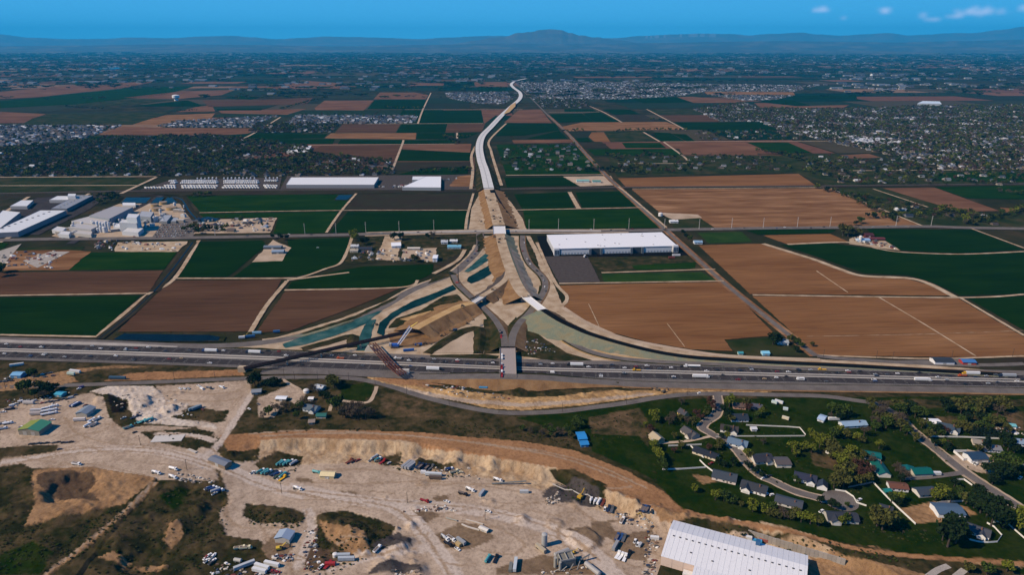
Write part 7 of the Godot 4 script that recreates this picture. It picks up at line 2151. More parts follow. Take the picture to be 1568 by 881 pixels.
	# parked trucks and cars in the yards: x, y, kind, colour, heading in degrees
	for y in [
		["in the truck row on the pit's green patch", "trucks on the pit's green patch", 65, [428.7,711,"tanker_truck","teal", 433.5,711,"mixer","teal", 438.5,711,"tanker_truck","teal", 444.6,710,"mixer","teal", 450,711,"tanker_truck","silver"]],
		["in the tight truck row beside the haul road", "trucks in the haul road row", 60, [400,724,"mixer","teal", 406,724.6,"tanker_truck","teal", 411,725.4,"mixer","teal", 419.7,726.6,"flatbed","navy", 425.5,728,"mixer","blue", 434,729.5,"tanker_truck","teal", 423,732,"pickup","green", 428.5,733,"pickup","white", 433,734,"flatbed","yellow", 387,724.6,"pickup","white", 393,724.4,"pickup","silver"]],
		["under the pit wall west of the ramp", "vehicles under the pit wall", 50, [567.6,706,"pickup","silver", 574,702,"tanker_truck","silver", 579,706,"mixer","teal", 586,708.6,"flatbed","red", 596,710,"car","silver", 548,706,"pickup","red", 535,708,"flatbed","rust", 540,707.4,"pickup","rust"]],
		["in the dark row at the foot of the pit ramp", "dark trucks by the pit ramp", 60, [640,715,"flatbed","navy", 645,716,"dump","navy", 650,717,"flatbed","navy", 655,717.6,"dump","black", 660,717.6,"flatbed","grey"]],
		["by the cut face below the spoil heaps", "trucks by the cut face", 30, [687.6,721,"mixer","blue", 695.5,724,"dump","cream", 704,724.5,"pickup","cream"]],
		["on the open pit floor", "vehicles on the open pit floor", -25, [485.4,725,"tanker_truck","teal", 500.7,732.6,"car","white", 719.4,752,"mixer","white", 683.7,769,"pickup","white", 650,768,"flatbed","red", 747,784.5,"pickup","white", 761.7,737,"mixer","white", 709,758,"dump","black"]],
		["on the haul road", "trucks on the haul road", -18, [455.5,750,"mixer","white", 239.5,726,"mixer","white", 118,712,"dump","white"]],
		["beside the boulder row at the road fork", "trucks at the road fork", -20, [265,732.6,"mixer","white", 266,719.5,"tanker_truck","white"]],
		["in the hollow below the haul road", "trucks in the hollow", 40, [318,749,"pickup","white", 322.5,750,"mixer","blue", 327,751.6,"mixer","blue", 331,753,"tanker_truck","silver", 335.5,754.6,"mixer","blue", 329,757,"pickup","white"]],
		["in the truck row behind the dark aggregate lot", "truck row behind the aggregate lot", 70, [904.5,769,"mixer","white", 911,770.4,"mixer","white", 916.7,770.4,"tanker_truck","white", 923,772,"flatbed","rust", 926,780.6,"pickup","white", 931.5,781,"flatbed","navy", 936.7,782,"flatbed","grey", 962,782,"pickup","rust", 967,782,"pickup","rust"]],
		["in the navy truck row under the bank", "navy truck row", 65, [978,780,"dump","navy", 981,780.4,"dump","navy", 984,781,"dump","navy", 987,781.4,"dump","blue", 991,782,"dump","navy", 998,784,"pickup","black"]],
		["in the blue truck row on the pit lot", "blue trucks on the pit lot", 60, [945,824.5,"dump","blue", 950,825,"flatbed","blue", 955,826,"flatbed","grey"]],
		["in the work truck row beside the big white shed", "work trucks beside the big shed", 60, [945.6,852,"flatbed","white", 950.6,854,"flatbed","white", 956.5,856,"flatbed","white", 962,851,"flatbed","black", 952.6,799,"dump","white", 972,830,"pickup","white", 976,835,"pickup","white", 980,836,"van","silver"]],
		["at the small yard island", "trucks at the yard island", -40, [681,826,"mixer","silver", 691,827,"dump","white", 700.6,842,"pickup","white", 686,834,"flatbed","black"]],
		["near the black aggregate piles", "trucks near the black piles", 70, [578,843,"dump","white", 503,867,"flatbed","red", 492,869,"pickup","white", 747,858,"tanker_truck","teal", 759,858,"flatbed","black"]],
		["in the lower west yard", "trucks in the lower west yard", 10, [376.5,841,"dump","cream", 368,841,"dump","cream", 417,876,"pickup","red", 424,878,"pickup","red"]],
		["in the double row on the rough ground", "double row on the rough ground", 65, [315,856,"car","white", 318,853,"car","red", 321,851,"car","white", 317,860,"pickup","white", 323,857,"car","white", 326,854,"pickup","white", 328,851,"car","white", 324,863,"pickup","grey", 328,859,"car","white"]],
		["in the tank truck row above the workshop", "tank trucks above the workshop", 30, [83,624,"tanker_truck","white", 82,629.4,"tanker_truck","white", 81.6,634.4,"tanker_truck","white", 72,627,"tanker_truck","white", 71.4,631.4,"tanker_truck","white", 71,636.4,"tanker_truck","white"]],
		["beside the grey steel workshop", "trucks beside the grey workshop", 70, [113,622,"tanker_truck","blue", 116,621.6,"tanker_truck","white", 119,621,"tanker_truck","blue", 135,653,"tanker_truck","white", 141.6,645.6,"tanker_truck","white", 149,643.6,"dump","white", 144,652,"dump","silver", 131,622,"pickup","rust"]],
		["at the west edge of the gravel yard", "vehicles at the west edge", 20, [6,632,"pickup","white", 13,650,"tanker_truck","white", 4,650,"dump","silver", 4,658,"dump","white", 16,628,"dump","navy", 34,655,"pickup","white", 80,644,"pickup","white"]],
		["in the wrecked car row behind the yard", "wrecked cars behind the yard", 40, [20,622,"van","white", 25,620,"pickup","silver", 29,618,"car","tan", 33,616,"van","white", 38,615,"pickup","grey", 43,614,"car","silver", 48,614,"car","navy", 54,615,"van","silver", 66,618,"car","red", 72,617,"car","grey", 80,616,"pickup","navy", 86,615,"car","grey", 91,614,"car","navy", 97,612,"pickup","grey", 104,612,"car","black", 110,610,"van","silver", 116,606,"car","navy", 126,594,"van","purple", 122,596,"car","white"]],
		["behind the blue metal shop", "cars behind the blue shop", 15, [2,586,"car","navy", 8,585,"car","grey", 14,584,"pickup","navy", 20,584,"car","black", 66,574,"car","white", 72,573,"car","black", 78,572,"pickup","grey", 70,578,"car","grey", 82,576,"car","navy"]],
		["on the upper gravel yard", "vehicles on the upper gravel yard", -35, [276,596,"pickup","white", 282.5,596,"pickup","white", 289,596,"pickup","silver", 304.6,592,"pickup","white", 310,596.5,"van","white", 320.5,595,"flatbed","grey", 340,594,"flatbed","white", 382,627,"car","white", 396,619.6,"car","grey", 311,628,"car","rust"]],
		["by the crushed concrete", "trucks by the crushed concrete", 45, [207,640,"flatbed","navy", 211,648,"pickup","teal", 218,647,"flatbed","teal", 224,646,"tanker_truck","teal", 229,645,"tanker_truck","teal", 197,656,"dump","teal", 207,663,"car","black", 190,641,"pickup","silver"]],
		["in the dark car row above the road", "dark cars above the road", 20, [48,681,"car","black", 53,681,"suv","black", 60,680,"pickup","grey", 66,680,"car","black", 72,679.6,"pickup","black", 84,679,"car","grey", 90,678,"car","black", 98,679,"suv","black", 104,678.6,"car","navy", 110,678,"suv","black", 92,689,"car","navy"]],
		["parked at the houses", "cars parked at the houses", 30, [1167,733.5,"car","white", 1173,758,"suv","white", 1181,759,"suv","white", 1178,710,"pickup","teal", 1088,711,"pickup","red", 1315,766.5,"pickup","white", 1490,710,"suv","white", 1494,712,"pickup","white", 1508,702,"car","red", 1460,798,"suv","black", 1561,733,"pickup","white", 1178,730,"suv","black", 1257,784,"pickup","white", 1262,786,"car","silver", 1070,602.6,"car","white", 487,380,"car","white"]],
		["on the bare embankment", "machines on the bare embankment", 80, []],
	]:
		var a: Array = y[3]
		for k in range(0, a.size(), 4):
			var cat: String = {"car": "car", "suv": "car", "van": "van", "pickup": "pickup", "mixer": "mixer truck", "tanker_truck": "tank truck", "dump": "dump truck", "flatbed": "flatbed truck"}[a[k + 2]]
			put(a[k + 2], a[k + 3], at_px(a[k], a[k + 1]) + Vector3(0, 0.03, 0), deg_to_rad(y[2] + rng.randf_range(-7, 7)), "%s %s %s" % [a[k + 3], cat, y[0]], y[1])

# ---------------------------------------------------------------- yards, machines, poles, fences
func digger(label: String, p: Vector3, turn: float, col: Color, s := 1.0, group := "") -> void:
	var t := thing("excavator", label, "excavator", p, turn, group)
	t.scale = Vector3.ONE * s
	for k in [-1.0, 1.0]:
		var tr := MB.new()
		tr.col = lin(.03, .028, .026)
		tr.taper(Vector3(0, 0, k * 1.2), Vector3(3.6, 0.9, 0.6), Vector3(4.1, 0, 0.6))
		part(t, "track", tr.mesh(mats.paint))
	var b := MB.new()
	b.col = col
	b.box(Vector3(-0.5, 1.0, 0), Vector3(3.4, 1.2, 2.5))
	b.col = lin(.02, .025, .03)
	b.taper(Vector3(0.7, 1.6, 0.7), Vector3(1.5, 1.4, 1.0), Vector3(1.2, 0, 0.9))
	part(t, "cab", b.mesh(mats.paint))
	var m := MB.new()
	m.col = col
	m.tube(Vector3(1.0, 1.8, -0.2), Vector3(4.0, 4.6, -0.2), 0.32, 0.28, 4)
	m.tube(Vector3(4.0, 4.6, -0.2), Vector3(6.2, 2.0, -0.2), 0.26, 0.2, 4)
	part(t, "boom", m.mesh(mats.paint))
	var u := MB.new()
	u.col = lin(.06, .05, .04)
	u.taper(Vector3(6.2, 0.9, -0.2), Vector3(0.7, 1.1, 1.3), Vector3(1.2, 0.2, 1.3))
	part(t, "bucket", u.mesh(mats.paint))

func fence(label: String, pts: Array, h := 1.7, col := Color(.74, .74, .73), th := 0.12, called := "fence") -> void:
	var t := thing(called, label, "fence" if called == "fence" else "wall")
	for k in range(0, pts.size() - 2, 2):
		var a := P(pts[k], pts[k + 1])
		var b := P(pts[k + 2], pts[k + 3])
		var n := maxi(1, int(a.distance_to(b) / 6.0))
		for j in n:
			var p := a.lerp(b, float(j) / n)
			var q := a.lerp(b, float(j + 1) / n)
			p.y = H(p.x, p.z); q.y = H(q.x, q.z)
			var d := q - p
			var x := Transform3D(Basis(d.normalized(), Vector3.UP, d.normalized().cross(Vector3.UP)), (p + q) * 0.5)
			var m := MB.new()
			m.col = col
			m.box(Vector3(0, 0.1, 0), Vector3(d.length() - 0.12, h, th), x)
			part(t, "panel", m.mesh(mats.wall))
			var s := MB.new()
			s.col = col
			s.box(Vector3(-d.length() * 0.5, -0.2, 0), Vector3(0.16, h + 0.5, 0.16), x)
			part(t, "post", s.mesh(mats.wall))

func make_yard_things() -> void:
	# fences and walls
	fence("white vinyl fence between the tan barn and the grey house", [1023, 684, 1050, 683, 1074, 682])
	fence("white vinyl fence running down beside the solar panel house", [1057, 684, 1066, 693, 1077, 702])
	fence("white vinyl fence across the dark lawn above the pit trees", [1014, 720, 1040, 719.6, 1080, 717])
	fence("white vinyl fence beside the red pickup", [1071, 706, 1080, 715, 1092, 724])
	fence("white rail fence along the top of the paddock", [1142, 652, 1180, 653.5, 1205, 654.5, 1224, 656, 1233, 667], 1.4)
	fence("white rail fence along the bottom of the paddock", [1096, 670, 1130, 669, 1170, 669, 1232, 668.6], 1.3)
	fence("curved white fence round the cul-de-sac", [1278, 751.5, 1294, 754, 1306, 762, 1311, 771, 1326, 776], 1.6)
	fence("long straight white fence from the lane down to the workshop yard", [1336, 740, 1352, 757, 1372, 777, 1386, 790, 1401, 804], 1.8)
	fence("grey board fence joining the cul-de-sac and the long white fence", [1298, 747.5, 1316, 744, 1335, 740], 1.6, Color(.30, .29, .28))
	fence("white fence along the edge of the eastern wood", [1423, 669.6, 1476, 670.6, 1531, 673])
	fence("white corner fence by the eastern lane", [1459, 735.5, 1475, 735.5, 1491, 747])
	fence("white oval fence round the grey roofed house", [1459, 811, 1466, 818, 1473, 823, 1485, 828, 1498, 831, 1512, 832, 1526, 831, 1533, 821, 1521, 808, 1510, 802], 1.5)
	fence("white fence down the slope at the garden corner", [1520, 801, 1538, 799.6, 1552, 812, 1568, 826], 1.5)
	fence("white fence behind the slate blue workshop", [1430, 773, 1450, 770, 1474, 769], 2.0)
	fence("white block wall enclosing the yard of the navy workshop", [1459, 693, 1466, 699, 1474, 706, 1486, 704.6], 2.6, Color(.78, .78, .78), 0.4, "yard_wall")
	fence("white block wall behind the yard of the navy workshop", [1459, 693, 1479, 693], 2.6, Color(.78, .78, .78), 0.4, "yard_wall")
	fence("white low concrete block row beside the quarry lane", [707, 804, 716, 808, 734, 813], 1.1, Color(.58, .54, .50), 0.9, "block_wall")
	fence("second white block row nearer the haul road", [714, 797, 726, 800, 740, 804], 0.9, Color(.55, .5, .44), 0.9, "block_wall")
	fence("pale kerb fence round the dark aggregate lot", [846, 742, 875, 751, 900, 761, 920, 770], 0.8, Color(.6, .58, .55), 0.5, "block_wall")
	# tall concrete retaining wall at the pit edge
	var rw := thing("retaining_wall", "tall pale concrete panel wall at the foot of the pit edge", "wall")
	var ra := G(1136, 800, 0)
	var rb := G(1290, 846, 0)
	for k in 24:
		var p := ra.lerp(rb, k / 24.0)
		var q := ra.lerp(rb, (k + 1) / 24.0)
		var o := Vector3(0, 0, 6.0)
		p += o; q += o
		var d := q - p
		p.y = PIT - 0.3
		q.y = PIT - 0.3
		var x := Transform3D(Basis(d.normalized(), Vector3.UP, d.normalized().cross(Vector3.UP)), (p + q) * 0.5)
		var m := MB.new()
		m.col = lin(.34, .31, .28) * rng.randf_range(0.85, 1.1)
		m.box(Vector3.ZERO, Vector3(d.length() - 0.12, 7.2 + rng.randf() * 0.5, 0.8), x)
		part(rw, "panel", m.mesh(mats.wall))
	# steel poles along the arterial
	var pole := MB.new()
	pole.col = lin(.50, .50, .50)
	pole.tube(Vector3(0, -0.5, 0), Vector3(0, 23, 0), 0.50, 0.26, 6)
	var arms := MB.new()
	arms.col = lin(.45, .45, .45)
	for k in 3: arms.tube(Vector3(-1.7, 16.5 + k * 2.6, 0), Vector3(1.7, 16.8 + k * 2.6, 0), 0.13, 0.13, 4)
	var pm := pole.mesh(mats.wall)
	var am := arms.mesh(mats.wall)
	for q in [[467.4, 358.5], [515, 358], [560.6, 356.4], [611.5, 355], [664.6, 353], [717, 352.5], [810, 352], [855, 351], [909, 351], [962.6, 350.5], [1017, 351], [1070, 351.4], [1119.7, 350], [1168, 349.5], [1220, 348.6], [1270, 348], [1371, 346.6], [1424.7, 346.5], [330, 361], [270, 363]]:
		var t := thing("power_pole", "tall pale steel power pole along the arterial road", "power pole", at_px(q[0], q[1]), 0.0, "steel poles along the arterial")
		part(t, "shaft", pm)
		part(t, "crossarms", am)
	var wp := MB.new()
	wp.col = lin(.055, .042, .033)
	wp.tube(Vector3(0, -0.5, 0), Vector3(0, 11.5, 0), 0.24, 0.15, 6)
	var wa := MB.new()
	wa.col = lin(.05, .04, .03)
	wa.box(Vector3(0, 10.6, 0), Vector3(0.2, 0.2, 2.6))
	var wpm := wp.mesh(mats.wall)
	var wam := wa.mesh(mats.wall)
	for q in [[268, 583, 1], [330, 580, 1], [435.7, 578, 1], [451.6, 582, 1], [487, 581, 1], [505, 580.6, 1], [534.5, 584, 1], [575, 590, 1], [623, 604, 1], [688, 620, 1], [764, 632, 1], [861, 631, 1], [959, 619, 1], [1052, 606, 1], [10, 596, 1], [1260, 548, 2], [1341, 550, 2], [1366, 551, 2], [1456, 550, 2], [1549, 547, 2], [287, 720, 3], [624, 770, 3], [743, 797, 3], [432, 756, 3], [216, 682, 3]]:
		var lb: String = ["", "brown wooden utility pole along the frontage road", "brown wooden utility pole beside the brown field", "brown wooden utility pole in the gravel pit"][q[2]]
		var t := thing("utility_pole", lb, "utility pole", at_px(q[0], q[1]), 0.0, lb)
		part(t, "shaft", wpm)
		part(t, "crossarm", wam)
	# the crawler crane and the works equipment round it
	crane()
	for d in [[376, 517, 40, "yellow digger by the blue containers", .55], [1473, 581, 200, "", .6]]:
		if d[3]: digger(d[3], G(d[0], d[1]) + Vector3(0, L(8, -850), 0), deg_to_rad(d[2]), lin(.55, .36, .03))
	digger("dark digger on the sand heap south of the motorway", P(1016, 601.5), 0.6, lin(.10, .08, .05), 1.2)
	digger("second dark digger on the sand heap south of the motorway", P(1006, 598), 2.6, lin(.12, .09, .05), 1.0)
	digger("yellow wheel loader on the dark aggregate lot", P(889, 763), 0.9, lin(.5, .30, .02), 1.5)
	digger("yellow digger behind the white dump truck in the pit", P(987, 797), 2.4, lin(.5, .36, .04), 1.2)
	digger("yellow digger between scrap pallets beside the silver shed", P(429, 842), 0.3, lin(.6, .42, .03), 1.3)
	digger("small yellow digger by the batch plant", P(878.5, 848), 0.4, lin(.55, .38, .03), 0.9)
	for q in [[744, 304.5], [751, 308], [761, 310], [755, 324], [756, 333], [757, 337], [766, 335.5], [766, 341], [737, 341], [765, 368], [764, 373], [774, 367.5], [757, 364]]:
		var g := G(q[0], q[1], 8.5)
		if q[0] < 745 and q[1] > 340: g = G(q[0], q[1], 3.5)
		digger("dark earthmover on the bare embankment", g + Vector3(0, L(9, -1300), 0), rng.randf() * TAU, lin(.10, .06, .03), 1.1, "earthmovers on the embankment")
	for q in [[690, 508], [676, 516], [725, 492], [715, 497], [640, 531], [651, 528], [632, 497], [577, 499], [754, 445], [708, 470]]:
		digger("brown digger on the ramp earthworks", G(q[0], q[1], 0.0 if q[1] > 495 else 8.8) + Vector3(0, L(9, -900), 0), rng.randf() * TAU, lin(.22, .13, .05), 1.0, "diggers on the ramp earthworks")
	# pile rig by the curved ramp
	var pr := thing("pile_driver", "tall dark pile driving rig by the curved ramp", "crane", G(702, 435) + Vector3(0, 0.8, 0))
	var m1 := MB.new()
	m1.col = lin(.04, .04, .045)
	m1.tube(Vector3.ZERO, Vector3(0, 30, 0), 0.9, 0.7, 4)
	part(pr, "mast", m1.mesh(mats.paint))
	var m2 := MB.new()
	m2.col = lin(.35, .08, .05)
	m2.box(Vector3(-2, 0, 0), Vector3(5, 3.2, 3.2))
	part(pr, "base", m2.mesh(mats.paint))
	# containers and trailers
	var wht := lin(.66, .68, .70)
	for c in [
		["shipping_container", "blue container on the sand by the north-west ramp", 384, 517.5, 14, 12, lin(.03, .12, .28)], ["shipping_container", "pale blue container beside the farm track end", 394, 512, 4, 12, lin(.22, .42, .60)], ["shipping_container", "deep blue container by the field corner", 424, 510, 12, 9, lin(.04, .14, .32)], ["shipping_container", "white container beside the blue one at the north-west ramp", 371, 519, 10, 8, wht],
		["shipping_container", "blue steel form stack east of the crane", 641, 530, 12, 10, lin(.02, .10, .30)], ["shipping_container", "blue steel form stack south-east of the crane", 626, 538.6, 12, 14, lin(.02, .11, .36)], ["shipping_container", "dark blue tank on the tan basin slope", 697, 507.5, 10, 6, lin(.02, .06, .12)],
		["shipping_container", "blue container in the shrubs south of the works road", 740, 596, -6, 10, lin(.06, .25, .45)],
		["semi_trailer", "grey ribbed trailer, first of three at the pit ramp", 622.5, 714, 58, 13, lin(.27, .29, .32)], ["semi_trailer", "grey ribbed trailer, second of three at the pit ramp", 627, 715, 58, 13, lin(.27, .29, .32)], ["semi_trailer", "grey ribbed trailer, third of three at the pit ramp", 631.5, 715.6, 58, 13, lin(.27, .29, .32)],
		["semi_trailer", "long silver trailer on the pit floor behind a white cab", 664, 729, -6, 16, lin(.55, .60, .64)], ["shipping_container", "small white box in front of the long silver trailer", 648.5, 725, -6, 5, wht], ["semi_trailer", "low brown flat trailer beside the long silver trailer", 667, 734, -6, 12, lin(.12, .09, .07)],
		["shipping_container", "grey steel container beside the flatbed in the pit", 738, 757, 66, 9, lin(.33, .36, .40)], ["shipping_container", "pale grey block stack at the end of the conveyor", 802.5, 755, 0, 8, lin(.45, .48, .50)], ["shipping_container", "rust red container behind the aggregate lot", 934, 766, -20, 8, lin(.20, .05, .03)],
		["semi_trailer", "white trailer in the lower west yard beside a blue truck", 417, 867, -16, 13, wht], ["semi_trailer", "upper white trailer of a pair in the lower west yard", 402, 871, -20, 13, wht], ["semi_trailer", "lower white trailer of a pair in the lower west yard", 398, 877, -16, 12, wht], ["semi_trailer", "dark topped silver trailer on the scrub slope", 375, 869, 34, 16, lin(.42, .46, .50)],
		["semi_trailer", "silver trailer in front of the yellow sand heap", 531, 859, 2, 13, lin(.40, .45, .50)], ["semi_trailer", "second silver trailer behind the first at the sand heap", 527, 854, 2, 10, lin(.38, .43, .48)], ["shipping_container", "red container among the scrap in the pit", 506, 866, 2, 8, lin(.36, .03, .03)],
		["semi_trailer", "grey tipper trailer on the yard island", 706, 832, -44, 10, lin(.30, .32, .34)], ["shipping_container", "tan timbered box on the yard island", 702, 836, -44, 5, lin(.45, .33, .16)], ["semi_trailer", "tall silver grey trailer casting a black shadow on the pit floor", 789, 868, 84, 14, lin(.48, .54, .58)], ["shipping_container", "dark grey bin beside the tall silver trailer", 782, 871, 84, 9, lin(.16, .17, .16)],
		["semi_trailer", "tan hopper trailer leaning by the white silo", 828, 843, -52, 11, lin(.42, .37, .28)], ["semi_trailer", "grey pipe trailer on the pit lot", 942, 839, 62, 11, lin(.28, .29, .30)],
		["semi_trailer", "long white trailer parked before the grey workshop", 123, 645, 6, 12, lin(.62, .58, .56)], ["semi_trailer", "silver grain trailer in the tank truck row", 57, 631, 4, 12, lin(.5, .5, .52)], ["semi_trailer", "silver and rust trailer in the tank truck row", 56, 636, 4, 11, lin(.45, .40, .38)],
		["semi_trailer", "white trailer by the spoil bank below the motorway", 116, 571, -14, 15, wht], ["semi_trailer", "mint green trailer by the spoil bank below the motorway", 110, 574.6, -12, 10, lin(.45, .58, .52)], ["semi_trailer", "navy trailer with a white skirt on the spoil strip", 181, 581, -2, 20, lin(.05, .10, .16)], ["semi_trailer", "long white bus body above the truck yard", 27, 561, 20, 15, lin(.55, .58, .60)],
		["semi_trailer", "blue grey trailer beside the gravel ramp", 297, 628, 50, 11, lin(.17, .23, .28)], ["semi_trailer", "second blue grey trailer beside the gravel ramp", 302, 627, 50, 11, lin(.17, .23, .28)], ["semi_trailer", "white caravan in the wrecked car row", 45, 619, -2, 12, lin(.55, .52, .50)],
		["semi_trailer", "white camper beside the teal roofed barn", 1429, 728, -2, 12, wht], ["semi_trailer", "white camper beside the pale blue roofed house", 1276, 644, 2, 12, wht], ["semi_trailer", "white camper on the dark lawn by the main road", 1192, 618, -40, 9, wht], ["semi_trailer", "small mint trailer beside the white camper by the main road", 1185, 618.6, -40, 6, lin(.5, .62, .62)], ["semi_trailer", "cream trailer in the paddock", 1202, 643, -35, 7, lin(.62, .58, .45)], ["semi_trailer", "pale round trailer in the paddock corner", 1202, 629, -20, 5, lin(.55, .66, .68)], ["semi_trailer", "white stock trailer at the grove edge", 1269, 697, -62, 7, lin(.6, .6, .58)],
		["semi_trailer", "white trailer by the distribution warehouse yard", 1035, 393.5, 2, 15, wht], ["shipping_container", "white site office at the grey gravel lot", 895, 394.5, 70, 8, wht], ["semi_trailer", "dark red trailer beside the weeds of the warehouse lot", 1028, 397, 2, 12, lin(.2, .04, .03)],
		["shipping_container", "white roofed pump shed on the pit lot", 1002, 826, -8, 7, wht], ["shipping_container", "blue bin behind the big white shed", 1158, 831, -16, 8, lin(.05, .30, .55)], ["shipping_container", "red and white machine crate behind the big white shed", 1172, 830, -14, 10, lin(.35, .12, .10)], ["shipping_container", "dark green tank box behind the big white shed", 1108, 816, -70, 5, lin(.07, .12, .11)], ["shipping_container", "white crate behind the big white shed", 1146, 826, -20, 5, wht],
	]:
		var p := at_px(c[2], c[3])
		if p.z < GZ0: p.y += L(6.0, p.z)
		box_trailer(c[0], c[1], p, deg_to_rad(c[4]), Vector3(c[5], 2.7, 2.6), c[6])
	# white silo, batch plant, tanks, conveyors
	cyl("cement_silo", "pale grey upright cement silo casting a long shadow", "silo", P(833.5, 836), 2.4, 11.5, lin(.36, .37, .38), 0.8)
	lying("storage_tank", "long pale grey horizontal tank at the batch plant", P(860, 850), 0.5, 13, 1.9, lin(.34, .34, .34))
	lying("storage_tank", "long silver horizontal tank lying by the haul road", P(907, 875), -0.9, 15, 2.1, lin(.33, .33, .33))
	lying("storage_tank", "short silver tank on the scrub slope", P(365, 861), -0.2, 6, 1.5, lin(.42, .42, .40))
	cyl("water_tank", "white round water tank among scrap in the pit", "tank", P(513.6, 853), 2.0, 3.0, lin(.68, .68, .68), 0.5)
	cyl("water_tank", "white propane dome on the farm lot", "tank", P(469.5, 601), 3.4, 3.2, lin(.64, .64, .64), 1.2)
	cyl("water_tank", "white round grain bin beside the straight road", "tank", at_px(1011, 331), 5.0, 6.0, lin(.68, .68, .68), 2.0)
	cyl("water_tank", "white silo of the eastern farm", "tank", at_px(1316, 371), 3.0, 12.0, lin(.70, .70, .70), 1.5)
	batch_plant()
	for cv in [["steel belt conveyor beside the mixer truck", 753, 742, 806, 742, 0.8, 3.5], ["slender grey conveyor leaving the batch plant", 884, 862, 903, 857, 1.2, 5.0], ["dark pipe rack lying beside the quarry lane", 683, 794, 700, 799, 0.6, 1.0]]:
		var a := P(cv[1], cv[2])
		var b := P(cv[3], cv[4])
		var t := thing("conveyor", cv[0], "conveyor")
		var m := MB.new()
		m.col = lin(.10, .11, .12)
		m.tube(a + Vector3(0, cv[5], 0), b + Vector3(0, cv[6], 0), 0.8, 0.8, 4)
		part(t, "belt", m.mesh(mats.paint))
		for k in 4:
			var s := MB.new()
			s.col = lin(.2, .2, .21)
			var f := (k + 0.5) / 4.0
			var p := a.lerp(b, f)
			s.tube(p, p + Vector3(0, lerpf(cv[5], cv[6], f), 0), 0.15, 0.15, 4)
			part(t, "leg", s.mesh(mats.paint))
	# concrete slab and works pads
	var sl := MB.new()
	sl.col = lin(.52, .50, .48)
	sl.box(Vector3.ZERO, Vector3(30, 0.5, 12))
	single("concrete_slab", sl.mesh(mats.wall), "bare pale concrete slab beside the yard road", "slab", P(258, 672), 0.08)
	var sl2 := MB.new()
	sl2.col = lin(.46, .42, .38)
	sl2.box(Vector3.ZERO, Vector3(12, 0.6, 3))
	single("concrete_slab", sl2.mesh(mats.wall), "narrow pale weighbridge slab by the road bend", "slab", P(295, 691), -0.5)
	for q in [[0, 385, 34, 374, 8, 404, -34, 414], [36, 400, 78, 386, 108, 386, 58, 411]]:
		sheet("building_pad", mats.concrete, 5.0, q)
	sheet("construction_ground", mats.soil_pale, 3.0, [0, 385, 100, 383, 140, 386, 105, 414, 0, 415], 3.0)
	sheet("construction_ground", mats.dirt, 3.0, [180, 372, 290, 370, 272, 386, 175, 386], 4.0)
	sheet("construction_ground", mats.dust, 3.0, [300, 337, 424, 334, 415, 357, 300, 358], 4.0)
	sheet("construction_ground", mats.dust, 3.0, [386, 402, 418, 368, 446, 380, 432, 400], 3.0)
	sheet("construction_ground", mats.dirt, 3.0, [575, 398, 590, 362, 616, 362, 608, 400], 2.0)
	sheet("construction_ground", mats.dust, 3.0, [618, 382, 668, 380, 668, 402, 650, 400, 640, 396, 615, 396], 3.0)
	sheet("construction_ground", mats.weeds, 2.4, [535, 365, 590, 362, 575, 402, 528, 405], 3.0)
	sheet("construction_ground", mats.weeds, 2.4, [616, 364, 735, 360, 726, 380, 668, 405, 610, 402], 3.0)
	sheet("construction_ground", mats.dust, 3.2, [80, 362, 150, 325, 185, 312, 275, 312, 290, 330, 302, 356, 290, 366, 120, 368], 3.0)
	sheet("construction_ground", mats.asphalt_old, 3.4, [232, 366, 250, 341, 292, 334, 300, 352, 296, 364], 1.0)
	sheet("construction_ground", mats.asphalt, 3.0, [-30, 360, 60, 360, 140, 320, 165, 300, 60, 303, -30, 335], 3.0)
	sheet("construction_ground", mats.dirt, 3.2, [1300, 366, 1320, 360, 1350, 366, 1378, 384, 1340, 380, 1300, 374], 2.0)
	sheet("construction_ground", mats.dust, 3.0, [862, 271, 935, 270, 944, 284, 888, 286], 2.0)
	sheet("construction_ground", mats.dust, 3.0, [1006, 326, 1068, 329, 1075, 334, 1030, 337], 2.0)
	sheet("construction_ground", mats.gravel_dark, 3.0, [430, 290, 440, 270, 720, 268, 720, 290], 2.0)
	sheet("construction_ground", mats.gravel_dark, 3.0, [215, 291, 262, 276, 432, 272, 428, 290], 2.0)
	sheet("construction_ground", mats.soil_pale, 3.1, [688, 286, 700, 271, 722, 268, 726, 286], 4.0)
	for q in [[270, 379], [285, 379]]: pass
	# rubble, boulders, pallets and scrap nobody could count
	var rk := MB.new()
	rk.col = Color.WHITE
	rk.taper(Vector3(0, -0.3, 0), Vector3(1.2, 0.9, 1.0), Vector3(0.7, 0.1, 0.6))
	var cols := ["b8aea0", "8a7a68", "c8c0b4", "4a4844", "6a5240", "e0e0de", "2c3a52", "6a2c20", "3a3c3e", "9aa0a6"]
	var lists := []
	for k in cols.size(): lists.append([])
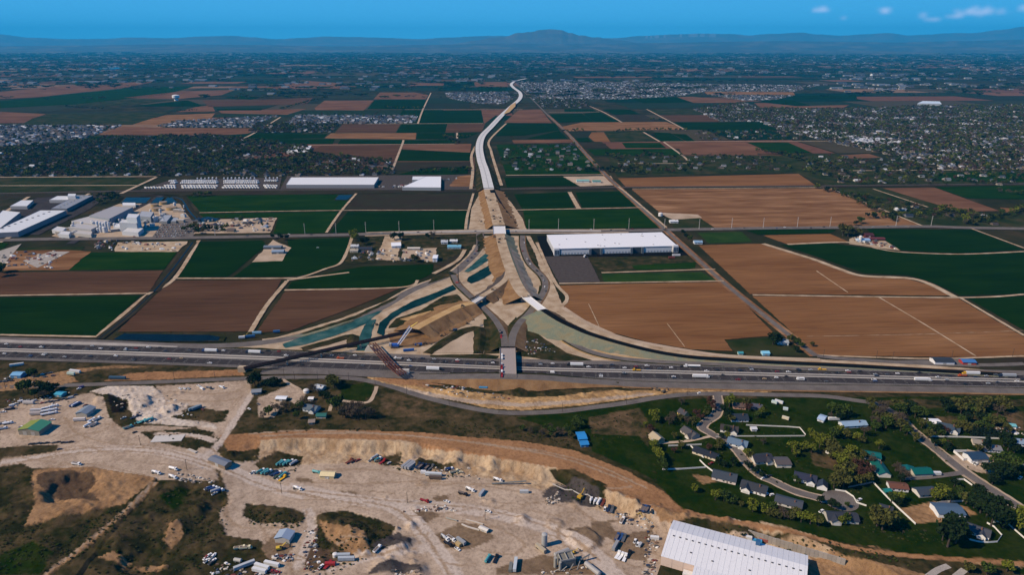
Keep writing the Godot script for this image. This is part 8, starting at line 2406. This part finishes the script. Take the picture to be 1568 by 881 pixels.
	for ar in [[60, 0, 4, [142, 602, 250, 600, 330, 650, 215, 650, 165, 612]], [70, 0, 10, [465, 800, 485, 795, 490, 868, 464, 868]], [60, 0, 10, [415, 836, 448, 836, 446, 846, 416, 846]], [50, 2, 10, [390, 862, 430, 858, 430, 881, 380, 881]], [80, 0, 10, [990, 800, 1010, 808, 1000, 875, 985, 870]], [120, 0, 10, [1030, 797, 1200, 838, 1240, 850, 1235, 858, 1140, 826, 1030, 802]], [60, 0, 10, [330, 845, 380, 860, 370, 881, 310, 881]],
			[50, 0, 4, [836, 752, 855, 742, 858, 758, 838, 764]], [60, 0, 4, [270, 722, 320, 728, 330, 734, 275, 735]], [60, 0, 10, [925, 770, 1000, 780, 1002, 800, 960, 790]], [60, 0, 10, [10, 612, 120, 600, 118, 616, 20, 626]], [50, 0, 4, [600, 862, 650, 866, 650, 881, 600, 881]], [70, 0, 4, [830, 855, 900, 850, 910, 881, 830, 881]], [40, 0, 10, [0, 578, 30, 575, 90, 578, 80, 588, 0, 592]], [60, 0, 4, [620, 705, 720, 706, 740, 722, 640, 715]], [40, 0, 10, [660, 762, 690, 760, 700, 770, 610, 772]],
			[60, 0, 10, [800, 525, 820, 520, 850, 540, 810, 545]], [70, 0, 10, [650, 590, 720, 594, 790, 612, 700, 608]], [90, 0, 10, [305, 338, 420, 336, 412, 355, 305, 356]], [50, 0, 10, [440, 275, 600, 288, 715, 272, 610, 289]], [60, 0, 10, [0, 388, 100, 385, 80, 412, 0, 413]], [60, 0, 10, [145, 368, 280, 372, 270, 385, 145, 384]], [80, 0, 10, [540, 385, 660, 384, 655, 402, 540, 400]], [60, 0, 10, [1305, 364, 1350, 366, 1370, 382, 1310, 372]], [50, 0, 10, [1520, 655, 1560, 655, 1568, 668, 1520, 660]]]:
		var poly := px_poly(ar[3])
		var lo := poly[0]
		var hi := poly[0]
		for p in poly:
			lo = lo.min(p); hi = hi.max(p)
		var n := 0
		var tries := 0
		while n < ar[0] and tries < 4000:
			tries += 1
			var p := Vector2(rng.randf_range(lo.x, hi.x), rng.randf_range(lo.y, hi.y))
			if not Geometry2D.is_point_in_polygon(p, poly): continue
			n += 1
			var big := 1.0 + maxf(0.0, -p.y - 800.0) / 350.0
			var s := rng.randf_range(0.6, 1.9) * big
			lists[rng.randi() % ar[2]].append(Transform3D(Basis(Vector3.UP, rng.randf() * TAU).scaled(Vector3(s * rng.randf_range(.8, 2.2), s * .8, s)), Vector3(p.x, H(p.x, p.y) if p.y > GZ0 else L(6, p.y), p.y)))
	for k in cols.size():
		var m := MB.new()
		m.col = hexl(cols[k])
		m.taper(Vector3(0, -0.3, 0), Vector3(1.2, 1.0, 1.0), Vector3(0.8, 0.1, 0.7))
		copies("rubble", "scattered rubble, pallets and scrap in the yards", m.mesh(mats.paint), lists[k])

func lying(called: String, label: String, p: Vector3, turn: float, len: float, r: float, col: Color) -> void:
	var t := thing(called, label, "tank", p, turn)
	var b := MB.new()
	b.col = col
	b.tube(Vector3(-len * 0.5, r + 0.5, 0), Vector3(len * 0.5, r + 0.5, 0), r, r, 14, false)
	for s in [-1.0, 1.0]:
		b.tube(Vector3(s * len * 0.5, r + 0.5, 0), Vector3(s * (len * 0.5 + r * 0.35), r + 0.5, 0), r, r * 0.5, 14)
	part(t, "shell", b.mesh(mats.metal_roof))
	for s in [-0.3, 0.3]:
		var c := MB.new()
		c.col = col * 0.7
		c.box(Vector3(s * len, 0, 0), Vector3(0.5, r, r * 1.5))
		part(t, "saddle", c.mesh(mats.wall))

func batch_plant() -> void:
	var t := thing("batch_plant", "grey concrete batch plant of bins, hoppers and frames", "batch plant", P(863, 864), 0.25)
	var b := MB.new()
	b.col = lin(.17, .17, .155)
	b.box(Vector3(2, 0, 0), Vector3(13, 6.5, 9))
	part(t, "bin_house", b.mesh(mats.wall))
	var r := MB.new()
	r.col = lin(.30, .30, .28)
	for k in 3: r.box(Vector3(-3.5 + k * 5.4, 6.5, 0), Vector3(0.5, 1.4, 9.2))
	for s in [-4.4, 4.4]: r.box(Vector3(2, 6.5, s), Vector3(13, 1.4, 0.5))
	part(t, "rim", r.mesh(mats.wall))
	for k in [[-7.5, 1.5, 1.3, 9.0], [-4.8, 5.5, 1.1, 7.5]]:
		var c := MB.new()
		c.col = lin(.34, .33, .30)
		c.tube(Vector3(k[0], 0, k[1]), Vector3(k[0], k[3], k[1]), k[2], k[2], 12)
		part(t, "silo", c.mesh(mats.metal_roof))
	for k in 4:
		var l := MB.new()
		l.col = lin(.28, .28, .27)
		l.tube(Vector3(-10 + k * 6.0, 0.2, 6 + k), Vector3(-6 + k * 6.0, 4.2, 9 - k * 1.5), 0.35, 0.35, 4)
		part(t, "frame_beam", l.mesh(mats.wall))

func crane() -> void:
	var p := G(607, 532.5) + Vector3(0, 0.9, 0)
	var t := thing("crawler_crane", "large crawler crane with a blue house and white lattice boom", "crane", p)
	for s in [-1.0, 1.0]:
		var tr := MB.new()
		tr.col = lin(.04, .04, .045)
		tr.taper(Vector3(-2, 0, s * 3.4), Vector3(9, 1.6, 1.5), Vector3(10, 0, 1.5))
		part(t, "track", tr.mesh(mats.paint))
	var h := MB.new()
	h.col = lin(.02, .10, .42)
	h.box(Vector3(-1, 1.7, 0), Vector3(9, 3.0, 4.6))
	part(t, "house", h.mesh(mats.paint))
	var cw := MB.new()
	cw.col = lin(.30, .30, .30)
	cw.box(Vector3(-7.5, 1.9, 0), Vector3(3.2, 3.4, 6.0))
	part(t, "counterweight", cw.mesh(mats.paint))
	var foot := Vector3(2.5, 3.0, 0)
	var tip := Vector3(20, 27, -4)
	var dir := (tip - foot).normalized()
	var u := dir.cross(Vector3.UP).normalized()
	var w := dir.cross(u).normalized()
	for k in 4:
		var o := (u if k & 1 else -u) * 1.9 + (w if k & 2 else -w) * 1.6
		var ch := MB.new()
		ch.col = lin(.74, .75, .78) if k % 2 else lin(.05, .20, .62)
		ch.tube(foot + o * 0.8, tip + o, 0.34, 0.30, 4)
		part(t, "boom_chord", ch.mesh(mats.paint))
	for k in 12:
		var a := foot.lerp(tip, k / 12.0)
		var c := foot.lerp(tip, (k + 1) / 12.0)
		var br := MB.new()
		br.col = lin(.72, .74, .78)
		br.tube(a - u * 1.7 - w * 1.4, c + u * 1.7 - w * 1.4, 0.16, 0.16, 4)
		br.tube(a + u * 1.7 + w * 1.4, c - u * 1.7 + w * 1.4, 0.16, 0.16, 4)
		br.tube(a - u * 1.7 + w * 1.4, a + u * 1.7 - w * 1.4, 0.16, 0.16, 4)
		part(t, "boom_brace", br.mesh(mats.paint))
	var jb := MB.new()
	jb.col = lin(.62, .45, .04)
	jb.tube(tip, tip + Vector3(9, 6, -2), 0.8, 0.4, 4)
	part(t, "jib", jb.mesh(mats.paint))
